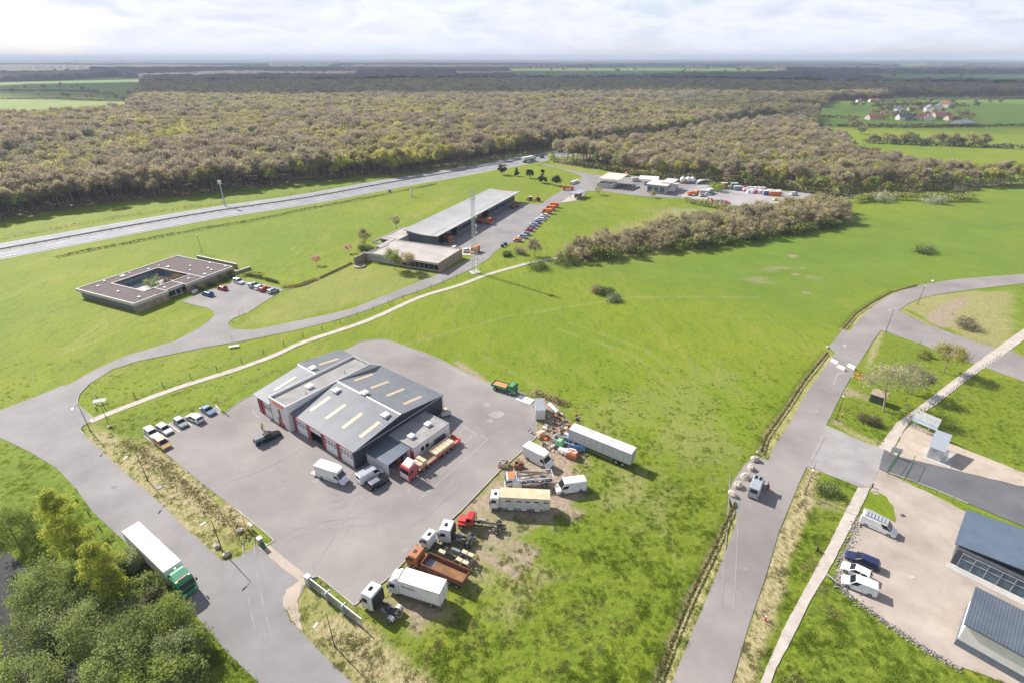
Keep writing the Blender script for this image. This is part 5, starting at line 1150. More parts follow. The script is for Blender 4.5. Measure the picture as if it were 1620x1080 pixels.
# ---- the parking bays, left
zb = lambda x, y: (80+x/7.2, 580+y/7.2); zc = lambda x, y: (200+x/9, 620+y/9)
gB = 'cars parked in the bays left of the workshop'
place(car('white pickup truck parked behind the sand coloured van, leftmost of the bays', 'p_white', 'estate', 'car'), zc(270, 480), zc(430, 620), 1.1)['group'] = gB
place(car('sand and orange small van with red side flash foremost in the left corner bay', 'p_sand', 'mpv', 'van', 'parked_van', gB, L=4.6), zc(400, 620), zc(590, 770), 1.1)
o = bpy.data.objects['parked_van']; mb = MB(); mb.box(-2.1, -.7, -.93, -.915, .3, 1.0); mb.build('side_flash', 'p_red', o)
place(car('white hatchback with dark windscreen facing out of the second bay from the left', 'p_white', 'hatch', group=gB, L=4.3), zc(420, 430), zc(640, 570), 1.0)
place(car('silver green hatchback alone in the middle bay beside the workshop', 'p_graygreen', 'hatch', group=gB, L=3.9), zc(680, 345), zc(840, 470), 1.0)
place(car('white estate car backed toward the grass with dark rear window facing the yard', 'p_white', 'estate', group=gB), zc(1070, 395), zc(850, 290), 1.0)
place(car('dark blue grey car nearest the workshop in the bays beside the flag post', 'p_steelblue', 'sedan', group=gB, L=4.3), zc(1070, 185), zc(1230, 280), 1.0)
# ---- yard
z9 = lambda x, y: (380+x/6.545, 560+y/6.545); z10 = lambda x, y: (480+x/6.545, 640+y/6.545)
pk = place(car('black pickup with a load cover parked before the workshop, worker in green beside it', 'p_black', 'pickup', 'pickup truck', 'pickup_truck', L=5.4), z9(150, 900), z9(400, 790), 1.0)
mb = MB(); mb.box(-2.55, -.75, -.86, .86, 1.09, 1.75); mb.build('load_cover', 'p_grey', pk, bevel=.06)
bv = place(box_van('white box van with tail lift parked before the last workshop doors', 'p_white', 6.6, True, 'box_van', 'tarp_white', tail=True), z10(160, 690), z10(455, 790), .6)
place(car('white panel van with two rear windows parked beside the dark cars at the workshop corner', 'p_white', 'midvan', 'van', 'panel_van', roofm='p_silver', L=5.2), z10(580, 775), z10(790, 655), .8)
place(car('dark grey hatchback parked between the white panel van and the pink truck', 'p_black', 'hatch', roofm='p_grey', L=4.2), z10(690, 850), z10(850, 755), .6)
# flatbed lorry
def flatbed():
    r = empty('flatbed_lorry', (0, 0, 0), 0, 'pink and white flatbed lorry loaded with pale stone pallets beside the annex', 'lorry')
    L = 14.2; xf = L/2
    c = cab(r, 'p_pinkred', xf, 3.2, 2.2, hatch=False, defl=True, dmat='p_offwhite', z0=.8)
    mb = MB(); mb.box(xf-1.4, xf-.5, -1.0, 1.0, 3.19, 3.23); mb.build('roof_panel', 'load_tan', c)
    mb = MB(); mb.box(xf-.01, xf+.04, -1.1, 1.1, .62, 1.6); mb.build('front_panel', 'p_offwhite', c)
    mb = MB(); mb.box(-L/2+1.4, xf-2.6, -1.25, 1.25, 1.05, 1.2); mb.build('load_deck', 'wood_deck', r)
    mb = MB(); mb.box(-L/2+1.4, xf-2.6, -1.28, -1.251, .95, 1.25); mb.box(-L/2+1.4, xf-2.6, 1.251, 1.28, .95, 1.25); mb.build('deck_edge', 'red_floor', r)
    mb = MB(); mb.box(xf-2.65, xf-2.55, -1.2, 1.2, 1.2, 2.5); mb.build('headboard', 'timber', r)
    mb = MB(); mb.box(-L/2, -L/2+1.38, -1.2, 1.2, .8, 1.15); mb.box(-L/2-.1, -L/2+.2, -1.25, 1.25, .8, 1.5); mb.build('tail_frame', 'red_floor', r)
    chassis(r, -L/2+.2, xf-.6, axles=(xf-1.3,), dual=(xf-3.9, xf-5.2, -L/2+2.1, -L/2+3.4, -L/2+4.7), seed=3); return r
fb = place(flatbed(), (640, 757), (719, 694), 1.2)
z11 = lambda x, y: (600+x/6.353, 620+y/6.353)
place(fb, z11(810, 470), z11(205, 925), 0)
mat('crate_tan', (.46, .34, .22), .85, scale=2, c2=(.60, .47, .33))
for k in range(2):
    for j in range(2):
        r = empty('stone_pallet', (0, 0, 0), 0, 'stone pallets stacked high on the deck right behind the pink cab', 'pallet load', 'tall pallet loads behind the cab'); lx = 3.6-.95*j; ly = -.55+1.1*k
        mb = MB(); mb.box(-.42, .42, -.5, .5, .14, 1.05 if j else .8); mb.build('stone_stack', 'crate_tan', r); mb = MB(); mb.box(-.45, .45, -.52, .52, 0, .12); mb.build('pallet_base', 'timber', r)
        r.matrix_world = fb.matrix_basis @ Matrix.Translation((lx, ly, 1.22))
for j in range(5):
    for k in range(2):
        r = empty('stone_pallet', (0, 0, 0), 0, 'low pale stone pallet in the two rows on the rear of the flatbed', 'pallet load', 'low pallet loads on the flatbed tail')
        mb = MB(); mb.box(-.48, .48, -.5, .5, .13, .62); mb.build('stone_stack', 'load_tan', r); mb = MB(); mb.box(-.5, .5, -.52, .52, 0, .12); mb.build('pallet_base', 'timber', r)
        r.matrix_world = fb.matrix_basis @ Matrix.Translation((-5.0+1.06*j, -.56+1.12*k, 1.22))
# ---- big green lorry on the road
def text_on(root, name, body, size, m, loc, rot, ext=.004, label=None):
    cu = bpy.data.curves.new(name, 'FONT'); cu.body = body; cu.size = size; cu.extrude = ext; cu.align_x = 'CENTER'; cu.align_y = 'CENTER'
    o = bpy.data.objects.new(name, cu); col.objects.link(o); dg = bpy.context.evaluated_depsgraph_get(); me = bpy.data.meshes.new_from_object(o.evaluated_get(dg)); bpy.data.objects.remove(o)
    me.materials.clear(); me.materials.append(M[m] if isinstance(m, str) else m); o = bpy.data.objects.new(name, me); col.objects.link(o); setparent(o, root); o.location = loc; o.rotation_euler = rot; return o
gl = empty('articulated_lorry', (0, 0, 0), 0, 'articulated lorry with bright green cab and long white box trailer driving on the left road', 'lorry')
L = 16.6; xf = L/2
c = cab(gl, 'p_green', xf, 3.35, 2.3, hatch=False, defl=True, dmat='p_green_pale')
mb = MB(); mb.loft([[(xf-1.75, -.35, 3.33), (xf-1.1, -.45, 3.33), (xf-1.1, .45, 3.33), (xf-1.75, .35, 3.33)], [(xf-1.7, -.3, 3.5), (xf-1.25, -.35, 3.5), (xf-1.25, .35, 3.5), (xf-1.7, .3, 3.5)]]); mb.build('roof_beacon', 'p_green', c)
mb = MB(); mb.box(xf-.62, xf-.5, -.72, .72, 3.28, 3.52); sb = mb.build('name_board', mat('board_red', (.50, .05, .04), .5), c)
text_on(sb, 'lettering', 'LAMBERET', .2, 'p_white', (xf-.49, 0, 3.4), (math.pi/2, 0, math.pi/2))
tb = MB(); tb.box(-L/2, xf-3.2, -1.28, 1.28, 1.15, 4.0); tr_ = tb.build('trailer_box', 'tarp_white', gl, bevel=.05)
mb = MB(); mb.box(-L/2+1.9, xf-4.0, .40, .66, 4.0, 4.03); mb.build('roof_stripe', 'metal_grey', tr_)
mb = MB()
for k in range(4): xx = -L/2+2.6+2.7*k; mb.box(xx, xx+.05, -1.2, .35, 4.0, 4.02)
mb.box(-L/2+.5, -L/2+.55, -1.2, 1.2, 4.0, 4.02); mb.build('roof_rib', 'metal_grey', tr_)
mb = MB(); mb.box(xf-3.19, xf-2.5, -1.0, 1.0, 1.0, 2.9); mb.build('coupling_gap', 'plastic', gl)
mb = MB(); mb.tube((xf-2.8, .1, 3.3), (xf-2.8, .1, 3.75), .13, n=10); mb.build('air_intake', 'galv', gl)
chassis(gl, -L/2+.3, xf-.5, axles=(xf-1.35,), dual=(xf-5.0, -L/2+1.6, -L/2+2.95, -L/2+4.3))
z12 = lambda x, y: (180+x/6.75, 800+y/6.75)
p0 = G(*z12(172, 215), 4.0); p1 = G(*z12(650, 670), 4.0); az = azof(p0, p1)
gl.location = (p0[0]+math.cos(az)*L/2, p0[1]+math.sin(az)*L/2, .02); gl.rotation_euler = (0, 0, az)
# ---- the row of old lorries on the edge of the grass
z13 = lambda x, y: (560+x/6.545, 860+y/6.545); z14 = lambda x, y: (640+x/8, 780+y/8); z15 = lambda x, y: (760+x/8, 690+y/8)
def tractor(label, pm, Hc, L=6.0, defl=False, seed=1, mud='metal_grey'):
    r = empty('truck_tractor', (0, 0, 0), 0, label, 'truck'); xf = L/2; cab(r, pm, xf, Hc, 2.15)
    chassis(r, -L/2, xf-.4, axles=(xf-1.35,), dual=(-L/2+1.15,), seed=seed); 
    for s in (-1, 1): mudguard(r, -L/2+1.15, s*.94, mud)
    mb = MB(); mb.tube((-L/2+1.3, 0, .98), (-L/2+1.3, 0, 1.1), .5, n=14); mb.build('fifth_wheel', 'chassis', r)
    mb = MB(); mb.box(-L/2+2.2, -L/2+3.2, -.7, .7, .97, 1.0); mb.build('catwalk', 'metal_grey', r)
    mb = MB(); mb.box(xf-2.35, xf-2.2, -1.15, 1.15, 1.0, Hc-.4); mb.build('rear_bulkhead', 'plastic', r); return r
place(tractor('white high roofed truck tractor at the near end of the lorry row, no trailer', 'p_white', 3.6, 6.2, seed=4, mud='p_dirty'), z13(470, 765), z13(160, 600), .2)
place(tractor('white truck tractor with black chassis parked between the red truck and the small white cab', 'p_white', 3.3, 6.0, seed=5, mud='plastic'), z14(855, 620), z14(500, 560), .2)
r = empty('curtain_lorry', (0, 0, 0), 0, 'white curtain sided box lorry parked between the rusty tipper and the near tractor', 'lorry'); L = 8.6; xf = L/2
cab(r, 'p_offwhite', xf, 3.05, 1.9, hatch=False, defl=True)
tb = MB(); tb.box(-L/2, xf-2.0, -1.25, 1.25, 1.0, 3.75); b_ = tb.build('cargo_box', 'tarp_white', r, bevel=.03)
mb = MB(); mb.box(-L/2-.03, -L/2-.002, -.04, .04, 1.05, 3.7); mb.box(-L/2-.03, -L/2-.002, -1.2, 1.2, 3.66, 3.72); mb.box(-L/2-.02, -L/2-.001, -1.28, -1.2, 1, 3.7); mb.box(-L/2-.02, -L/2-.001, 1.2, 1.28, 1, 3.7); mb.build('rear_door_frame', 'metal_grey', b_)
mb = MB()
for s in (-1, 1):
    mb.box(-L/2, xf-2.0, s*1.265-.012, s*1.265+.012, 3.66, 3.76)
    for k in range(9): xx = -L/2+.4+k*.68; mb.box(xx, xx+.04, s*1.262-.01, s*1.262+.01, 1.0, 1.45)
mb.build('curtain_rail', mat('curtain_trim', (.30, .16, .16), .6), b_)
text_on(b_, 'lettering', 'FRAIKIN', .62, mat('ink_blue', (.03, .04, .10), .5), (.75, 1.275, 2.75), (math.pi/2, 0, math.pi))
chassis(r, -L/2+.1, xf-.4, axles=(xf-1.2,), dual=(-L/2+1.6,), seed=6)
place(r, z13(880, 560), z13(440, 420), .9)
# rusty tipper
r = empty('tipper_lorry', (0, 0, 0), 0, 'derelict tipper lorry with rusty brown open body and orange cab', 'lorry'); L = 10.0; xf = L/2
c = cab(r, 'rust_orange', xf, 2.75, 1.9, 2.35, hatch=False)
mb = MB(); mb.box(xf-1.2, xf-.7, -.25, .3, 2.75, 2.82); mb.build('torn_roof', 'plastic', c)
x0, x1 = -L/2, xf-2.7
mb = MB(); mb.box(x0+.1, x1, -1.1, 1.1, 1.1, 1.22); fl = mb.build('body_floor', 'rust_floor', r)
mb = MB(); mb.box(x0, x1, -1.24, -1.12, 1.1, 2.15); mb.box(x0, x1, 1.12, 1.24, 1.1, 2.15); mb.box(x1-.12, x1, -1.119, 1.119, 1.22, 2.3); mb.box(x0-.02, x0+.1, -1.119, 1.119, 1.15, 1.95)
for k in range(6): xx = x0+.5+k*1.2; mb.box(xx, xx+.1, -1.3, -1.241, 1.1, 2.1); mb.box(xx, xx+.1, 1.241, 1.3, 1.1, 2.1)
mb.build('tipper_body', 'rust_brown', r)
mb = MB(); mb.box(x1-1.5, x1-.2, -.9, .6, 1.221, 1.26); mb.build('steel_plate', 'metal_grey', fl)
chassis(r, -L/2+.2, xf-.4, axles=(xf-1.2,), dual=(-L/2+1.0, -L/2+2.4), seed=8)
place(r, z13(1195, 415), z13(560, 135), .6)
# white cab chassis with tan tanks
r = empty('chassis_truck', (0, 0, 0), 0, 'white cabbed truck stripped to its chassis with tan boxes along the frame', 'truck'); L = 9.6; xf = L/2
cab(r, 'p_white', xf, 2.85, 1.7, 2.3); chassis(r, -L/2, xf-.4, axles=(xf-1.2,), dual=(-L/2+1.5, -L/2+2.9), seed=9)
for x in (-L/2+1.2, -L/2+2.35): 
    for s in (-1, 1): mb = MB(); mb.box(x-.5, x+.5, s*.8-.32, s*.8+.32, 1.0, 1.42); mb.build('side_box', 'load_tan', r, bevel=.05)
mb = MB(); mb.box(.2, 1.4, .5, 1.1, 1.0, 1.4); mb.build('side_box', 'load_tan', r, bevel=.05)
mb = MB(); mb.box(-1.6, .0, -.95, -.55, .98, 1.02)
for k in range(6): mb.box(-1.5+k*.26, -1.4+k*.26, -.95, -.55, 1.02, 1.1)
mb.build('step_grating', 'galv', r)
mb = MB()
rr = random.Random(12)
for k in range(10): yy = rr.uniform(-1, 1); mb.tube((-L/2-rr.uniform(0, .4), yy, .8), (-L/2+rr.uniform(0, .5), yy+rr.uniform(-.4, .4), 1.6), .05, n=5)
mb.build('tail_linkage', 'rust_brown', r)
place(r, z14(870, 900), z14(270, 620), .5)
# red bonneted truck
r = empty('bonneted_truck', (0, 0, 0), 0, 'red bonneted truck with bare chassis in the middle of the lorry row', 'truck'); L = 8.2; xf = L/2
mb = MB(); mb.loft([[(xf-2.9, -1.0, 1.0), (xf-1.5, -1.0, 1.0), (xf-1.5, 1.0, 1.0), (xf-2.9, 1.0, 1.0)], [(xf-2.9, -1.0, 1.75), (xf-1.5, -1.0, 1.75), (xf-1.5, 1.0, 1.75), (xf-2.9, 1.0, 1.75)], [(xf-2.85, -.9, 2.55), (xf-1.75, -.88, 2.55), (xf-1.75, .88, 2.55), (xf-2.85, .9, 2.55)]]); c = mb.build('cab', 'p_red', r, bevel=.08)
panel(c, 'windscreen', [(xf-1.5, -1.0, 1.75), (xf-1.5, 1.0, 1.75), (xf-1.75, .88, 2.55), (xf-1.75, -.88, 2.55)], 'auto_glass', .1, .015)
for s in (-1, 1):
    q = [(xf-2.5, s*1.0, 1.75), (xf-1.55, s*1.0, 1.75), (xf-1.8, s*.89, 2.5), (xf-2.5, s*.9, 2.5)]
    panel(c, 'side_window', q if s < 0 else [q[1], q[0], q[3], q[2]], 'auto_glass', .08, .02)
mb = MB(); mb.loft([[(xf-1.55, -.75, .9), (xf-1.55, -.75, 1.7), (xf-1.55, .75, 1.7), (xf-1.55, .75, .9)], [(xf-.15, -.55, .9), (xf-.15, -.55, 1.45), (xf-.15, .55, 1.45), (xf-.15, .55, .9)]]); mb.build('bonnet', 'p_red', r, bevel=.08)
mb = MB(); mb.box(xf-1.5, xf-.2, -1.15, -.6, .95, 1.2); mb.box(xf-1.5, xf-.2, .6, 1.15, .95, 1.2); mb.box(xf-.15, xf, -1.1, 1.1, .5, .75); mb.build('wing', 'p_red', r, bevel=.08)
mb = MB(); mb.box(xf-.16, xf-.13, -.45, .45, .95, 1.38); mb.build('grille', 'plastic', r)
chassis(r, -L/2, xf-.3, axles=(xf-.85,), dual=(-L/2+1.3,), seed=10)
mb = MB(); mb.box(-.6, .6, -.95, -.6, .8, 1.0)
for k in range(5): mb.box(-.5+k*.22, -.4+k*.22, -.95, -.6, 1.0, 1.05)
mb.build('step_grating', 'galv', r)
mb = MB(); mb.tube((xf-3.1, -.7, .9), (xf-3.1, -.7, 2.6), .07, n=8); mb.build('exhaust_stack', 'rust', r)
place(r, z14(1220, 420), z14(720, 350), .8)
# white race lorry with lichen roof
r = empty('workshop_lorry', (0, 0, 0), 0, 'long white box lorry with tan lichen stained roof and slit windows', 'lorry'); L = 10.6; xf = L/2
cab(r, 'p_white', xf, 2.95, 1.75, 2.4); tb = MB(); tb.box(-L/2, xf-1.85, -1.25, 1.25, 1.0, 3.3); b_ = tb.build('cargo_box', 'p_dirty', r)
mb = MB(); mb.box(-L/2+.02, xf-1.87, -1.23, 1.23, 3.302, 3.36); mb.build('box_roof', 'lichen_roof', b_)
for k, w in enumerate((.95, .75, .75, .75, .75)): mb = MB(); xx = xf-3.4-k*1.55-(0 if k == 0 else .3); mb.box(xx-w/2, xx+w/2, 1.24, 1.27, 2.45, 2.72); mb.build('window', 'window_dark', b_)
for k in range(7): mb = MB(); xx = xf-2.2-k*1.15; mb.box(xx-.98, xx, 1.0, 1.22, .45, .98); mb.build('side_locker', 'p_offwhite' if k % 2 else 'metal_grey', r)
chassis(r, -L/2+.1, xf-.4, axles=(xf-1.25,), dual=(-L/2+3.1,), clutter=False)
place(r, z15(905, 985), z15(70, 940), .0)
L_ = math.hypot(1, 1); r.location.x += 0; yv = Matrix.Rotation(r.rotation_euler.z, 3, 'Z') @ Vector((0, -1.25, 0)); r.location += yv
# panel van with roof bars, luton
pv = place(car('white panel van standing alone on the grass right of the lorry row', 'p_white', 'van', 'van', 'panel_van', L=5.7), z15(1330, 600), z15(940, 655), .9)
lv = place(box_van('white luton van with rounded front box parked at the kerb beside the scrap heap', 'p_white', 6.3, True, 'luton_van', 'p_white'), z15(580, 190), z15(890, 350), 1.0)
# grey box trailer
r = empty('box_trailer', (0, 0, 0), 0, 'long weathered grey box trailer without a tractor standing on the grass', 'trailer'); L = 13.6
mb = MB(); mb.box(-L/2, L/2, -1.25, 1.25, 1.15, 3.75); b_ = mb.build('trailer_box', 'trailer_side', r)
mb = MB(); mb.box(-L/2-.02, L/2+.02, -1.27, 1.27, 3.752, 3.83); mb.build('trailer_roof', 'trailer_roof', b_)
mb = MB()
for s in (-1, 1):
    mb.box(-L/2, L/2, s*1.265-.012, s*1.265+.012, 1.15, 1.28)
    for k in range(22): xx = -L/2+.3+k*.62; mb.box(xx, xx+.04, s*1.257-.006, s*1.257+.006, 1.28, 3.7)
mb.build('side_rib', 'metal_grey', b_)
mb = MB(); mb.box(L/2+.001, L/2+.03, -.03, .03, 1.2, 3.7)
for y in (-.8, -.35, .35, .8): mb.box(L/2+.031, L/2+.06, y-.02, y+.02, 1.2, 3.7)
mb.build('door_bar', 'metal_grey', b_)
mb = MB()
for s in (-1, 1): mb.box(-L/2+3.0, L/2-3.8, s*1.2-.03, s*1.2+.03, .55, .62); mb.box(-L/2+3.0, -L/2+3.1, s*1.2-.03, s*1.2+.03, .6, 1.15); mb.box(L/2-3.9, L/2-3.8, s*1.2-.03, s*1.2+.03, .6, 1.15)
mb.build('side_guard', 'galv', r)
mb = MB(); 
for s in (-1, 1): mb.box(-L/2+2.4, -L/2+2.6, s*.8-.1, s*.8+.1, 0, 1.15)
mb.build('landing_leg', 'galv', r); chassis(r, -L/2+.5, L/2-.1, z=1.14, dual=(L/2-1.5, L/2-2.85), clutter=False)
z16 = lambda x, y: (700+x/4.235, 560+y/4.235)
place(r, z16(865, 482), z16(1280, 648), 3.75)
# small green tipper
r = empty('dump_truck', (0, 0, 0), 0, 'small green dump truck with open body of orange earth at the yard edge', 'truck'); L = 6.2; xf = L/2
cab(r, 'p_truck_green', xf, 2.45, 1.6, 2.0, hatch=False, glass='auto_glass', z0=.8)
x0, x1 = -L/2, xf-2.1
mb = MB(); mb.box(x0, x1, -1.1, -1.04, 1.0, 1.65); mb.box(x0, x1, 1.04, 1.1, 1.0, 1.65); mb.box(x1-.06, x1, -1.039, 1.039, 1.0, 1.9); mb.box(x0, x0+.06, -1.039, 1.039, 1.0, 1.6); mb.box(x0+.06, x1-.06, -1.04, 1.04, 1.0, 1.06)
for k in range(4): xx = x0+.1+k*1.2; mb.box(xx, xx+.1, -1.15, -1.101, 1, 1.65); mb.box(xx, xx+.1, 1.101, 1.15, 1, 1.65)
mb.build('tipper_body', 'p_truck_green', r); mb = MB(); mb.box(x0+.07, x1-.07, -1.03, 1.03, 1.07, 1.4); mb.build('earth_load', mat('orange_earth', (.42, .17, .07), .9, scale=1.2, c2=(.55, .26, .12), detail=7), r)
chassis(r, -L/2+.1, xf-.3, axles=(xf-1.1,), dual=(-L/2+1.1,), tr=.52, seed=14)
mb = MB(); mb.tube((xf-1.85, .6, 1.2), (xf-1.95, .2, 2.3), .1, n=6); mb.tube((xf-1.95, .2, 2.3), (xf-2.0, -.9, 1.9), .08, n=6); mb.build('crane_arm', 'steel_dark', r)
place(r, z16(330, 195), z16(500, 245), 1.0)
# small box body on the kerb
r = empty('storage_container', (0, 0, 0), 0, 'white box body with grey roof standing behind the scrap pile', 'container'); mb = MB(); mb.box(-2.4, 2.4, -1.1, 1.1, .25, 2.55); b_ = mb.build('box_shell', 'p_offwhite', r); mb = MB(); mb.box(-2.42, 2.42, -1.12, 1.12, 2.552, 2.62); mb.build('box_roof', 'metal_grey', b_)
mb = MB(); mb.box(-2.3, 2.3, -.9, -.7, -.02, .25); mb.box(-2.3, 2.3, .7, .9, -.02, .25); mb.build('skid', 'steel_dark', r); mb = MB(); mb.box(-2.43, -2.401, -1.0, 1.0, .35, 2.4); mb.build('shutter_door', 'p_dirty', b_)
place(r, z16(654, 375), z16(650, 297), 2.6)
# camper van and cyclist's things on the right road
zr = lambda x, y: (1120+x/6.353, 680+y/6.353)
cv = place(car('silver van with two dark roof windows and open side door on the right road', 'p_silver', 'van', 'van', 'camper_van', L=5.4), zr(455, 630), zr(510, 480), 1.2)
for y in (-.38, .38): mb = MB(); mb.box(.15, 1.15, y-.26, y+.26, 2.44, 2.50); mb.build('roof_window', 'auto_glass', cv)
mb = MB(); mb.box(.2, 1.5, -1.75, -1.68, .4, 2.1, .0); mb.box(.2, 1.3, -1.03, -1.01, .4, 2.1); mb.build('open_door', 'p_black', cv)
# right-hand gravel yard
zg = lambda x, y: (1290+x/3.856, 770+y/3.856)
v_ = place(car('white panel van with a long roof rack parked uppermost in the gravel yard', 'p_white', 'midvan', 'van', 'panel_van', L=5.4), zg(295, 185), zg(480, 265), 1.0)
mb = MB()
for y in (-.75, .75): mb.box(-2.3, .8, y-.03, y+.03, 2.1, 2.16)
for k in range(7): mb.box(-2.3+k*.5, -1.95+k*.5, -.78, .78, 2.16, 2.24)
mb.build('roof_rack', 'galv', v_)
place(car('dark navy estate car uppermost of the three parked against the stone bank', 'p_navy', 'estate', L=4.7), zg(375, 475), zg(205, 405), .8)
place(car('white compact suv between the navy estate and the white panel van', 'p_white', 'hatch', L=4.1), zg(330, 545), zg(175, 470), .8)
place(car('white panel van lowest of the three parked against the stone bank', 'p_white', 'small_van', 'van', 'panel_van', L=4.6), zg(375, 630), zg(165, 550), .9)
# ---- office parking lot
zo = lambda x, y: (110+x/4.378, 380+y/4.378)
gO = 'cars parked at the courtyard office'
for p, q, pm, st, lb in (((990, 378), (915, 358), 'p_blue', 'estate', 'blue estate with yellow tail marks parked at the office entrance'), ((1090, 338), (1018, 318), 'p_red', 'hatch', 'red hatchback parked near the dark bushes of the courtyard office'), ((1135, 272), (1205, 296), 'p_white', 'suv', 'white car parked at the top corner of the office lot'),
    ((1240, 320), (1320, 295), 'p_silver', 'mpv', 'silver people carrier at the left end of the slanting row of four'), ((1285, 335), (1350, 308), 'p_white', 'hatch', 'white hatchback second in the slanting row of four'), ((1318, 347), (1380, 320), 'p_red', 'hatch', 'red hatchback third in the slanting row of four'), ((1370, 362), (1440, 332), 'p_silver', 'hatch', 'pale silver hatchback at the right end of the slanting row of four')):
    place(car(lb, pm, st, group=gO, detail=False), zo(*p), zo(*q), .8)
# ---- cars beside the long shed
zy = lambda x, y: (780+x/6.75, 240+y/6.75)
row = [((255, 943), 'p_orange', 'hatch', 'orange service car at the near end of the long parking row', 'car'), ((310, 905), 'p_silver', 'mpv', 'silver car with pale windscreen second from the near end of the row', 'car'), ((345, 875), 'p_steelblue', 'hatch', 'grey blue car third from the near end of the row', 'car'),
 ((380, 835), 'p_red', 'hatch', 'dark red hatchback alone of its colour in the middle of the row', 'car'), ((405, 803), 'p_steelblue', 'hatch', 'blue grey car behind the red hatchback in the row', 'car'), ((430, 777), 'p_silver', 'estate', 'silver estate fifth behind the orange car in the row', 'car'), ((465, 752), 'p_blue', 'sedan', 'deep blue saloon in the middle of the long row', 'car'),
 ((495, 720), 'p_white', 'estate', 'white estate behind the deep blue saloon', 'car'), ((515, 700), 'p_silver', 'hatch', 'pale silver hatchback behind the white estate', 'car'), ((545, 678), 'p_offwhite', 'hatch', 'off white car just before the orange vans', 'car')]
az = azof(G(*zy(210, 935), .8), G(*zy(300, 950), .8))
az = azof(G(*zy(255, 960)), G(*zy(650, 590)))-math.pi/2+math.pi
for (q, pm, st, lb, ct) in row:
    o = car(lb, pm, st, group='cars parked in the long row by the shed', detail=False); place(o, zy(*q), None, .7, az)
for q, lb in (((570, 640), 'nearest orange service van in the group at the far end of the parking row'), ((605, 605), 'middle orange service van in the group at the far end of the parking row'), ((645, 575), 'farthest orange service van in the group at the far end of the parking row')):
    o = car(lb, 'p_orange', 'van', 'van', 'service_van', 'orange service vans by the shed', detail=False, L=5.6, roofm='p_orange'); place(o, zy(*q), None, 1.0, az)
place(car('white hatchback parked at the back corner of the low office', 'p_white', 'hatch', detail=False), z4(890, 560), z4(945, 540), .7)
o = place(car('white car parked nose to nose with the orange van under the mast', 'p_white', 'hatch', detail=False, L=3.9), z4(995, 575), z4(1045, 572), .7)
o = place(car('orange service van standing under the lattice mast', 'p_orange', 'van', 'van', 'service_van', detail=False, L=5.2), z4(1110, 560), z4(1060, 585), 1.0)
def service_truck(name, label, pm, L=7.0, body='p_orange', Hc=2.6):
    r = empty(name, (0, 0, 0), 0, label, 'truck'); xf = L/2; cab(r, pm, xf, Hc, 1.7, 2.3); x1 = xf-1.9
    mb = MB(); mb.box(-L/2, x1, -1.15, -1.05, 1.0, 1.8); mb.box(-L/2, x1, 1.05, 1.15, 1.0, 1.8); mb.box(-L/2, -L/2+.1, -1.049, 1.049, 1.0, 1.8); mb.box(x1-.1, x1, -1.049, 1.049, 1.0, 2.0); mb.box(-L/2+.1, x1-.1, -1.05, 1.05, 1.0, 1.1); mb.build('tipper_body', body, r)
    chassis(r, -L/2, xf-.3, axles=(xf-1.1,), dual=(-L/2+1.3,), clutter=False); return r
place(service_truck('service_truck', 'orange salt spreading truck nosing out of the middle bay of the long shed', 'p_orange', 7.5, 'p_orange', 2.9), z4(1135, 325), z4(1205, 335), .8)
place(service_truck('service_truck', 'orange truck parked half inside the first bay of the long shed', 'p_orange', 6), z4(840, 470), z4(875, 490), .8)
place(service_truck('service_truck', 'dark orange truck in the shade at the far end of the long shed', 'rust', 6.5, 'rust'), z4(1400, 205), z4(1450, 190), .8)
place(service_truck('service_truck', 'orange lorry standing on the access road beyond the parking row', 'p_orange', 7), zy(840, 395), zy(760, 395), .8)
# small tractors on the grass
for q, lb in (((385, 515), 'small orange tractor with white roof on the grass before the long shed'), ((470, 520), 'orange mowing tractor with raised dark arm on the grass')):
    r = empty('farm_tractor', (0, 0, 0), 0, lb, 'tractor'); mb = MB(); mb.box(.1, 1.6, -.4, .4, .7, 1.3); mb.build('bonnet', 'p_orange', r, bevel=.05); mb = MB(); mb.box(-1.1, .1, -.7, .7, .9, 2.2); mb.build('cab', 'auto_glass', r, bevel=.05); mb = MB(); mb.box(-1.2, .2, -.8, .8, 2.2, 2.35); mb.build('cab_roof', 'p_white' if 'white' in lb else 'p_orange', r)
    for s in (-1, 1): wheel(r, -.7, s*.9, .75, .45, 'p_orange'); wheel(r, 1.2, s*.8, .45, .3, 'p_orange')
    if 'arm' in lb: mb = MB(); mb.tube((-1.1, .6, 1.0), (-1.4, 1.1, 3.6), .12, n=6); mb.tube((-1.4, 1.1, 3.6), (-1.2, 2.0, 2.4), .1, n=6); mb.build('mower_arm', 'steel_dark', r)
    place(r, zy(*q), None, .5, 2.4)
# motorway traffic, at rest
r = empty('motorway_lorry', (0, 0, 0), 0, 'white and green lorry on the motorway where it enters the wood', 'lorry'); L = 14; xf = L/2
cab(r, 'p_white', xf, 3.4, 2.1); mb = MB(); mb.box(-L/2, xf-2.5, -1.25, 1.25, 1.0, 3.9); b_ = mb.build('trailer_box', 'tarp_white', r); mb = MB(); mb.box(-L/2, xf-2.5, -1.27, -1.252, 1.0, 2.0); mb.build('side_stripe', 'p_green', b_); chassis(r, -L/2, xf-.4, axles=(xf-1.2,), dual=(-L/2+1.5, -L/2+2.8, xf-4), clutter=False)
d_ = offs(mC, -3.8)
def on_line(P, u0):
    best = min(range(len(P)-1), key=lambda i: abs((P[i][0]/max(1, P[i][1]))-u0)); return P[best], azof(P[best], P[best+1])
def u2(u): return G(u, 252)[0]/G(u, 252)[1]
p, a = on_line([(x, y) for x, y in resample(offs(mC, -8.2), 400)], u2(836)); r.location = (*p, .06); r.rotation_euler = (0, 0, a)
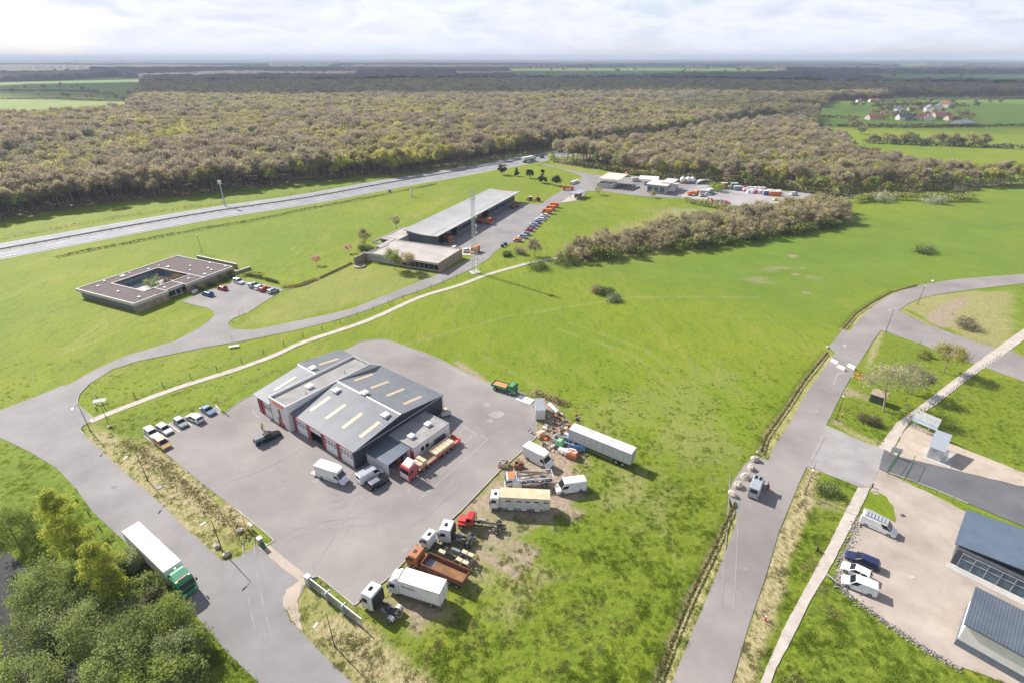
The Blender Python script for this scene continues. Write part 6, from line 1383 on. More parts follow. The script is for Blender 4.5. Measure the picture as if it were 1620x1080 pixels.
p, a = on_line(resample(offs(mC, -4.2), 400), u2(857)); o = car('dark car ahead of the lorry on the motorway', 'p_navy', 'estate', name='motorway_car', detail=False); o.location = (*p, .06); o.rotation_euler = (0, 0, a)
# ---------------------------------------------------------------- trees and bushes one by one
leafmat('blade', (.15, .22, .02), (.25, .32, .035), .2, .5, scale=.25); leafmat('blade_dry', (.26, .22, .09), (.42, .36, .18), .2, .2, scale=.3)
def bush(name, seed, h, r, parts, label, cat='bush', group=None, clumps=12, shape='round', r0=.06, cz=None, rz=None, cr=.5, low=0.0):
    t = make_tree(name, seed, h, r, rz or h*.5, cz or h*.5, parts, r0, clumps, shape, label=label, cat=cat, cr=cr, low=low, crownname='foliage')
    for ch in children(t):
        if ch.name.startswith('trunk'): ch.name = 'stems'
    if group: t['group'] = group
    return t
def at_h(u, v, zc): # centre of a crown seen at (u,v), zc above the ground
    return G(u, v, zc)
def plant(t, u, v, zc, rz=None):
    x, y = at_h(u, v, zc); t.location = (x, y, gz(x, y)-.1); t.rotation_euler = (0, 0, rz if rz is not None else random.uniform(0, 6)); return t
# bottom left wood by the pond
for i, (u, v, h, r, kind, lb) in enumerate([
  (104, 838, 16, 2.7, 'p', 'tall yellow green poplar at the left edge above the pond'),
  (166, 910, 13.5, 2.4, 'p', 'yellow green poplar beside the green lorry trailer, right one of the two'),
  (118, 935, 6, 3.4, 'd', 'dark olive willow between the two poplars'), (85, 965, 6, 3.6, 'g', 'greyish willow left of the pond trees under the tall poplar'),
  (146, 985, 7, 3.9, 'w', 'mid green willow above the water in the left corner'), (215, 1000, 7.5, 3.6, 'w', 'broad fresh green willow in the middle of the corner thicket'),
  (262, 985, 7, 3.1, 'y', 'round bright green willow crown closest to the lorry shadow'), (196, 1045, 7.5, 3.8, 'w', 'large willow leaning over the water at the bottom'),
  (275, 1035, 6, 2.9, 'g', 'grey green willow bush by the lower roadside verge'), (240, 1075, 6.5, 3.3, 'y', 'light green willow at the bottom frame of the thicket'),
  (300, 1015, 4.5, 2.1, 'y', 'small pale green bush nearest the road below the lorry'), (225, 935, 4, 2.2, 'd', 'low dark bush right of the poplar'),
  (205, 885, 3.6, 2.1, 'g', 'low pale grey green bush beside the trailer shadow'), (240, 950, 3.4, 1.8, 'r', 'low brownish bush by the lorry shadow'),
  (50, 910, 7, 3.9, 'w', 'green willow at the far left beyond the tall poplar'), (30, 985, 7, 4.2, 'd', 'dark willow at the far left over the water'),
  (20, 1060, 7, 4.2, 'w', 'green willow in the bottom left corner'), (290, 1075, 5, 2.6, 'd', 'dark willow bush at the bottom edge by the verge'),
  (10, 830, 9, 3.4, 'y', 'light green tree at the outer left beyond the road bend')]):
    if kind == 'p':
        t = make_tree('poplar', 300+i, h, r, h*.46, h*.53, [('leaf_poplar', 12000, .24, 'leaf'), ('leaf_willow', 900, .24, 'leaf')], .22, 60, 'column', label=lb, cat='tree', cr=.30)
        plant(t, u, v, h*.5)
    else:
        m = {'w': [('leaf_willow', 9000, .21, 'leaf'), ('leaf_grey', 2500, .2, 'leaf')], 'g': [('leaf_grey', 8000, .2, 'leaf'), ('leaf_willow', 1400, .2, 'leaf')], 'd': [('leaf_dark', 4500, .2, 'leaf'), ('leaf_willow', 4500, .2, 'leaf')],
             'y': [('leaf_willow', 7000, .2, 'leaf'), ('bud_green', 3000, .2, 'leaf')], 'r': [('rust_leaf', 1500, .18, 'leaf'), ('leaf_grey', 2500, .18, 'leaf'), ('twig', 300, .6, 'twig')]}[kind]
        t = bush('willow' if h > 4.6 else 'willow_bush', 300+i, h, r, m, lb, 'tree' if h > 4.6 else 'bush', clumps=44, r0=.12, cr=.34)
        plant(t, u, v, h*.5)
# right side trees
t = make_tree('blossom_tree', 401, 10, 5.0, 2.6, 7.6, [('leaf_grey', 2600, .2, 'leaf'), ('blossom', 1100, .2, 'leaf'), ('bud', 1800, .2, 'leaf'), ('twig', 500, .8, 'twig')], .22, 22, 'round', label='pale blossoming tree with a leaning bare trunk beside the green hut', bark='bark_pale')
x, y = G(1397, 649); t.location = (x, y, 0); t.rotation_euler = (-.30, 0, 0)
t = make_tree('blossom_tree', 402, 7, 3.2, 2.4, 4.6, [('twig_pink', 900, .8, 'twig'), ('leaf_grey', 1500, .2, 'leaf')], .15, 16, 'round', label='thin pinkish bare tree behind the blossoming one', bark='bark_pale'); x, y = G(1440, 622); t.location = (x, y, 0)
t = make_tree('budding_tree', 403, 8, 3.6, 3.2, 4.4, [('bud', 4200, .22, 'leaf'), ('twig', 400, .8, 'twig')], .16, 20, 'round', label='yellow budding tree beside the side road on the right'); x, y = G(1492, 588); t.location = (x, y, 0)
plant(bush('bush', 404, 1.9, 2.0, [('leaf_dark', 1600, .18, 'leaf'), ('rust_leaf', 900, .16, 'leaf'), ('twig', 300, .5, 'twig')], 'brownish green round bush on the lawn below the green hut'), 1376, 660, .9)
plant(bush('bush', 405, 1.7, 1.9, [('leaf_dark', 1400, .18, 'leaf'), ('leaf_willow', 1500, .18, 'leaf'), ('blossom', 160, .15, 'leaf')], 'green bush with white flecks on the bank between right road and footpath'), 1308, 770, .8)
plant(bush('bush', 406, 1.6, 1.7, [('leaf_dark', 900, .18, 'leaf'), ('bud', 900, .18, 'leaf')], 'olive bush in the corner between the side road and the lawn'), 1462, 560, .8)
plant(bush('bush', 407, 2.4, 2.6, [('leaf_dark', 1500, .2, 'leaf'), ('twig', 700, .7, 'twig')], 'dark scrub bush at the right edge inside the road bend'), 1528, 512, 1)
# between cycle path and field
for i, (u, v, h, r, m, lb) in enumerate([
  (852, 421, 2.2, 4.6, 'd', 'long dark bush at the end of the cycle path'), (958, 462, 2.0, 2.8, 'd', 'dark green bush alone in the open field, upper half'), (970, 472, 1.6, 2.4, 'g', 'grey green bush alone in the open field, lower half'), (944, 458, 1.7, 1.9, 'r', 'brownish bush at the left end of the field thicket'),
  (1467, 397, 1.8, 4.0, 'd', 'dark bush alone in the far right meadow'), (822, 398, 2.4, 2.2, 'r', 'rusty bush on the bank beside the parking row'), (800, 402, 1.6, 1.9, 'd', 'low green bush on the bank left of the rusty one'), (903, 393, 2.8, 3.0, 'b', 'pale blossoming shrub at the left tip of the thicket'), (895, 414, 2.4, 4.2, 'd', 'dark evergreen scrub at the left end of the thicket')]):
    mm = {'d': [('leaf_dark', 1600, .3, 'leaf'), ('leaf_willow', 800, .28, 'leaf')], 'g': [('leaf_grey', 1500, .28, 'leaf'), ('leaf_dark', 500, .28, 'leaf')], 'r': [('rust_leaf', 500, .3, 'leaf'), ('twig_pink', 700, .7, 'twig'), ('leaf_grey', 300, .3, 'leaf')], 'b': [('twig_pink', 900, .8, 'twig'), ('blossom', 260, .22, 'leaf')]}[m]
    plant(bush('bush', 420+i, h, r, mm, lb, clumps=18), u, v, h*.4)
t = make_tree('lawn_tree', 431, 7.5, 3.0, 2.6, 5.0, [('bud_green', 1900, .32, 'leaf'), ('twig', 300, .9, 'twig')], .16, 16, 'round', label='fresh green round tree on the lawn before the low office', cat='tree'); x, y = G(624, 427); t.location = (x, y, 0)
t = make_tree('lawn_tree', 432, 7, 2.9, 2.6, 4.7, [('twig_pink', 900, 1.0, 'twig'), ('bud', 500, .26, 'leaf')], .15, 14, 'round', label='thin budding tree right of the green tree before the low office', cat='tree'); x, y = G(646, 430); t.location = (x, y, 0)
t = make_tree('lawn_tree', 433, 8, 2.6, 3.4, 4.5, [('bud', 1000, .32, 'leaf'), ('twig', 500, 1.0, 'twig')], .15, 14, 'column', label='yellowish budding tree at the left rear of the low office', cat='tree'); x, y = G(577, 392); t.location = (x, y, 0)
t = make_tree('lawn_tree', 434, 6.5, 2.2, 2.4, 4, [('twig_pink', 500, .9, 'twig'), ('bud', 260, .26, 'leaf')], .12, 10, 'round', label='thin yellow tree behind the office roof near the shed', cat='tree'); x, y = G(627, 362); t.location = (x, y, 0)
t = make_tree('lawn_tree', 435, 7, 2.6, 2.6, 4.4, [('twig', 800, 1.0, 'twig'), ('bud', 200, .24, 'leaf')], .13, 12, 'round', label='bare young tree on the bank beside the parking row', cat='tree'); x, y = G(845, 405); t.location = (x, y, 0)
plant(bush('bush', 436, 2.2, 2.6, [('leaf_dark', 1500, .3, 'leaf')], 'dark evergreen bush tucked behind the low office end wall'), 577, 393, 1)
for u, v, lb in ((552, 400, 'pink blossoming cherry tree nearest the low office'), (501, 419, 'pink blossoming cherry tree on the lawn, left one of the pair')):
    t = make_tree('cherry_tree', u, 3.6, 1.5, 1.2, 2.5, [('pink_blossom', 900, .2, 'leaf'), ('twig', 100, .5, 'twig')], .07, 10, 'round', label=lb, cat='tree'); x, y = G(u, v); t.location = (x, y, 0)
for u, v, h, lb in ((795, 277, 7, 'leftmost dark pine in the row of five near the motorway'), (817, 279, 5, 'second small dark pine in the row of five'), (838, 282, 5.5, 'slender middle pine of the row of five'), (857, 290, 8, 'tallest dark pine, fourth of the row of five'), (880, 294, 6, 'dark pine nearest the access road'), (947, 308, 5, 'small sparse tree on the grass edge below the salt store'), (1031, 313, 4, 'small sparse tree on the grass edge below the depot office')):
    pine = 'pine' in lb
    t = make_tree('pine_tree' if pine else 'young_tree', u, h, h*.42, h*.42, h*.58, [('leaf_pine', 1400, .5, 'leaf')] if pine else [('bud', 260, .4, 'leaf'), ('twig', 300, .8, 'twig')], .14, 20, 'cone' if u in (857, 817) else 'round', label=lb, cat='tree'); x, y = G(u, v); t.location = (x, y, 0)
# office planting
for k, (fx, fy) in enumerate(((20.5, -2.6), (25.2, -2.4), (29.8, -2.2), (34.0, -2.0))):
    t = bush('shrub', 450+k, 2.4, 1.35, [('leaf_dark', 900, .24, 'leaf')], ['round dark shrub nearest the office entrance', 'second round dark shrub from the office entrance', 'third round dark shrub from the office entrance', 'round dark shrub at the far corner of the office front'][k], group='round shrubs along the office front')
    x, y = fB.world(fx, fy); t.location = (x, y, 0)
for k, (fx, fy, h, r, m, lb) in enumerate(((15.5, 13.5, 4.6, 2.3, [('leaf_grey', 1500, .26, 'leaf'), ('bud_green', 500, .26, 'leaf')], 'pale green tree inside the office courtyard'), (18.5, 11.5, 3.6, 1.6, [('rust_leaf', 800, .26, 'leaf'), ('twig', 200, .6, 'twig')], 'brown bush in the middle of the office courtyard'), (21.3, 10, 3.8, 1.7, [('rust_leaf', 1000, .26, 'leaf'), ('bud', 200, .26, 'leaf')], 'rusty red bush right in the office courtyard'))):
    t = bush('courtyard_shrub', 460+k, h, r, m, lb); x, y = fB.world(fx, fy); t.location = (x, y, .05)
def hedge(name, P, w, h, mats, label, dens=30, size=.3, group=None, cat='hedge', seed=1):
    r = np.random.default_rng(seed); L = [math.dist(a, b) for a, b in zip(P[:-1], P[1:])]; T_ = sum(L); n = int(T_*dens); t = r.uniform(0, T_, n); cum = np.cumsum([0]+L)
    k = np.clip(np.searchsorted(cum, t, side='right')-1, 0, len(L)-1); P = np.array(P); f = (t-cum[k])/np.array(L)[k]; C = P[k]+(P[k+1]-P[k])*f[:, None]
    hv = h*(.7+.6*vnoise(C[:, 0]*1.0, C[:, 1], 3.5)); 
    pos = np.c_[C+r.normal(size=(n, 2))*w*.28, hv*r.uniform(.05, 1, n)**.6]
    a = r.normal(size=(n, 3)); a /= np.linalg.norm(a, axis=1)[:, None]; b = np.cross(a, r.normal(size=(n, 3))); b /= np.linalg.norm(b, axis=1)[:, None]; s = size*r.uniform(.6, 1.5, n)[:, None]
    V = np.stack([pos-a*s*.6, pos+b*s*.4, pos+a*s*.6, pos-b*s*.4], 1).reshape(-1, 3); V[:, 2] = np.maximum(V[:, 2], .03)
    o = npmesh(name, V, np.arange(4*n).reshape(n, 4), mats[0])
    for q in mats[1:]: o.data.materials.append(M[q])
    o.data.polygons.foreach_set('material_index', r.integers(0, len(mats), n)); return tag(o, label, cat, group)
hedge('hedge', [fB.world(35, -4.2), fB.world(38.5, -6.5), fB.world(41, -9.5)], 1.2, 1.1, ['leaf_dark', 'rust_leaf', 'bud'], 'low planted bed between the office shrubs and the parked cars', 90, .2)
hedge('clipped_hedge', GL([(386, 435.5), (416, 441.5)]), 1.0, .9, ['leaf_dark'], 'dark clipped hedge above the slanting row of cars, left length', 160, .2)
hedge('clipped_hedge', GL([(418, 442.5), (440, 448.5)]), 1.0, .9, ['leaf_dark'], 'dark clipped hedge above the slanting row of cars, right length', 160, .2)
hedge('flower_bed', GL([(446, 455), (470, 453), (500, 443)]), 1.4, .7, ['bud', 'rust_leaf', 'leaf_dark'], 'yellow and green flower bed at the corner of the office lot', 80, .25)
hedge('hedge', GL([(505, 441), (535, 427), (556, 417)]), .9, .45, ['rust_leaf', 'leaf_dark'], 'low reddish hedge along the brown strip leading to the low office', 70, .22)
# hedges and scrub round the depot
hedge('hedge', GL([(1082, 319), (1110, 325), (1140, 331), (1165, 337), (1195, 343)]), 4, 2.6, ['leaf_dark', 'bud', 'twig_pink'], 'green hedge along the near edge of the depot yard', 60, .5)
hedge('hedge', GL([(1350, 321), (1390, 315), (1430, 316), (1470, 318), (1540, 318)]), 5, 3.6, ['leaf_dark', 'leaf_willow', 'bud'], 'green hedgerow bordering the far meadow at the right', 60, .55, seed=4)
for k, (u, v, r) in enumerate(((1402, 312, 4.5), (1385, 313, 3.5), (1470, 315, 4.5), (1484, 316, 3.5))):
    t = bush('blackthorn', 470+k, 4.5, r, [('blossom', 700, .4, 'leaf'), ('leaf_willow', 500, .4, 'leaf')], ['large white blossoming blackthorn at the left of the far hedgerow', 'smaller white blackthorn left of the large one in the far hedgerow', 'white blossoming blackthorn at the right of the far hedgerow', 'smaller white blackthorn at the right end of the far hedgerow'][k]); plant(t, u, v, 2)
plant(bush('bush', 480, 5, 4, [('bud_green', 1400, .5, 'leaf')], 'bright yellow green bush between the depot and the wood'), 1131, 297, 2)
t = make_tree('olive_tree', 481, 10, 5.5, 4.4, 5.8, [('bud', 1500, .6, 'leaf'), ('twig_pink', 900, 1.2, 'twig')], .2, 16, 'round', label='large olive tree at the corner where the field track meets the wood', cat='tree'); x, y = G(1326, 309); t.location = (x, y, 0)
plant(bush('bush', 482, 6, 4, [('leaf_dark', 1400, .5, 'leaf'), ('twig', 500, 1.0, 'twig')], 'dark bush group at the far right behind the field hedge'), 1515, 308, 2)
# the thicket: small bare trees and dark scrub, one by one
thk = GL([(886, 418), (940, 413), (1000, 407), (1060, 400), (1126, 391.5), (1200, 381), (1280, 368), (1332, 358), (1338, 345), (1325, 330), (1290, 325), (1240, 335), (1205, 345), (1150, 352), (1090, 358), (1040, 366), (990, 378), (945, 388), (905, 400)])
protos = []
for i, (parts, h, r, sh_, nm) in enumerate([([('twig_pink', 700, .9, 'twig'), ('bud', 300, .35, 'leaf')], 7, 2.5, 'round', 'pinkish bare'), ([('twig', 800, .9, 'twig'), ('bud', 220, .35, 'leaf')], 6.5, 2.6, 'round', 'grey brown bare'), ([('bud', 450, .45, 'leaf'), ('twig', 400, 1.0, 'twig')], 6, 2.5, 'round', 'olive budding'), ([('leaf_dark', 700, .42, 'leaf'), ('bud', 160, .4, 'leaf')], 4.2, 2.6, 'round', 'dark green')]):
    protos.append((make_tree('thicket_tree', 500+i, h, r, h*.40, h*.58, parts, .07, 12, sh_, cat='tree', low=.05), h, nm))
xs_, ys_ = zip(*thk); pts = []; rr = random.Random(21); tries = 0
while len(pts) < 285 and tries < 30000:
    tries += 1; x, y = rr.uniform(min(xs_), max(xs_)), rr.uniform(min(ys_), max(ys_))
    if not bool(inpoly(np.array([x]), np.array([y]), thk)[0]): continue
    if all((x-a)**2+(y-b)**2 > 2.7**2 for a, b in pts): pts.append((x, y))
cnt = {}
for x, y in pts:
    front = float(dline(np.array([x]), np.array([y]), thk[:8])[0]); g = rr.random()
    k = 3 if (front < 5 and g < .75) or g < .08 else (2 if g < .25 else (1 if g < .6 else 0))
    t, h, nm = protos[k]
    o = t if k not in cnt else copy_tree(t); cnt[k] = 1
    s = rr.uniform(.7, 1.25)*(1.15 if x > 70 else .95); o.location = (x, y, -.1); o.scale = (s, s, s*rr.uniform(.85, 1.15)); o.rotation_euler = (0, 0, rr.uniform(0, 6.28))
    tag(o, ('%s scrub tree in the long thicket below the depot' if k < 3 else '%s scrub bush along the sunless foot of the long thicket') % nm, 'tree' if k < 3 else 'bush', nm+' trees of the long thicket')
# hedgerow trees of the fields
fp = make_tree('field_tree', 600, 11, 5, 4.4, 6.4, [('twig', 500, 1.6, 'twig'), ('bud', 300, .9, 'leaf')], .25, 12, 'round', cat='tree'); fd = make_tree('field_tree', 601, 9, 5.5, 4.2, 4.8, [('leaf_dark', 300, 1.1, 'leaf'), ('twig', 400, 1.4, 'twig')], .2, 12, 'round', cat='tree')
first = {0: fp, 1: fd}; rr = random.Random(9)
def ftree(u, v, k, s, lb, grp):
    o = first.pop(k) if k in first else copy_tree((fp, fd)[k]); x, y = G(u, v); o.location = (x, y, -.3); o.scale = (s, s, s); o.rotation_euler = (0, 0, rr.uniform(0, 6)); tag(o, lb, 'tree', grp)
for u in range(1378, 1560, 9): ftree(u+rr.uniform(-3, 3), 226+(u-1378)*.035+rr.uniform(-1, 1.5), rr.choice([0, 0, 1]), rr.uniform(.7, 1.15), 'tree in the hedgerow between the two large meadows at the right', 'hedgerow trees between the right meadows')
for u in range(1345, 1560, 8): ftree(u, 200.5+rr.uniform(-.6, .6)+(u-1345)*.006, 1, rr.uniform(.35, .55), 'low dark tree in the hedge below the distant village', 'low hedge trees below the village')
for u, v in ((1395, 183), (1388, 180), (1402, 178), (1378, 184), (1420, 176), (1441, 166), (1452, 168), (1462, 174), (1470, 172), (1480, 186), (1505, 190), (1512, 196), (1525, 187), (1350, 205), (1360, 212), (1366, 206), (1340, 196), (1352, 190), (1436, 184), (1448, 191), (1532, 192), (1430, 168), (1410, 166), *[(1385+k*7.1, 168+(k*37 % 26)) for k in range(22)]): ftree(u, v, rr.choice([0, 1]), rr.uniform(.55, 1.0), 'tree among the houses of the distant village', 'trees round the distant village')
for k in range(40): ftree(1345+rr.uniform(0, 250), rr.choice([157, 163, 168])+rr.uniform(-.4, .4), 1, rr.uniform(.5, .8), 'dark tree in the hedges beyond the distant village', 'hedge trees beyond the village')
for u, v in ((96, 139), (114, 141), (122, 140), (130, 143), (140, 146), (152, 150), (156, 151), (165, 155), (172, 157), (186, 158), (194, 160), (205, 150), (212, 152), (100, 156), (108, 154), (138, 157), (146, 158), (40, 142), (20, 146), (60, 154), (70, 140), (216, 158), (224, 148)): ftree(u, v, rr.choice([0, 0, 1]), rr.uniform(.7, 1.2), 'tree on the hedge lines of the sunny fields at upper left', 'trees on the upper left fields')
for k in range(70):
    u = rr.uniform(805, 1560); v = rr.choice([107.5, 109.5, 112, 114.5, 118, 121.5]); ftree(u, v, 1, rr.uniform(1.0, 2.0), 'dark tree on a hedge line of the distant green fields', 'trees on the distant fields')
for k in range(16): ftree(rr.uniform(60, 190), rr.choice([113, 116, 118.5]), 1, rr.uniform(.9, 1.6), 'dark tree on the far hedge lines at upper left', 'far hedge trees at upper left')
def farhedge(P, w, h, lb, seed): hedge('field_hedge', P, w, h, ['leaf_dark', 'twig'], lb, 6, 1.6, 'field hedges', 'hedge', seed)
farhedge(GL([(1364, 226.5), (1531, 233), (1640, 237)]), 4, 3.4, 'dark hedge dividing the two big meadows at the right', 1); farhedge(GL([(1291, 200.5), (1360, 201.5), (1440, 202.5), (1500, 201.5), (1640, 200)]), 3, 2.8, 'dark hedge just below the village meadow', 2)
farhedge(GL([(1300, 186), (1350, 189), (1364, 205)]), 4, 3, 'hedge closing the small meadow left of the village', 3); farhedge(GL([(1380, 163), (1440, 160), (1531, 158), (1640, 157)]), 5, 4, 'dark hedge across the fields beyond the village', 4); farhedge(GL([(1380, 169), (1420, 166), (1531, 169)]), 4, 3, 'lower hedge beyond the village roofs', 5)
farhedge(GL([(0, 157.5), (89, 157), (150, 160), (197, 161)]), 4, 2.6, 'hedge between the two sunny fields at upper left', 6); farhedge(GL([(0, 144), (89, 144.5), (150, 146), (180, 150)]), 5, 3, 'hedge above the sunny fields at upper left', 7)
for k, q in enumerate(ditches): hedge('ditch_growth', q, .55, .28, ['leaf_dark', 'leaf_dark', 'rust_leaf'], ['rank dark growth in the ditch beside the upper right road', 'rank dark growth in the ditch beside the lower right road', 'rank brown growth in the ditch along the right road bend'][k], 60, .22, cat='ditch plants', seed=20+k)
hedge('rank_grass', GL([(190, 700), (222, 712), (262, 745), (310, 785), (350, 815), (380, 840), (395, 855)]), 2.4, .35, ['blade_dry', 'blade', 'blade_dry', 'rust_leaf'], 'rough brown and green growth on the bank between left road and yard', 34, .24, cat='rough grass', seed=30)
hedge('rank_grass', GL([(845, 622), (870, 632), (898, 640)]), 2.6, .7, ['rust_leaf', 'blade_dry', 'leaf_dark'], 'brown dead growth on the mound behind the box body', 90, .26, cat='rough grass', seed=31)
# ---------------------------------------------------------------- posts, masts, signs, fences
def lamp(u, v, u2, v2, lb, h=7.0):
    x, y = G(u, v); r = empty('street_lamp', (x, y, 0), 0, lb, 'street lamp', 'street lamps'); mb = MB(); mb.tube((0, 0, 0), (0, 0, h), .085, .05, 8); mb.tube((0, 0, 0), (0, 0, .35), .14, .14, 8); mb.build('pole', 'lamp_pole', r)
    X, Y = G(u2, v2, h+.15); d = Vector((X-x, Y-y, 0)); d = d.normalized()*min(d.length, 1.9)
    mb = MB(); mb.tube((0, 0, h-.05), (d.x, d.y, h+.2), .035, .03, 6); mb.build('arm', 'lamp_pole', r)
    mb = MB(); e_ = d.normalized(); mb.loft([[(d.x-e_.y*.14, d.y+e_.x*.14, h+.16), (d.x+e_.y*.14, d.y-e_.x*.14, h+.16), (d.x+e_.y*.14, d.y-e_.x*.14, h+.3), (d.x-e_.y*.14, d.y+e_.x*.14, h+.3)], [(d.x+e_.x*.75-e_.y*.1, d.y+e_.y*.75+e_.x*.1, h+.22), (d.x+e_.x*.75+e_.y*.1, d.y+e_.y*.75-e_.x*.1, h+.22), (d.x+e_.x*.75+e_.y*.1, d.y+e_.y*.75-e_.x*.1, h+.3), (d.x+e_.x*.75-e_.y*.1, d.y+e_.y*.75+e_.x*.1, h+.3)]]); mb.build('lamp_head', 'p_offwhite', r)
mat('lamp_pole', (.09, .08, .075), .6)
for a in (((142.5, 681), (114, 647), 'street lamp at the cycle path crossing beside the left road'), ((233, 759), (201, 722), 'street lamp halfway down the left road verge'), ((352, 872), (325, 826), 'street lamp beside the yard entrance next to the boulders'), ((529, 1022), (502, 985), 'street lamp on the lower verge below the sliding gate'), ((1401, 524.5), (1406, 492), 'street lamp on the corner of the side road at the right'), ((1451, 482), (1462, 457), 'street lamp on the inside of the right road bend'), ((1322, 663), (1333, 628), 'street lamp on the lawn edge beside the right road'), ((1273, 781), (1286, 742), 'street lamp at the verge below the junction'), ((319, 400), (311, 372), 'thin lamp on the grass behind the courtyard office')): lamp(*a[0], *a[1], a[2])
# lattice mast
x, y = G(751, 431); ms = empty('lattice_mast', (x, y, 0), .5, 'tall grey lattice mast with antennas beside the long shed', 'mast'); Hm = 30.0
legs = []
for k in range(3):
    a = 2*math.pi*k/3; legs.append(((1.1*math.cos(a), 1.1*math.sin(a)), (.55*math.cos(a), .55*math.sin(a))))
P_ = lambda k, t: (legs[k][0][0]+(legs[k][1][0]-legs[k][0][0])*t, legs[k][0][1]+(legs[k][1][1]-legs[k][0][1])*t, Hm*t)
for k in range(3): mb = MB(); mb.tube(P_(k, 0), P_(k, 1), .07, .05, 6); mb.build('mast_leg', 'galv', ms)
mb = MB(); n = 20
for i in range(n):
    for k in range(3): mb.tube(P_(k, i/n), P_((k+1) % 3, (i+1)/n), .032, n=4); mb.tube(P_(k, i/n), P_((k+1) % 3, i/n), .028, n=4); mb.tube(P_((k+1) % 3, i/n), P_(k, (i+1)/n), .025, n=4)
mb.build('bracing', 'galv', ms)
mb = MB()
for k in range(8): a = k*math.pi/4; b = a+math.pi/4; R1 = 1.1; mb.tube((R1*math.cos(a), R1*math.sin(a), 27.0), (R1*math.cos(b), R1*math.sin(b), 27.0), .03, n=4); mb.tube((R1*math.cos(a), R1*math.sin(a), 28.1), (R1*math.cos(b), R1*math.sin(b), 28.1), .03, n=4); mb.tube((R1*math.cos(a), R1*math.sin(a), 27.0), (R1*math.cos(a), R1*math.sin(a), 28.1), .03, n=4); mb.tube((0, 0, 27), (R1*math.cos(a), R1*math.sin(a), 27.0), .04, n=4)
mb.tube((0, 0, 26.95), (0, 0, 27.0), 1.1, n=8); mb.build('platform', 'galv', ms)
for k, (dx, z0, z1) in enumerate(((.9, 25, 33), (-.9, 26, 32.5), (1.3, 12, 18), (1.3, 4, 9))): mb = MB(); mb.tube((dx, .3, z0), (dx, .3, z1), .045, .03, 5); mb.tube((0, 0, z0+.6), (dx, .3, z0+.6), .03, n=4); mb.build('antenna', 'p_offwhite', ms)
for z, s in ((17.5, .35), (15, .3), (12, .3), (20.5, .3)): mb = MB(); mb.tube((.7, -.5, z), (1.0, -.8, z), s, s, 10); mb.build('dish', 'p_offwhite', ms)
mb = MB(); mb.box(-1.8, 1.8, -1.8, 1.8, -.1, .15); mb.build('base_slab', 'concrete', ms)
# motorway camera mast
x, y = G(356, 326.5); r = empty('motorway_mast', (x, y, 0), 0, 'tall grey mast with white head standing beside the motorway', 'mast'); mb = MB(); mb.tube((0, 0, 0), (0, 0, 12), .38, .26, 8); mb.build('pole', 'galv', r); mb = MB(); mb.box(-.8, .8, -.4, .5, 11.6, 13.4); mb.box(-.3, .3, -.9, -.4, 12.0, 12.8); mb.build('mast_head', 'p_offwhite', r)
mb = MB(); mb.tube((0, 0, 13.4), (0, 0, 14.6), .12, .05, 6); mb.build('finial', 'p_red', r)
x, y = G(651, 311.5); r = empty('marker_post', (x, y, 0), 0, 'white cylindrical post alone on the grass behind the long shed', 'post'); mb = MB(); mb.tube((0, 0, 0), (0, 0, 4.2), .5, .5, 12); mb.build('post_body', 'p_offwhite', r); mb = MB(); mb.tube((0, 0, 4.2), (0, 0, 4.4), .55, .3, 12); mb.build('post_cap', 'metal_grey', r)
for u, v in ((616, 304),): x, y = G(u, v); r = empty('utility_cabinet', (x, y, 0), .7, 'small blue grey cabinet on the verge of the motorway', 'cabinet'); mb = MB(); mb.box(-.8, .8, -.4, .4, 0, 1.4); mb.build('cabinet_body', 'p_steelblue', r); mb = MB(); mb.box(-.9, .9, -.5, .5, 1.4, 1.5); mb.build('cabinet_lid', 'galv', r)
# motorway guard rails and the low fence / hedge along it
def rail(P, z, lb, post=4.0, name='guard_rail', m='galv_dark'):
    r = empty(name, (0, 0, 0), 0, lb, 'guard rail'); mb = MB()
    for a, b in zip(P[:-1], P[1:]):
        L = math.dist(a, b); nx, ny = -(b[1]-a[1])/L*.04, (b[0]-a[0])/L*.04
        mb.add([(a[0]-nx, a[1]-ny, z-.3), (b[0]-nx, b[1]-ny, z-.3), (b[0]+nx, b[1]+ny, z-.3), (a[0]+nx, a[1]+ny, z-.3), (a[0]-nx, a[1]-ny, z), (b[0]-nx, b[1]-ny, z), (b[0]+nx, b[1]+ny, z), (a[0]+nx, a[1]+ny, z)], [(4, 5, 6, 7), (0, 1, 5, 4), (1, 2, 6, 5), (2, 3, 7, 6), (3, 0, 4, 7)])
    mb.build('rail', m, r); mb = MB()
    for x, y, h in along(P, post): mb.box(x-.06, x+.06, y-.06, y+.06, -.05, z-.02)
    o = mb.build('rail_posts', m, r); o['kind'] = 'stuff'
mat('galv_dark', (.10, .10, .105), .55, metal=.2)
rail(offs(mC[:-8], .65), .8, 'guard rail along the median of the motorway, far side'); rail(offs(mC[:-8], -.65), .8, 'guard rail along the median of the motorway, near side')
rail(GL([(851, 263.5), (858, 261), (869, 258)]), 1.0, 'short dark railing where the lane leaves the motorway')
hedge('verge_hedge', GL([(89, 408), (150, 395), (200, 386), (260, 374), (330, 361), (400, 350), (480, 333), (560, 318), (632, 304), (690, 292)]), 1.2, .8, ['leaf_dark', 'rust_leaf'], 'low dark hedge line along the near side of the motorway', 14, .4, seed=3)
hedge('verge_scrub', ext(GL([(89, 362), (200, 342), (349, 322), (480, 305.5), (600, 284), (700, 268)]), 150, 0), 1.6, .9, ['twig', 'bud'], 'sparse dry scrub line along the far side of the motorway', 6, .5, seed=5)
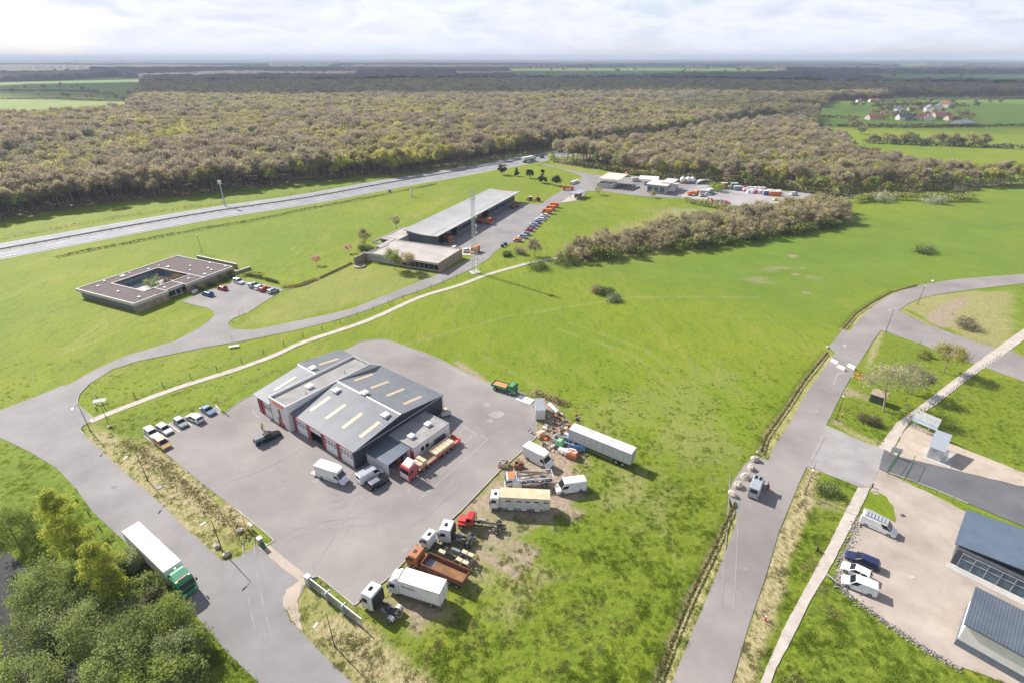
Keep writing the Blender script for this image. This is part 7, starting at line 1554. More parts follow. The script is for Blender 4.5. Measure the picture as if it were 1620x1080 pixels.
hedge('woodland_understorey', [(p[0], p[1]+2.5) for p in fL], 6, 3.4, ['leaf_dark', 'twig', 'twig', 'bud'], 'dark undergrowth at the foot of the woodland beyond the motorway', 9, .7, seed=6)['kind'] = 'stuff'
hedge('woodland_edge_scrub', [(p[0], p[1]+2.0) for p in fR], 6, 4.5, ['leaf_dark', 'bud', 'twig_pink', 'bud_green'], 'mixed undergrowth at the foot of the woodland behind the depot', 24, .8, seed=7)['kind'] = 'stuff'
# post fence by the cycle path and the pasture
def postfence(P, step, h, lb, name='post_fence', wire=True, th=.06, m='fence_wood'):
    r = empty(name, (0, 0, 0), 0, lb, 'fence'); Q = along(P, step)
    for x, y, hd in Q[:100]: mb = MB(); mb.box(-th, th, -th, th, -.2, h); mb.build('post', m, r, loc=(x, y, 0))
    if wire:
        mb = MB()
        for a, b in zip(Q[:-1], Q[1:]):
            for z in (h*.5, h*.9): mb.tube((a[0], a[1], z), (b[0], b[1], z), .012, n=3, cap=False)
        mb.build('wire', 'galv_dark', r)
mat('fence_wood', (.10, .08, .06), .9)
postfence(GL([(165, 645), (274, 607), (385, 573), (480, 534), (600, 488), (700, 449), (775, 423), (870, 394)]), 6, 1.5, 'thin wire fence between the access road and the cycle path')
postfence(GL([(898, 409), (950, 380), (1010, 352), (1060, 326), (1067, 322)]), 5, 1.3, 'wire pasture fence above the thicket')
postfence(GL([(1130, 325), (1180, 334)]), 5, 1.2, 'short pasture fence near the depot hedge')
postfence(GL([(1428, 672), (1441, 664), (1480, 640), (1530, 600), (1580, 566)]), 2.2, 1.6, 'chain link fence along the lower edge of the upper footpath', th=.035, m='galv_dark')
postfence(GL([(1404, 752), (1440, 766), (1480, 781), (1522, 800)]), 2.5, 1.3, 'low mesh fence between the drive and the gravel yard', th=.03, m='galv_dark')
# green double gate on the drive
x0 = G(1411, 722); x1 = G(1405, 747)
for p, q, lb in ((G(1420, 722), G(1403, 747), 'green mesh gate leaf standing across the drive at the junction'), (G(1443, 731), G(1431, 756), 'second green mesh gate leaf folded back along the drive')):
    L = math.dist(p, q); r = empty('mesh_gate', (*p, 0), azof(p, q), lb, 'gate'); mb = MB()
    for xx in (0, L): mb.tube((xx, 0, 0), (xx, 0, 1.7), .06, n=6)
    mb.tube((0, 0, 1.65), (L, 0, 1.65), .035, n=5); mb.tube((0, 0, .15), (L, 0, .15), .035, n=5); mb.build('gate_frame', 'gate_green' if 'gate_green' in M else mat('gate_green', (.02, .12, .06), .5), r); mb = MB(); k = .15
    while k < L: mb.tube((k, 0, .15), (k, 0, 1.65), .008, n=3, cap=False); k += .15
    mb.build('mesh', 'gate_green', r)
x, y = G(1414, 722); r = empty('notice_board', (x, y, 0), -.5, 'white tilted notice panel at the gate by the footpath', 'sign'); mb = MB(); mb.box(-.9, .9, -.04, .04, 1.1, 2.3); mb.build('board', 'p_offwhite', r); mb = MB(); mb.tube((-.7, .08, 0), (-.7, .08, 2.2), .04, n=6); mb.tube((.7, .08, 0), (.7, .08, 2.2), .04, n=6); mb.build('posts', 'gate_green', r)
# big board
a = G(1444, 677.5); b = G(1465, 686.5); L = math.dist(a, b); az = azof(a, b)
r = empty('information_board', (*a, 0), az, 'large white map board on two posts beside the bus shelter', 'sign')
for xx in (0, L): mb = MB(); mb.tube((xx, 0, 0), (xx, 0, 2.6), .07, n=6); mb.tube((xx, .9, 0), (xx, .1, 1.9), .04, n=5); mb.build('post', 'galv', r)
mb = MB(); mb.box(-.7, L+1.3, -.06, 0, 1.8, 4.6); bd = mb.build('board', 'p_white', r)
mb = MB(); mb.box(-.65, L+1.25, -.075, -.061, 2.2, 2.75); mb.build('blue_band', mat('map_blue', (.40, .58, .75), .6), bd)
mb = MB()
rr = random.Random(4)
for k in range(22): xx = rr.uniform(-.2, L+.8); zz = rr.uniform(2.9, 4.2); mb.box(xx, xx+rr.uniform(.1, .5), -.07, -.061, zz, zz+.03)
mb.build('map_lines', mat('map_grey', (.35, .36, .38), .6), bd); mb = MB(); mb.tube((-.3, -.061, 4.2), (-.3, -.08, 4.2), .24, n=12); mb.build('green_mark', mat('mark_green', (.30, .55, .12), .6), bd)
# bus shelter
g_ = bpy.data.materials.new('clear_glass'); g_.use_nodes = True; b_ = g_.node_tree.nodes['Principled BSDF']; b_.inputs['Base Color'].default_value = (.6, .66, .68, 1); b_.inputs['Alpha'].default_value = .4; b_.inputs['Roughness'].default_value = .1; M['clear_glass'] = g_
c4 = [(*G(1471, 705.4, 2.7), 2.7), (*G(1493, 713.7, 2.7), 2.7), (*G(1504.4, 687.8, 3.7), 3.7), (*G(1480, 678.5, 3.7), 3.7)]
o_ = Vector((c4[0][0], c4[0][1], 0)); az = azof(c4[0], c4[1]); r = empty('bus_shelter', tuple(o_), az, 'glass and metal bus shelter with pale roof on a sandy plot', 'shelter')
inv = Matrix.Rotation(-az, 3, 'Z'); q4 = [inv @ (Vector(p)-o_) for p in c4]; L = q4[1].x; D = q4[2].y
mb = MB(); mb.box(-.3, L+1.9, -.7, D+.3, -.02, .10); mb.build('slab', 'concrete', r)
mb = MB(); ov = .2; mb.add([(-ov, -ov, 2.62), (L+ov, -ov, 2.62), (L+ov, D+ov, 3.62), (-ov, D+ov, 3.62), (-ov, -ov, 2.72), (L+ov, -ov, 2.72), (L+ov, D+ov, 3.72), (-ov, D+ov, 3.72)], [(3, 2, 1, 0), (4, 5, 6, 7), (0, 1, 5, 4), (1, 2, 6, 5), (2, 3, 7, 6), (3, 0, 4, 7)]); mb.build('shelter_roof', 'p_silver', r)
mb = MB()
for xx in (.08, L-.08):
    for yy, zz in ((.08, 2.65), (D*.5, 3.1), (D-.08, 3.6)): mb.tube((xx, yy, .1), (xx, yy, zz), .05, n=6)
mb.build('frame', 'galv', r)
for k, (x0, x1, y0, y1) in enumerate(((.1, L-.1, .07, .09), (.07, .09, .15, D-.1), (L-.09, L-.07, .15, D*.5))): mb = MB(); mb.box(x0, x1, y0, y1, .3, 2.5); mb.build('glazing', 'clear_glass', r)
mb = MB(); mb.box(.3, .8, .6, D-.6, .5, .56); mb.box(.4, .5, .7, .8, .1, .5); mb.box(.4, .5, D-.8, D-.7, .1, .5); mb.build('bench', 'wood_deck', r)
# green hut
a = G(1373.5, 633.5); b = G(1396, 641.5); az = azof(a, b); L = math.dist(a, b); r = empty('garden_hut', (*a, 0), az, 'small dark green timber hut with pale sloping roof beside the blossoming tree', 'hut'); mb = MB(); mb.yprism([(0, 0), (L, 0), (L, 2.0), (0, 2.0)], 0, 2.0); mb.build('wall', 'hut_wood', r); mb = MB(); mb.add([(-.15, -.2, 2.0), (L+.15, -.2, 2.0), (L+.15, 2.2, 2.45), (-.15, 2.2, 2.45), (-.15, -.2, 2.08), (L+.15, -.2, 2.08), (L+.15, 2.2, 2.53), (-.15, 2.2, 2.53)], [(3, 2, 1, 0), (4, 5, 6, 7), (0, 1, 5, 4), (1, 2, 6, 5), (2, 3, 7, 6), (3, 0, 4, 7)]); mb.build('roof', 'hut_roof', r); mb = MB(); mb.box(.5, 1.2, -.04, .0, .1, 1.8); mb.build('door', 'green_paint_dark', r)
# boulders, barriers
mat('boulder', (.40, .33, .27), .9, scale=1.6, c2=(.56, .49, .43), bump=.6, bscale=3)
for k, (u, v, s, lb) in enumerate(((1193, 728, .75, 'uppermost pale boulder closing the lay by'), (1187, 741, .75, 'second pale boulder closing the lay by'), (1178, 756, .8, 'middle pale boulder beside the parked camper van'), (1166, 769, .8, 'fourth pale boulder closing the lay by'), (1158, 783, .72, 'lowest pale boulder closing the lay by'), (1198, 716, .35, 'small red and white marker stone on the verge above the boulders'), (1308.5, 550, .4, 'white stone at the field entrance on the right road'), (343, 865, .5, 'dark boulder left of the yard entrance, upper one'), (358, 878, .55, 'dark boulder left of the yard entrance, lower one'), (173, 675, .42, 'grey stone in the grass by the cycle path'), (380, 840, .5, 'pale boulder beside the yard sign'), (1475, 446, .45, 'white stone at the top of the right road bend'), (1372, 604, .4, 'small pale stone by the orange rubble heap'))):
    x, y = G(u, v); mb = MB(); mb.ball((0, 0, s*.55), s, k, .22, 9, 6, (1.15, .85, .85)); o = mb.build('boulder', 'boulder', smooth=False); o.location = (x, y, 0); o.rotation_euler = (0, 0, k*1.3); tag(o, lb, 'boulder', 'boulders')
for k, (u, v, lb) in enumerate(((1319, 573.5, 'left white and orange road barrier block'), (1330, 583, 'middle white and orange road barrier block'), (1346, 581.5, 'right white and orange road barrier block'))):
    x, y = G(u, v); r = empty('road_barrier', (x, y, .02), azof(G(1313, 571), G(1325, 577)) if k != 1 else azof(G(1324, 580), G(1336, 586)), lb, 'barrier', 'barrier blocks across the right road'); mb = MB(); mb.xprism([(-.3, 0), (.3, 0), (.3, .2), (.14, .45), (.12, .85), (-.12, .85), (-.14, .45), (-.3, .2)], -1.0, 1.0); mb.build('block', 'p_white', r, bevel=.03)
    mb = MB(); mb.box(-1.02, -1.001, -.25, .25, .05, .4); mb.box(1.001, 1.02, -.25, .25, .05, .4); mb.build('orange_end', 'sign_orange', r)
mb = MB(); rr = random.Random(31)
for k in range(34): x, y = rr.gauss(0, 1.0), rr.gauss(0, .8); s = rr.uniform(.06, .28); mb.m = k % 3; mb.ball((x, y, s*.3), s, k, .3, 5, 4)
o = mb.build('rubble_heap', ['boulder', 'sign_orange', 'rust_orange']); x, y = G(1362, 594); o.location = (x, y, 0); tag(o, 'heap of pale rubble and torn orange netting beside the barriers', 'rubble')
# small signs, posts and clutter on the left
def flagpost(u, v, u2, v2, zt_, lb, w=.55, m='p_offwhite'):
    x, y = G(u, v); r = empty('flag_sign', (x, y, 0), .6, lb, 'sign'); mb = MB(); mb.tube((0, 0, 0), (0, 0, zt_), .05, n=6); mb.build('pole', 'galv', r); mb = MB(); mb.box(-.03, .03, -.05-w, -.05, .5, zt_); f = mb.build('panel', m, r, bevel=.02); mb = MB(); mb.box(-.035, .035, -.05-w-.02, -.05-w+.12, .6, zt_-.4); mb.build('red_edge', 'sign_orange', f)
flagpost(347, 646, 344, 626, 3.6, 'tall narrow white and red sail sign at the corner of the parking bays'); flagpost(388, 832, 374, 812, 3.4, 'tall narrow white sign panel beside the yard entrance', .8)
a = G(159, 637); r = empty('signboard', (*a, 0), .35, 'white tilted signboard lying low in the grass by the junction', 'sign'); mb = MB(); mb.add([(-1.3, -.5, .55), (1.3, -.5, .55), (1.3, .35, .95), (-1.3, .35, .95), (-1.3, -.5, .6), (1.3, -.5, .6), (1.3, .35, 1.0), (-1.3, .35, 1.0)], [(3, 2, 1, 0), (4, 5, 6, 7), (0, 1, 5, 4), (1, 2, 6, 5), (2, 3, 7, 6), (3, 0, 4, 7)]); mb.build('board', 'p_white', r); mb = MB(); mb.box(-1.1, -1.0, -.05, .05, 0, .8); mb.box(1.0, 1.1, -.05, .05, 0, .8); mb.build('legs', 'galv', r)
a = G(370, 549); r = empty('signboard', (*a, 0), .35, 'white low signboard on the grass below the office junction', 'sign'); mb = MB(); mb.box(-1.3, 1.3, -.45, .45, .35, .42); mb.build('board', 'p_white', r); mb = MB(); mb.tube((0, .2, 0), (0, .2, 1.8), .05, n=6); mb.tube((0, .25, 1.8), (.0, .25, 4.0), .04, n=6); mb.build('post', 'galv', r)
for u, v, lb, m in ((151, 626, 'small red and white marker in the grass near the signboard', 'p_offwhite'), (152, 647, 'small red hydrant in the grass near the cycle path', 'p_red'), (367, 509, 'white round stone marker on the tip of the lawn island', 'p_offwhite'), (1331, 659, 'red hydrant on the lawn beside the right road', 'p_red'), (1210, 980, 'red and white hydrant on the straw verge of the right road', 'p_red'), (1386, 700, 'small grey bollard at the lawn corner above the junction', 'metal_grey'), (1434, 647, 'small grey bollard beside the upper footpath', 'metal_grey'), (1379, 770, 'dark bollard at the top of the footpath', 'plastic'), (1292, 870, 'thin dark marker post on the bank beside the footpath', 'plastic')):
    x, y = G(u, v); r = empty('hydrant' if 'hydrant' in lb else 'bollard', (x, y, 0), 0, lb, 'hydrant' if 'hydrant' in lb else 'bollard'); mb = MB(); mb.tube((0, 0, 0), (0, 0, .75), .14, .12, 10); mb.build('post_body', m, r); mb = MB(); mb.tube((0, 0, .75), (0, 0, .88), .17, .08, 10); mb.build('cap', 'p_offwhite' if m == 'p_red' else m, r)
for k, (u, v) in enumerate(((379, 501), (384, 499), (394, 508), (165, 655), (172, 672))):
    x, y = G(u, v); r = empty('marker_pole', (x, y, 0), 0, ['orange marker pole on the tip of the lawn island', 'pale marker pole on the lawn island beside the orange one', 'short pole on the lower edge of the lawn island', 'dark leaning post where the cycle path starts', 'second dark post below the cycle path start'][k], 'pole'); mb = MB(); mb.tube((0, 0, 0), (0, 0, 2.6), .06, n=6); mb.build('pole', 'sign_orange' if k == 0 else ('p_offwhite' if k < 3 else 'fence_wood'), r); mb = MB(); mb.tube((0, 0, 2.6), (0, 0, 2.7), .09, n=6); mb.build('cap', 'p_offwhite', r)
# sliding gate
a = G(489.5, 925); b = G(574, 992); L = math.dist(a, b); r = empty('sliding_gate', (*a, 0), azof(a, b), 'long grey sliding steel gate pushed open along the lower verge', 'gate')
mb = MB(); mb.box(0, L, -.07, .07, 1.75, 1.95); mb.box(0, L, -.07, .07, .1, .3); mb.build('gate_rail', 'galv', r); mb = MB(); k = .1
while k < L: mb.box(k, k+.04, -.02, .02, .3, 1.75); k += .16
mb.build('gate_bars', 'metal_grey', r); mb = MB(); mb.box(-.45, .45, -.35, .35, 0, 2.1); mb.box(L*.38, L*.38+.12, -.4, .4, 0, 2.05); mb.box(L*.68, L*.68+.12, -.4, .4, 0, 2.05); mb.build('gate_post', 'galv', r)
a = G(413, 862); r = empty('gate_motor', (*a, 0), -.7, 'small grey and green gate motor cabinet on the kerb island', 'gate motor'); mb = MB(); mb.box(-.4, .4, -.35, .35, 0, 1.7); mb.build('cabinet_body', 'metal_grey', r); mb = MB(); mb.box(-.42, .42, -.37, .37, 1.7, 1.76); mb.build('cabinet_lid', 'p_offwhite', r); mb = MB(); mb.box(.5, 1.1, -.25, .25, 0, .9); mb.build('meter_box', 'gate_green', r)
a = G(397, 836); r = empty('letter_box', (*a, 0), -.7, 'white letter boxes on the kerb island beside the yard sign', 'letter box'); mb = MB(); mb.box(-.5, .5, -.2, .2, .6, 1.1); mb.build('box_shell', 'p_offwhite', r); mb = MB(); mb.box(-.05, .05, -.05, .05, 0, .6); mb.build('post', 'galv', r)
# stone bank of the gravel yard and gravel sign
rk = np.random.default_rng(5)
def stones(name, P, w, n, s0, s1, lb, m='boulder'):
    mb = MB(); Q = along(P, .05)
    for k in range(n):
        x, y, h = Q[rk.integers(0, len(Q))]; o_ = rk.normal()*w; s = rk.uniform(s0, s1); mb.ball((x-math.sin(h)*o_, y+math.cos(h)*o_, s*.3), s, int(k), .3, 5, 4, (1.2, .9, .8))
    o = mb.build(name, m); tag(o, lb, 'stones', kind='stuff'); return o
mat('dark_stone', (.15, .14, .135), .9, scale=1.5, c2=(.40, .37, .34)); 
stones('stone_bank', GL([(1362, 818), (1346, 852), (1333, 885), (1322, 912), (1333, 935)]), .4, 420, .06, .16, 'dark stone bank between the footpath and the gravel yard', 'dark_stone')
stones('stone_edge', GL([(1333, 935), (1376, 965), (1418, 996), (1473, 1032), (1520, 1060)]), .3, 420, .05, .14, 'pale stone edging of the gravel yard above the long grass', 'dark_stone')
stones('stone_edge', GL([(1378, 776), (1390, 782)]), .3, 40, .06, .16, 'few stones at the tip of the grass wedge', 'boulder')
a = G(1314, 918); r = empty('fallen_board', (*a, 0), 2.0, 'white board leaning against the stones below the parked vans', 'board'); mb = MB(); mb.add([(-1, -.35, .3), (1, -.35, .3), (1, .25, .8), (-1, .25, .8), (-1, -.35, .36), (1, -.35, .36), (1, .25, .86), (-1, .25, .86)], [(3, 2, 1, 0), (4, 5, 6, 7), (0, 1, 5, 4), (1, 2, 6, 5), (2, 3, 7, 6), (3, 0, 4, 7)]); mb.build('panel', 'p_white', r); mb = MB(); mb.box(-.8, -.7, -.1, .0, 0, .45); mb.box(.7, .8, -.1, .0, 0, .45); mb.build('legs', 'galv', r)
for u, v, lb in ((1442, 912, 'square concrete drain cover in the gravel yard'), (1428, 815, 'small dark drain in the gravel yard')):
    x, y = G(u, v); mb = MB(); mb.box(-.35, .35, -.3, .3, 0, .05); o = mb.build('drain_cover', 'concrete' if '912' in str(v) else 'steel_dark'); o.location = (x, y, .02); tag(o, lb, 'drain cover')
# low dark posts on the left road verge
for k, (u, v) in enumerate(((120, 790), (140, 813), (158, 836), (172, 856), (272, 944), (295, 975), (316, 998), (339, 1023), (368, 1052))):
    x, y = G(u, v); mb = MB(); mb.tube((0, 0, -.1), (0, 0, .8), .09, .08, 8); mb.box(-.09, .09, -.1, .1, .8, .84); o = mb.build('verge_post', 'fence_wood'); o.location = (x, y, 0); tag(o, 'dark wooden post on the grass verge along the outside of the left road', 'post', 'wooden posts along the left road')
# scrap heap between the lorries
mat('sky_blue_tarp', (.10, .30, .60), .5); mat('scrap_green', (.20, .48, .22), .6); mat('carton', (.50, .36, .22), .85)
scr = [((796, 736), (2.0, 1.4, .9), 'carton', 'open tan crate beside the orange cabbed truck'), ((820, 739), (1.6, 1.3, 1.0), 'rust', 'rusty open skid bin behind the tan crate'), ((855, 689), (1.5, 1.4, 1.1), 'carton', 'tan and black machine housing at the curb corner'), ((862, 679), (1.3, .7, .6), 'load_tan', 'small tan drum tipped beside the machine housing'), ((860, 693), (1.6, .9, .35), 'sign_orange', 'flat orange crate lying on the sandy ground'),
       ((892, 701), (4.6, 1.6, 1.1), 'p_white', 'long white flatbed body wedged in the scrap heap'), ((912, 706), (3.4, 2.2, 1.2), 'sky_blue_tarp', 'blue skip filled with scrap near the grey trailer'), ((904, 697), (2.0, 1.6, .9), 'sky_blue_tarp', 'blue tarpaulin covered load in the scrap heap'), ((897, 716), (3.6, 1.7, 1.0), 'tarp_white', 'white and red tank body at the near side of the scrap heap'), ((905, 722), (2.2, 1.8, 1.3), 'rust_orange', 'rusty orange engine hood at the end of the scrap heap'), ((830, 632), (4.0, 2.2, .12), 'p_white', 'white flat panel lying on the kerb beside the box body'), ((875, 648), (3.6, 1.2, .9), 'p_offwhite', 'white tubular tank lying in the grass behind the box body'), ((901, 690), (2.6, .6, .5), 'p_offwhite', 'white panel propped under the grey trailer')]
rr = random.Random(44)
for k, ((u, v), (l, w, h_), m, lb) in enumerate(scr):
    x, y = G(u, v); r = empty('scrap_item', (x, y, .02), (-.45 if 'flatbed' in lb or 'tank body' in lb or 'orange engine' in lb else rr.uniform(-.6, .6)), lb, 'scrap')
    if 'tubular' in lb: mb = MB(); mb.tube((-l/2, 0, .5), (l/2, 0, .5), .5, n=12); mb.build('tank', m, r); r.rotation_euler = (0, 0, -1.1); continue
    mb = MB(); open_ = any(q in lb for q in ('bin', 'skip', 'open', 'flatbed'))
    if open_:
        t = .07; mb.box(-l/2, l/2, -w/2, w/2, .1, .2); mb.box(-l/2, l/2, -w/2, -w/2+t, .2, h_); mb.box(-l/2, l/2, w/2-t, w/2, .2, h_); mb.box(-l/2, -l/2+t, -w/2+t, w/2-t, .2, h_); mb.box(l/2-t, l/2, -w/2+t, w/2-t, .2, h_)
    else: mb.loft([[(-l/2, -w/2, .0), (l/2, -w/2, 0), (l/2, w/2, 0), (-l/2, w/2, 0)], [(-l/2, -w/2, h_*.75), (l/2, -w/2, h_*.7), (l/2, w/2, h_*.75), (-l/2, w/2, h_*.8)], [(-l/2+.2*h_, -w/2+.2*h_, h_), (l/2-.2*h_, -w/2+.2*h_, h_*.95), (l/2-.2*h_, w/2-.2*h_, h_), (-l/2+.2*h_, w/2-.2*h_, h_)]])
    mb.build('shell', m, r)
    if h_ > .5:
        mb = MB()
        for j in range(int(8 if open_ else 3)): xx, yy = rr.uniform(-l*.35, l*.35), rr.uniform(-w*.3, w*.3); s = rr.uniform(.08, .3); mb.box(xx-s*1.6, xx+s*1.6, yy-s*.5, yy+s*.5, h_*.5, h_+rr.uniform(-.1, .25), rr.uniform(0, 3))
        mb.build('loose_parts', rr.choice(['steel_dark', 'rust', 'galv', 'p_offwhite']), r)
# green loader standing in the heap
x, y = G(886, 708); r = empty('small_loader', (x, y, 0), -.5, 'pale green loader cab standing in the middle of the scrap heap', 'loader'); mb = MB(); mb.loft([[(-.8, -.7, .5), (.8, -.7, .5), (.8, .7, .5), (-.8, .7, .5)], [(-.75, -.7, 1.6), (.6, -.7, 1.6), (.6, .7, 1.6), (-.75, .7, 1.6)], [(-.6, -.55, 2.1), (.3, -.55, 2.1), (.3, .55, 2.1), (-.6, .55, 2.1)]]); mb.build('cab', 'scrap_green', r, bevel=.08); mb = MB(); mb.box(.8, 2.0, -.5, .5, .5, 1.1); mb.build('engine', 'steel_dark', r)
for s in (-1, 1): wheel(r, -.4, s*.75, .45, .35); wheel(r, 1.5, s*.75, .4, .3)
mb = MB(); rr = random.Random(8)
c0 = G(880, 690); c1 = G(885, 668)
scm = ['steel_dark', 'rust', 'galv', 'rust_orange', 'p_offwhite', 'chassis', 'p_steelblue', 'load_tan']
for k in range(190):
    c = c1 if k % 3 == 0 else (G(900, 705) if k % 3 == 1 else G(868, 698)); x, y = c[0]+rr.gauss(0, 2.1), c[1]+rr.gauss(0, 1.7); L = rr.uniform(.15, .9); mb.m = rr.choice([0, 0, 1, 1, 2, 3, 4, 5, 5, 6, 7]) ; z = rr.uniform(.05, .75)
    if k % 2: a = rr.uniform(0, 6.28); mb.tube((x, y, z), (x+L*1.4*math.cos(a), y+L*1.4*math.sin(a), max(.04, z+rr.uniform(-.4, .5))), rr.uniform(.03, .09), n=5)
    else: mb.box(x-L*.5, x+L*.5, y-L*.3, y+L*.3, .02, z*.8+.08, rr.uniform(0, 3))
tag(mb.build('scrap_heap', scm), 'tangled heap of scrap metal between the luton van and the grey trailer', 'scrap', kind='stuff')
# rack truck: white cab with orange roof and a pipe rack
r = empty('rack_truck', (0, 0, 0), 0, 'old truck with white cab, orange roof and a rack crowded with pipes', 'truck'); L = 8.8; xf = L/2
c = cab(r, 'p_offwhite', xf, 2.6, 1.8, 2.2, hatch=False); mb = MB(); mb.box(xf-1.65, xf-.5, -.85, .85, 2.6, 2.67); mb.build('orange_roof', 'sign_orange', c)
chassis(r, -L/2, xf-.3, axles=(xf-1.1,), dual=(-L/2+1.6,), seed=20)
mb = MB(); x0, x1 = -L/2, xf-2.1
for s in (-1.2, 1.2): mb.box(x0, x1, s-.05, s+.05, 1.25, 1.35); mb.box(x0, x1, s-.05, s+.05, 2.2, 2.3); [mb.box(xx-.05, xx+.05, s-.05, s+.05, 1.0, 2.3) for xx in np.linspace(x0+.05, x1-.05, 5)]
mb.box(x0-.05, x0+.05, -1.2, 1.2, 2.2, 2.3); mb.box(x1-.05, x1+.05, -1.2, 1.2, 2.2, 2.3); mb.build('rack_frame', 'p_offwhite', r)
mb = MB(); rr = random.Random(6)
for k in range(46): yy = rr.uniform(-1.1, 1.1); xx = rr.uniform(x0, x1-2); mb.m = k % 4; mb.tube((xx, yy, rr.uniform(1.3, 2.1)), (xx+rr.uniform(1, 4) if xx+4 < x1 else x1, yy+rr.uniform(-.15, .15), rr.uniform(1.3, 2.1)), rr.uniform(.03, .08), n=5)
for k in range(20): xx = rr.uniform(x0+.3, x1-.3); yy = rr.uniform(-1, 1); s = rr.uniform(.08, .25); mb.m = k % 4; mb.box(xx-s, xx+s, yy-s, yy+s, 1.1, 1.3+rr.uniform(0, .7), rr.uniform(0, 2))
mb.build('rack_load', ['steel_dark', 'p_offwhite', 'galv', 'rust'], r)
mb = MB(); mb.tube((x1-.2, 0, 1.2), (x1-.2, 0, 3.4), .09, n=6); mb.tube((x1-.2, 0, 3.4), (x0+.5, .3, 2.7), .12, n=6); mb.build('drill_mast', 'rust', r)
place(r, z15(880, 520), z15(330, 560), 1.3)
x, y = G(817, 770); r = empty('van_cab', (x, y, 0), .1, 'white cab body tucked behind the long lichen roofed lorry', 'cab'); mb = MB(); mb.loft([[(-.9, -.9, .4), (.9, -.9, .4), (.9, .9, .4), (-.9, .9, .4)], [(-.9, -.9, 1.4), (.8, -.9, 1.4), (.8, .9, 1.4), (-.9, .9, 1.4)], [(-.8, -.8, 2.1), (.3, -.8, 2.1), (.3, .8, 2.1), (-.8, .8, 2.1)]]); mb.build('shell', 'p_white', r, bevel=.06); mb = MB(); mb.box(.1, .55, -.7, .7, 1.5, 1.9) if False else mb.box(-.92, -.901, -.6, .6, 1.3, 1.9); mb.build('rear_window', 'auto_glass', r)
x, y = G(705, 658); r = empty('gas_tank', (x, y, 0), .4, 'small grey horizontal tank behind the annex corner of the workshop', 'tank'); mb = MB(); mb.tube((-1, 0, .7), (1, 0, .7), .55, n=14); mb.tube((-1.2, 0, .7), (-1, 0, .7), .35, .55, 14); mb.tube((1, 0, .7), (1.2, 0, .7), .55, .35, 14); mb.build('tank_body', 'p_silver', r); mb = MB(); mb.box(-.8, -.6, -.4, .4, 0, .4); mb.box(.6, .8, -.4, .4, 0, .4); mb.build('cradle', 'steel_dark', r)
x, y = G(702, 650); r = empty('pallet_stack', (x, y, 0), .2, 'few timber pallets leaning behind the workshop corner', 'pallets'); mb = MB(); mb.box(-.6, .6, -.5, .5, 0, .5); mb.box(-.5, .7, -.4, .6, .5, .62, .3); mb.build('pallet', 'load_tan', r)
# ---------------------------------------------------------------- depot in the distance
zd = lambda x, y: (930+x/8.1, 250+y/8.1)
a = G(*zd(110, 380)); b = G(*zd(310, 400)); L = math.dist(a, b); az = azof(a, b)
r = empty('salt_store', (*a, 0), az, 'grey walled salt store under an open pinkish timber roof', 'store'); mb = MB(); mb.box(0, L, 0, .3, 0, 2.6); mb.box(0, .3, .3, 9, 0, 2.6); mb.box(L-.3, L, .3, 9, 0, 2.6); mb.box(.3, L-.3, 8.7, 9, 0, 2.6); mb.build('wall', 'concrete', r)
mb = MB()
for xx in (.5, L*.5, L-.5):
    for yy in (6, 17): mb.tube((xx, yy, 0), (xx, yy, 4.5), .14, n=6)
mb.build('post', 'timber', r); mb = MB(); mb.add([(-1, 6, 4.3), (L+2, 6, 4.3), (L+4, 20, 5.6), (1, 20, 5.6), (-1, 6, 4.45), (L+2, 6, 4.45), (L+4, 20, 5.75), (1, 20, 5.75)], [(3, 2, 1, 0), (4, 5, 6, 7), (0, 1, 5, 4), (1, 2, 6, 5), (2, 3, 7, 6), (3, 0, 4, 7)]); rf = mb.build('roof', 'render_cream', r)
for k in range(6): mb = MB(); yy = 7.2+k*2.4; mb.add([(-.8, yy, 4.47+.093*(yy-6)), (L+3, yy, 4.47+.093*(yy-6)), (L+3, yy+.7, 4.53+.093*(yy-6)), (-.8, yy+.7, 4.53+.093*(yy-6))], [(0, 1, 2, 3)]); mb.build('roof_batten', 'timber', rf)
a = G(*zd(735, 440)); b = G(*zd(995, 470)); L = math.dist(a, b); r = empty('depot_office', (*a, 0), azof(a, b), 'flat roofed grey depot office with glazed front and pale roof', 'building'); mb = MB(); mb.box(.5, L-.5, .5, 13, 0, 4.4); mb.build('wall', 'concrete', r); mb = MB(); mb.box(-.3, L+.3, -.6, 13.5, 4.4, 4.9); mb.build('roof', 'coping', r); mb = MB(); mb.box(L-5, L+1.5, 6, 19, 4.901, 5.6); mb.build('upper_roof', 'p_offwhite', r)
for k in range(3): mb = MB(); mb.box(1.0+k*3.6, 3.6+k*3.6, .44, .49, .8, 3.6); mb.build('window', 'glass_blue', r)
r = empty('bulk_pad', (*G(*zd(340, 400)), 0), azof(G(*zd(340, 400)), G(*zd(500, 420))), 'dark storage bays divided by low black walls beside the salt store', 'storage bays')
for k in range(5): mb = MB(); mb.box(k*2.6, k*2.6+.5, 0, 13, 0, .7); mb.build('divider', 'steel_dark', r)
mb = MB(); mb.box(-.5, 12, -.3, 13.5, -.02, .05); mb.build('pad', 'tar', r)
r = empty('open_store', (*G(*zd(640, 345)), 0), azof(G(*zd(640, 345)), G(*zd(730, 350))), 'white roofed open store behind the depot office', 'store'); mb = MB(); mb.box(0, 12, 0, 12, 3.2, 3.5); mb.build('roof', 'p_offwhite', r); mb = MB(); [mb.tube((x_, y_, 0), (x_, y_, 3.2), .15, n=6) for x_ in (.4, 11.6) for y_ in (.4, 11.6)]; mb.build('post', 'galv', r)
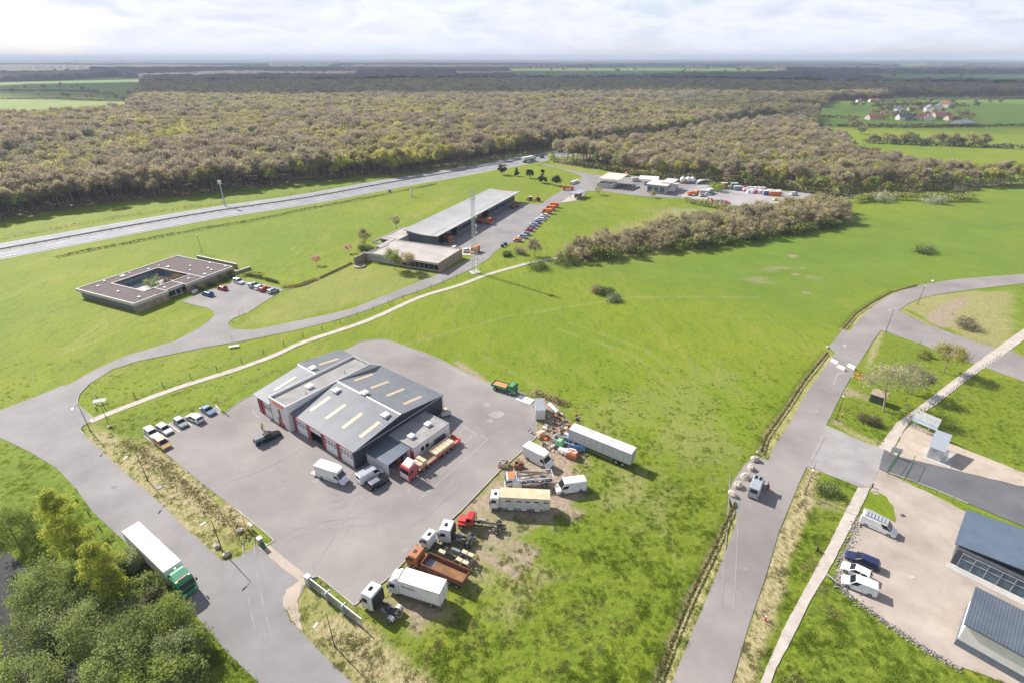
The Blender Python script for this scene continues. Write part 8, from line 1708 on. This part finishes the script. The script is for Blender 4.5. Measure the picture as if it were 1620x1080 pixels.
dep = [((450, 240), 'service', 'p_red', 'red truck parked at the wood edge left of the depot office'), ((600, 300), 'box', 'p_offwhite', 'white and pink box container before the wood in the depot'), ((1115, 275), 'box', 'p_offwhite', 'white box container with red door at the right rear of the depot office'), ((1050, 430), 'box', 'p_white', 'white van body in the shade right of the depot office'), ((1100, 385), 'box', 'p_white', 'second white van body behind the depot office'),
       ((1340, 480), 'service', 'p_orange', 'orange truck with grey canopy near the depot hedge'), ((1490, 470), 'box', 'p_silver', 'row of silver parts beside the orange truck'), ((1545, 455), 'box', 'p_steelblue', 'dark blue container beside the silver parts')]
def container(lb, m, l=5, w=2.3, h_=2.4, grp=None):
    r = empty('container', (0, 0, 0), 0, lb, 'container', grp); mb = MB(); mb.box(-l/2, l/2, -w/2, w/2, .15, h_); mb.build('shell', m, r); mb = MB(); mb.box(-l/2-.03, l/2+.03, -w/2-.03, w/2+.03, h_+.001, h_+.09); mb.build('lid', 'p_offwhite', r); mb = MB(); mb.box(-l/2-.04, -l/2-.002, -w*.4, w*.4, .3, h_-.2); mb.build('door', 'p_red' if 'red door' in lb else 'metal_grey', r); return r
for q, k, m, lb in dep:
    o = service_truck('service_truck', lb, m) if k == 'service' else container(lb, m); x, y = G(*zd(*q)); o.location = (x, y, .03); o.rotation_euler = (0, 0, rr.uniform(-.3, .5))
for k, x_ in enumerate((1205, 1275, 1330)):
    x, y = G(*zd(x_, 325)); r = empty('cement_drum', (x, y, 0), 1.0, ['white silo drum on a truck at the wood edge, left one', 'white silo drum at the wood edge, middle one', 'white silo drum at the wood edge, right one'][k], 'silo', 'white drums at the wood edge'); mb = MB(); mb.ball((0, 0, 2.2), 1.8, k, .02, 14, 8); mb.build('drum', 'p_white', r, smooth=True); mb = MB(); mb.box(-2, 2, -1, 1, .1, .8); mb.build('frame', 'rust_orange', r)
x, y = G(*zd(1485, 330)); r = empty('arched_shelter', (x, y, 0), .1, 'pale arched shelter roof at the wood edge behind the depot', 'shelter'); mb = MB(); n = 10; P1 = [(6*math.cos(math.pi*i/n), 2.6*math.sin(math.pi*i/n)) for i in range(n+1)]; mb.yprism(P1+[(p[0]*.95, p[1]*.93) for p in reversed(P1)], -2, 2); mb.build('arch', 'p_offwhite', r); mb = MB(); mb.box(-5.5, 5.5, 1.5, 1.9, 0, .4); mb.build('sill', 'concrete', r)
# stacked plastic road barriers, red and white
ze = lambda x, y: (1100+x/6.75, 270+y/6.75)
rr = random.Random(77)
def stack(u, v, m, lb, l=3.4, h_=1.8):
    x, y = G(u, v); r = empty('barrier_stack', (x, y, 0), rr.uniform(-.15, .25), lb, 'barrier stack', 'stacks of road barriers in the depot'); mb = MB(); mb.box(-l/2, l/2, -1, 1, 0, h_*.45); mb.build('lower_tier', m, r); mb = MB(); mb.box(-l/2+.2, l/2-.3, -.8, .85, h_*.45, h_*(.8+rr.uniform(0, .3))); mb.build('upper_tier', rr.choice(['p_white', 'p_pinkred', 'p_white']), r)
rows = [(480, 198, 6), (530, 222, 9), (575, 242, 7)]
for j, (x0_, y0_, n_) in enumerate(rows):
    for k in range(n_):
        m = 'p_pinkred' if (k+j) % 3 == 1 else 'p_white'; stack(*ze(x0_+k*(44 if j < 2 else 38), y0_-j*0+k*2.5), m, '%s and white road barriers stacked in the %s row at the depot' % ('red' if m == 'p_pinkred' else 'plain white', ['rear', 'middle', 'front'][j]))
for q, m, lb in (((780, 262), 'p_blue', 'blue container at the left end of the orange truck body'), ((840, 268), 'p_orange', 'orange hook lift container right of the blue one'), ((300, 175), 'p_red', 'red truck body among dark machines at the wood edge'), ((410, 178), 'gate_green', 'green container at the wood edge in the depot'), ((440, 210), 'p_steelblue', 'grey green skip beside the green container'), ((700, 225), 'p_pinkred', 'red and white bin behind the barrier rows')):
    o = container(lb, m, 7 if 'orange' in lb else 4); x, y = G(*ze(*q)); o.location = (x, y, .03)
for q, m, st, lb in (((1045, 265), 'p_offwhite', 'midvan', 'white truck alone on the far part of the depot yard'), ((860, 320), 'p_yellow', 'hatch', 'small yellow machine on the depot yard'), ((75, 278), 'p_silver', 'estate', 'silver car by the near depot canopy, first'), ((130, 262), 'p_white', 'estate', 'white car by the near depot canopy, second'), ((175, 255), 'p_grey', 'hatch', 'grey car by the near depot canopy, third')):
    o = car(lb, m, st, 'vehicle', 'depot_vehicle', detail=False); x, y = G(*ze(*q)); o.location = (x, y, .04); o.rotation_euler = (0, 0, .3)
for k in range(26):
    u = 122+k*9.2; x, y = G(*ze(u, 318+k*1.6+rr.uniform(-4, 4))); mb = MB(); s = rr.uniform(.4, 1.0); mb.ball((0, 0, s*.5), s, k, .3, 6, 4); mb.box(-s, s, -s*.4, s*.4, 0, s*.7, rr.uniform(0, 3)); o = mb.build('waste_pile', rr.choice(['steel_dark', 'p_steelblue', 'rust', 'metal_grey', 'p_pinkred'])); o.location = (x, y, .02); tag(o, 'dark pile of road waste in the line along the near depot hedge', 'waste pile', 'waste piles along the depot hedge')
hedge('dark_machines', GL([(1128, 299), (1150, 300), (1170, 301)]), 3, 1.6, ['steel_dark', 'chassis', 'gate_green'], 'line of dark machines parked under the wood edge', 30, .7, cat='machines', seed=12)
# bins and shelter near the parking row
for u, v, lb in ((794, 391, 'dark wheeled bin at the near end of the parking row'), (799, 388, 'second dark wheeled bin beside the first')):
    x, y = G(u, v); r = empty('wheeled_bin', (x, y, 0), .5, lb, 'bin'); mb = MB(); mb.loft([[(-.5, -.4, .1), (.5, -.4, .1), (.5, .4, .1), (-.5, .4, .1)], [(-.65, -.5, 1.2), (.65, -.5, 1.2), (.65, .5, 1.2), (-.65, .5, 1.2)]]); mb.build('bin_body', 'plastic', r); mb = MB(); mb.box(-.68, .68, -.54, .54, 1.2, 1.3); mb.build('lid', 'p_steelblue', r)
a = G(*zy(905, 515)); b = G(*zy(985, 480)); L = math.dist(a, b); r = empty('vehicle_shelter', (*a, 0), azof(a, b), 'open shelter with pale blue roof over orange machines at the end of the parking row', 'shelter'); mb = MB(); mb.box(-.3, L+.3, -.3, 5.3, 3.0, 3.25); mb.build('roof', 'p_silver', r); mb = MB(); [mb.tube((x_, y_, 0), (x_, y_, 3.0), .1, n=6) for x_ in (.1, L-.1) for y_ in (.1, 4.9)]; mb.build('post', 'rust', r)
o = service_truck('service_truck', 'rusty orange machine parked under the pale blue shelter', 'rust_orange', 5.5, 'rust', 2.4); x, y = fr = (a[0]+(b[0]-a[0])*.5, a[1]+(b[1]-a[1])*.5); o.location = (x-math.sin(azof(a, b))*2.5, y+math.cos(azof(a, b))*2.5, .03); o.rotation_euler = (0, 0, azof(a, b))
for k, q in enumerate(((840, 350), (865, 340), (893, 332))): o = container(['white trailer third behind the orange lorry', 'white trailer second behind the orange lorry', 'white trailer right behind the orange lorry'][2-k], 'p_white', 3, 1.6, 1.6); x, y = G(*zy(*q)); o.location = (x, y, .03); o.rotation_euler = (0, 0, 1.0)
# ---------------------------------------------------------------- people
mat('hivis', (.45, .75, .05), .7); mat('skin', (.50, .30, .21), .6); mat('trouser_dark', (.03, .04, .08), .8); mat('shirt_red', (.45, .05, .05), .8); mat('hair', (.04, .025, .015), .8)
def person(u, v, az, lb, top, legs, z=0, lean=.15):
    x, y = G(u, v, z); r = empty('person', (x, y, .03), az, lb, 'person')
    J = {'pel': (0, 0, .95), 'ch': (lean*.6, 0, 1.28), 'nk': (lean, 0, 1.48), 'hd': (lean+.03, 0, 1.60), 'tp': (lean+.03, 0, 1.74), 'lk': (.06, .11, .50), 'lf': (.0, .12, .06), 'lt': (.16, .13, .04), 'rk': (.02, -.11, .50), 'rf': (-.08, -.12, .06), 'rt': (.08, -.13, .04), 'ls': (lean, .19, 1.42), 'le': (lean+.08, .25, 1.15), 'lh': (lean+.32, .20, 1.02), 'lx': (lean+.42, .19, 1.02), 'rs': (lean, -.19, 1.42), 're': (lean+.06, -.26, 1.15), 'rh': (lean+.3, -.2, 1.0), 'rx': (lean+.4, -.19, 1.0), 'lp': (0, .10, .9), 'rp': (0, -.10, .9)}
    R = {'pel': .14, 'ch': .15, 'nk': .07, 'hd': .10, 'tp': .075, 'lk': .07, 'lf': .05, 'lt': .04, 'rk': .07, 'rf': .05, 'rt': .04, 'ls': .07, 'le': .05, 'lh': .038, 'lx': .03, 'rs': .07, 're': .05, 'rh': .038, 'rx': .03, 'lp': .09, 'rp': .09}
    E_ = [('pel', 'ch'), ('ch', 'nk'), ('nk', 'hd'), ('hd', 'tp'), ('pel', 'lp'), ('lp', 'lk'), ('lk', 'lf'), ('lf', 'lt'), ('pel', 'rp'), ('rp', 'rk'), ('rk', 'rf'), ('rf', 'rt'), ('nk', 'ls'), ('ls', 'le'), ('le', 'lh'), ('lh', 'lx'), ('nk', 'rs'), ('rs', 're'), ('re', 'rh'), ('rh', 'rx')]
    for s, h_ in ((1, 'lx'), (-1, 'rx')):
        p = J[h_]
        for f in range(4): n_ = h_+str(f); J[n_] = (p[0]+.07-.005*abs(f-1.5), p[1]+(f-1.5)*.02, p[2]-.025); R[n_] = .0095; E_.append((h_, n_))
        n_ = h_+'t'; J[n_] = (p[0]-.0, p[1]-s*.06, p[2]-.02); R[n_] = .011; E_.append((h_.replace('x', 'h'), n_))
    K = list(J); me = bpy.data.meshes.new('person_body'); me.from_pydata([J[k] for k in K], [(K.index(a), K.index(b)) for a, b in E_], []); me.materials.append(M['skin'])
    o = bpy.data.objects.new('body', me); col.objects.link(o); setparent(o, r); sk_ = o.modifiers.new('skin', 'SKIN'); lay = me.skin_vertices[0] if me.skin_vertices else None
    if lay is None: bpy.context.view_layer.objects.active = o; me.attributes
    for i, k in enumerate(K):
        me.skin_vertices[0].data[i].radius = (R[k], R[k]); me.skin_vertices[0].data[i].use_root = (k == 'pel')
    sb = o.modifiers.new('sub', 'SUBSURF'); sb.levels = 1; sb.render_levels = 1
    def shell(nm, rings, m): mb = MB(); mb.loft([[(cx+rx*math.cos(2*math.pi*i/12), cy+ry*math.sin(2*math.pi*i/12), z) for i in range(12)] for cx, cy, z, rx, ry in rings]); mb.build(nm, m, r, smooth=True)
    shell('jacket', [(0, 0, .86, .17, .20), (lean*.3, 0, 1.1, .165, .20), (lean*.8, 0, 1.38, .165, .235), (lean, 0, 1.47, .11, .15), (lean, 0, 1.50, .07, .08)], top)
    mb = MB()
    for s, kk in ((1, 'l'), (-1, 'r')): mb.tube(J[kk+'s'], J[kk+'e'], .085, .068, 10); mb.tube(J[kk+'e'], J[kk+'h'], .068, .05, 10)
    mb.build('sleeves', top, r); mb = MB()
    for kk in ('l', 'r'): mb.tube(J[kk+'p'], J[kk+'k'], .115, .088, 10); mb.tube(J[kk+'k'], J[kk+'f'], .088, .07, 10)
    mb.build('trousers', legs, r); mb = MB(); mb.ball((lean+.02, 0, 1.66), .105, 1, .02, 10, 6, (1, .92, 1)); mb.build('hair', 'hair', r, smooth=True)
    return r
person(419.5, 695, 2.2, 'person in a lime high visibility jacket leaning on the black pickup side', 'hivis', 'hivis'); person(415, 679, -.5, 'person in a pale green vest behind the black pickup', 'hivis', 'trouser_dark'); person(1214, 776, 2.6, 'person in red trousers standing at the open side door of the camper van', 'shirt_red', 'shirt_red')
# ---------------------------------------------------------------- longer grass of the near field, real blades in clumps
def clump_mesh(seed, n=22, r=.30, h=.17, m='blade'):
    q = np.random.default_rng(seed); a = q.uniform(0, 2*np.pi, n); d = q.uniform(0, 1, n)**.6*r; P = np.c_[d*np.cos(a), d*np.sin(a), np.zeros(n)]; b = q.uniform(0, 2*np.pi, n); w = q.uniform(.02, .05, n)
    W_ = np.c_[np.cos(b)*w, np.sin(b)*w, np.zeros(n)]; tp = P+np.c_[np.cos(a)*.4*h*q.uniform(0, 1, n), np.sin(a)*.4*h*q.uniform(0, 1, n), h*q.uniform(.5, 1.15, n)]
    V = np.stack([P-W_, P+W_, tp], 1).reshape(-1, 3); return npmesh('clump%d' % seed, V, np.arange(3*n).reshape(n, 3), m, link=False)

cc = bpy.data.collections.new('clump_sources'); [cc.objects.link(clump_mesh(i)) for i in range(3)]; cc.objects.link(clump_mesh(7, m='blade_dry', h=.16)); cc.objects.link(clump_mesh(8, m='blade_dry', h=.2))
q = np.random.default_rng(3); n = 120000; yy = 36+95*q.random(n)**1.3; xx = (q.random(n)*2-1)*(yy*.9+28)
k1 = fbm(xx, yy, 2.2, 3); k2 = fbm(xx+50, yy, 11, 3)
from_l = lushP
inr = np.zeros(n, bool)
for P in (rL, yard, rR, gy_, lane, GL([(1356.7, 769.5), (1334.4, 812.8), (1309.4, 862.8), (1270.6, 935), (1240, 990.6), (1212, 1055), (1190, 1110), (1206, 1110), (1228, 1055), (1259.4, 996), (1281.7, 949), (1312, 899), (1329, 865.6), (1365, 796), (1376, 771)]), GL([(1290, 665), (1400, 700), (1420, 722), (1381, 771), (1270, 740)]), GL([(1387, 704), (1450, 645), (1540, 575), (1640, 520), (1640, 560), (1540, 600), (1440, 668), (1640, 780), (1640, 850), (1391, 745)]), GL([(1398, 710), (1421, 721.5), (1531, 745), (1640, 775), (1640, 840), (1531, 798), (1404, 750), (1390, 741)]), GL([(1385, 525), (1425, 488), (1640, 560), (1640, 615)])):
    inr |= inpoly(xx, yy, P)
inr |= dline(xx, yy, cyc) < 1.3
drt = sdf(xx, yy, dirtP); keepg = ~inr & (q.random(n) < np.clip((k1-.38)*2.2, .05, .8)*np.clip((125-yy)/60, 0, 1)) & ~((drt < 0) & (k1 < .66)) & (sdf(xx, yy, pond) > -1)
dryk = (dline(xx, yy, vr) < 1.8) | (dline(xx, yy, GL([(230, 715), (262, 745), (300, 778), (345, 812), (372, 838)])) < 3) | (dline(xx, yy, GL([(520, 990), (570, 1035), (640, 1085)])) < 3) | (k2 > .66) | (drt < 0)
xx, yy, dryk = xx[keepg], yy[keepg], dryk[keepg]; g = q.random(len(xx)); ix = np.where(dryk & (g < .7), 3+(g > .35), q.integers(0, 3, len(xx)))
scatter('grass_clumps', np.c_[xx, yy, zt(xx, yy)-.06], ix, q.uniform(.6, 1.4, len(xx)), q.uniform(0, 6.28, len(xx)), cc)
# ---------------------------------------------------------------- clouds that shade the far wood, and the haze
def cloud(name, cx, cy, z, rx, ry, seed, m_='cloud'):
    n, m = 26, 12; q = random.Random(seed); V = []; F = []
    for j in range(m+1):
        th = math.pi*j/m
        for i in range(n): ph = 2*math.pi*i/n; k = 1+.35*(noise.noise(Vector((math.cos(ph)*1.6, math.sin(ph)*1.6, seed+math.cos(th)*1.5)))); V.append((cx+rx*k*math.sin(th)*math.cos(ph), cy+ry*k*math.sin(th)*math.sin(ph), z+110*k*math.cos(th)))
    for j in range(m):
        for i in range(n): F.append((j*n+i, (j+1)*n+i, (j+1)*n+(i+1) % n, j*n+(i+1) % n))
    o = npmesh(name, V, F, m_, smooth=True); o['kind'] = 'structure'
mm = bpy.data.materials.new('cloud'); mm.use_nodes = True; M['cloud'] = mm; nn, ll = mm.node_tree.nodes, mm.node_tree.links; b_ = nn['Principled BSDF']; b_.inputs['Base Color'].default_value = (.85, .86, .88, 1); b_.inputs['Roughness'].default_value = 1
tr = nn.new('ShaderNodeBsdfTransparent'); mx_n = nn.new('ShaderNodeMixShader'); lw = nn.new('ShaderNodeLayerWeight'); lw.inputs[0].default_value = .5; mr_n = nn.new('ShaderNodeMapRange'); mr_n.inputs[1].default_value = .3; mr_n.inputs[2].default_value = .95; mr_n.inputs[3].default_value = .8; mr_n.inputs[4].default_value = .0
ll.new(lw.outputs['Facing'], mr_n.inputs[0]); ll.new(mr_n.outputs[0], mx_n.inputs[0]); ll.new(tr.outputs[0], mx_n.inputs[1]); ll.new(b_.outputs[0], mx_n.inputs[2]); ll.new(mx_n.outputs[0], nn['Material Output'].inputs[0]); M['thin_cloud'] = mm.copy(); [setattr(q_.inputs[3], 'default_value', .25) for q_ in M['thin_cloud'].node_tree.nodes if q_.type == 'MAP_RANGE']
Zc = 1500; off = Zc/math.tan(math.radians(SUN_EL)); ox, oy = off*math.cos(math.radians(SUN_AZ)), off*math.sin(math.radians(SUN_AZ))
for k, (x, y, rx, ry) in enumerate(((150, 1650, 1500, 560), (900, 1500, 900, 420), (300, 3150, 5600, 600), (-900, 5600, 5200, 800), (-2600, 2700, 1300, 900), (1500, 2300, 900, 330), (640, 800, 430, 210))): cloud('cloud', x+ox, y+oy, Zc, rx, ry, k*3.7, 'thin_cloud' if k == 6 else 'cloud')
mb = MB(); mb.box(-42000, 42000, -300, 36000, -1, 92) if False else mb.box(-41000, 41000, -500, 35000, -5, 96)
hzo = mb.build('haze', bpy.data.materials.new('haze_air')); hm = hzo.data.materials[0]; hm.use_nodes = True; nn, ll = hm.node_tree.nodes, hm.node_tree.links
nn.remove(nn['Principled BSDF']); pv_ = nn.new('ShaderNodeVolumePrincipled'); pv_.inputs['Color'].default_value = (.72, .82, 1.0, 1); pv_.inputs['Density'].default_value = 1.15e-4; pv_.inputs['Anisotropy'].default_value = 0; ll.new(pv_.outputs[0], nn['Material Output'].inputs['Volume']); hzo['kind'] = 'stuff'
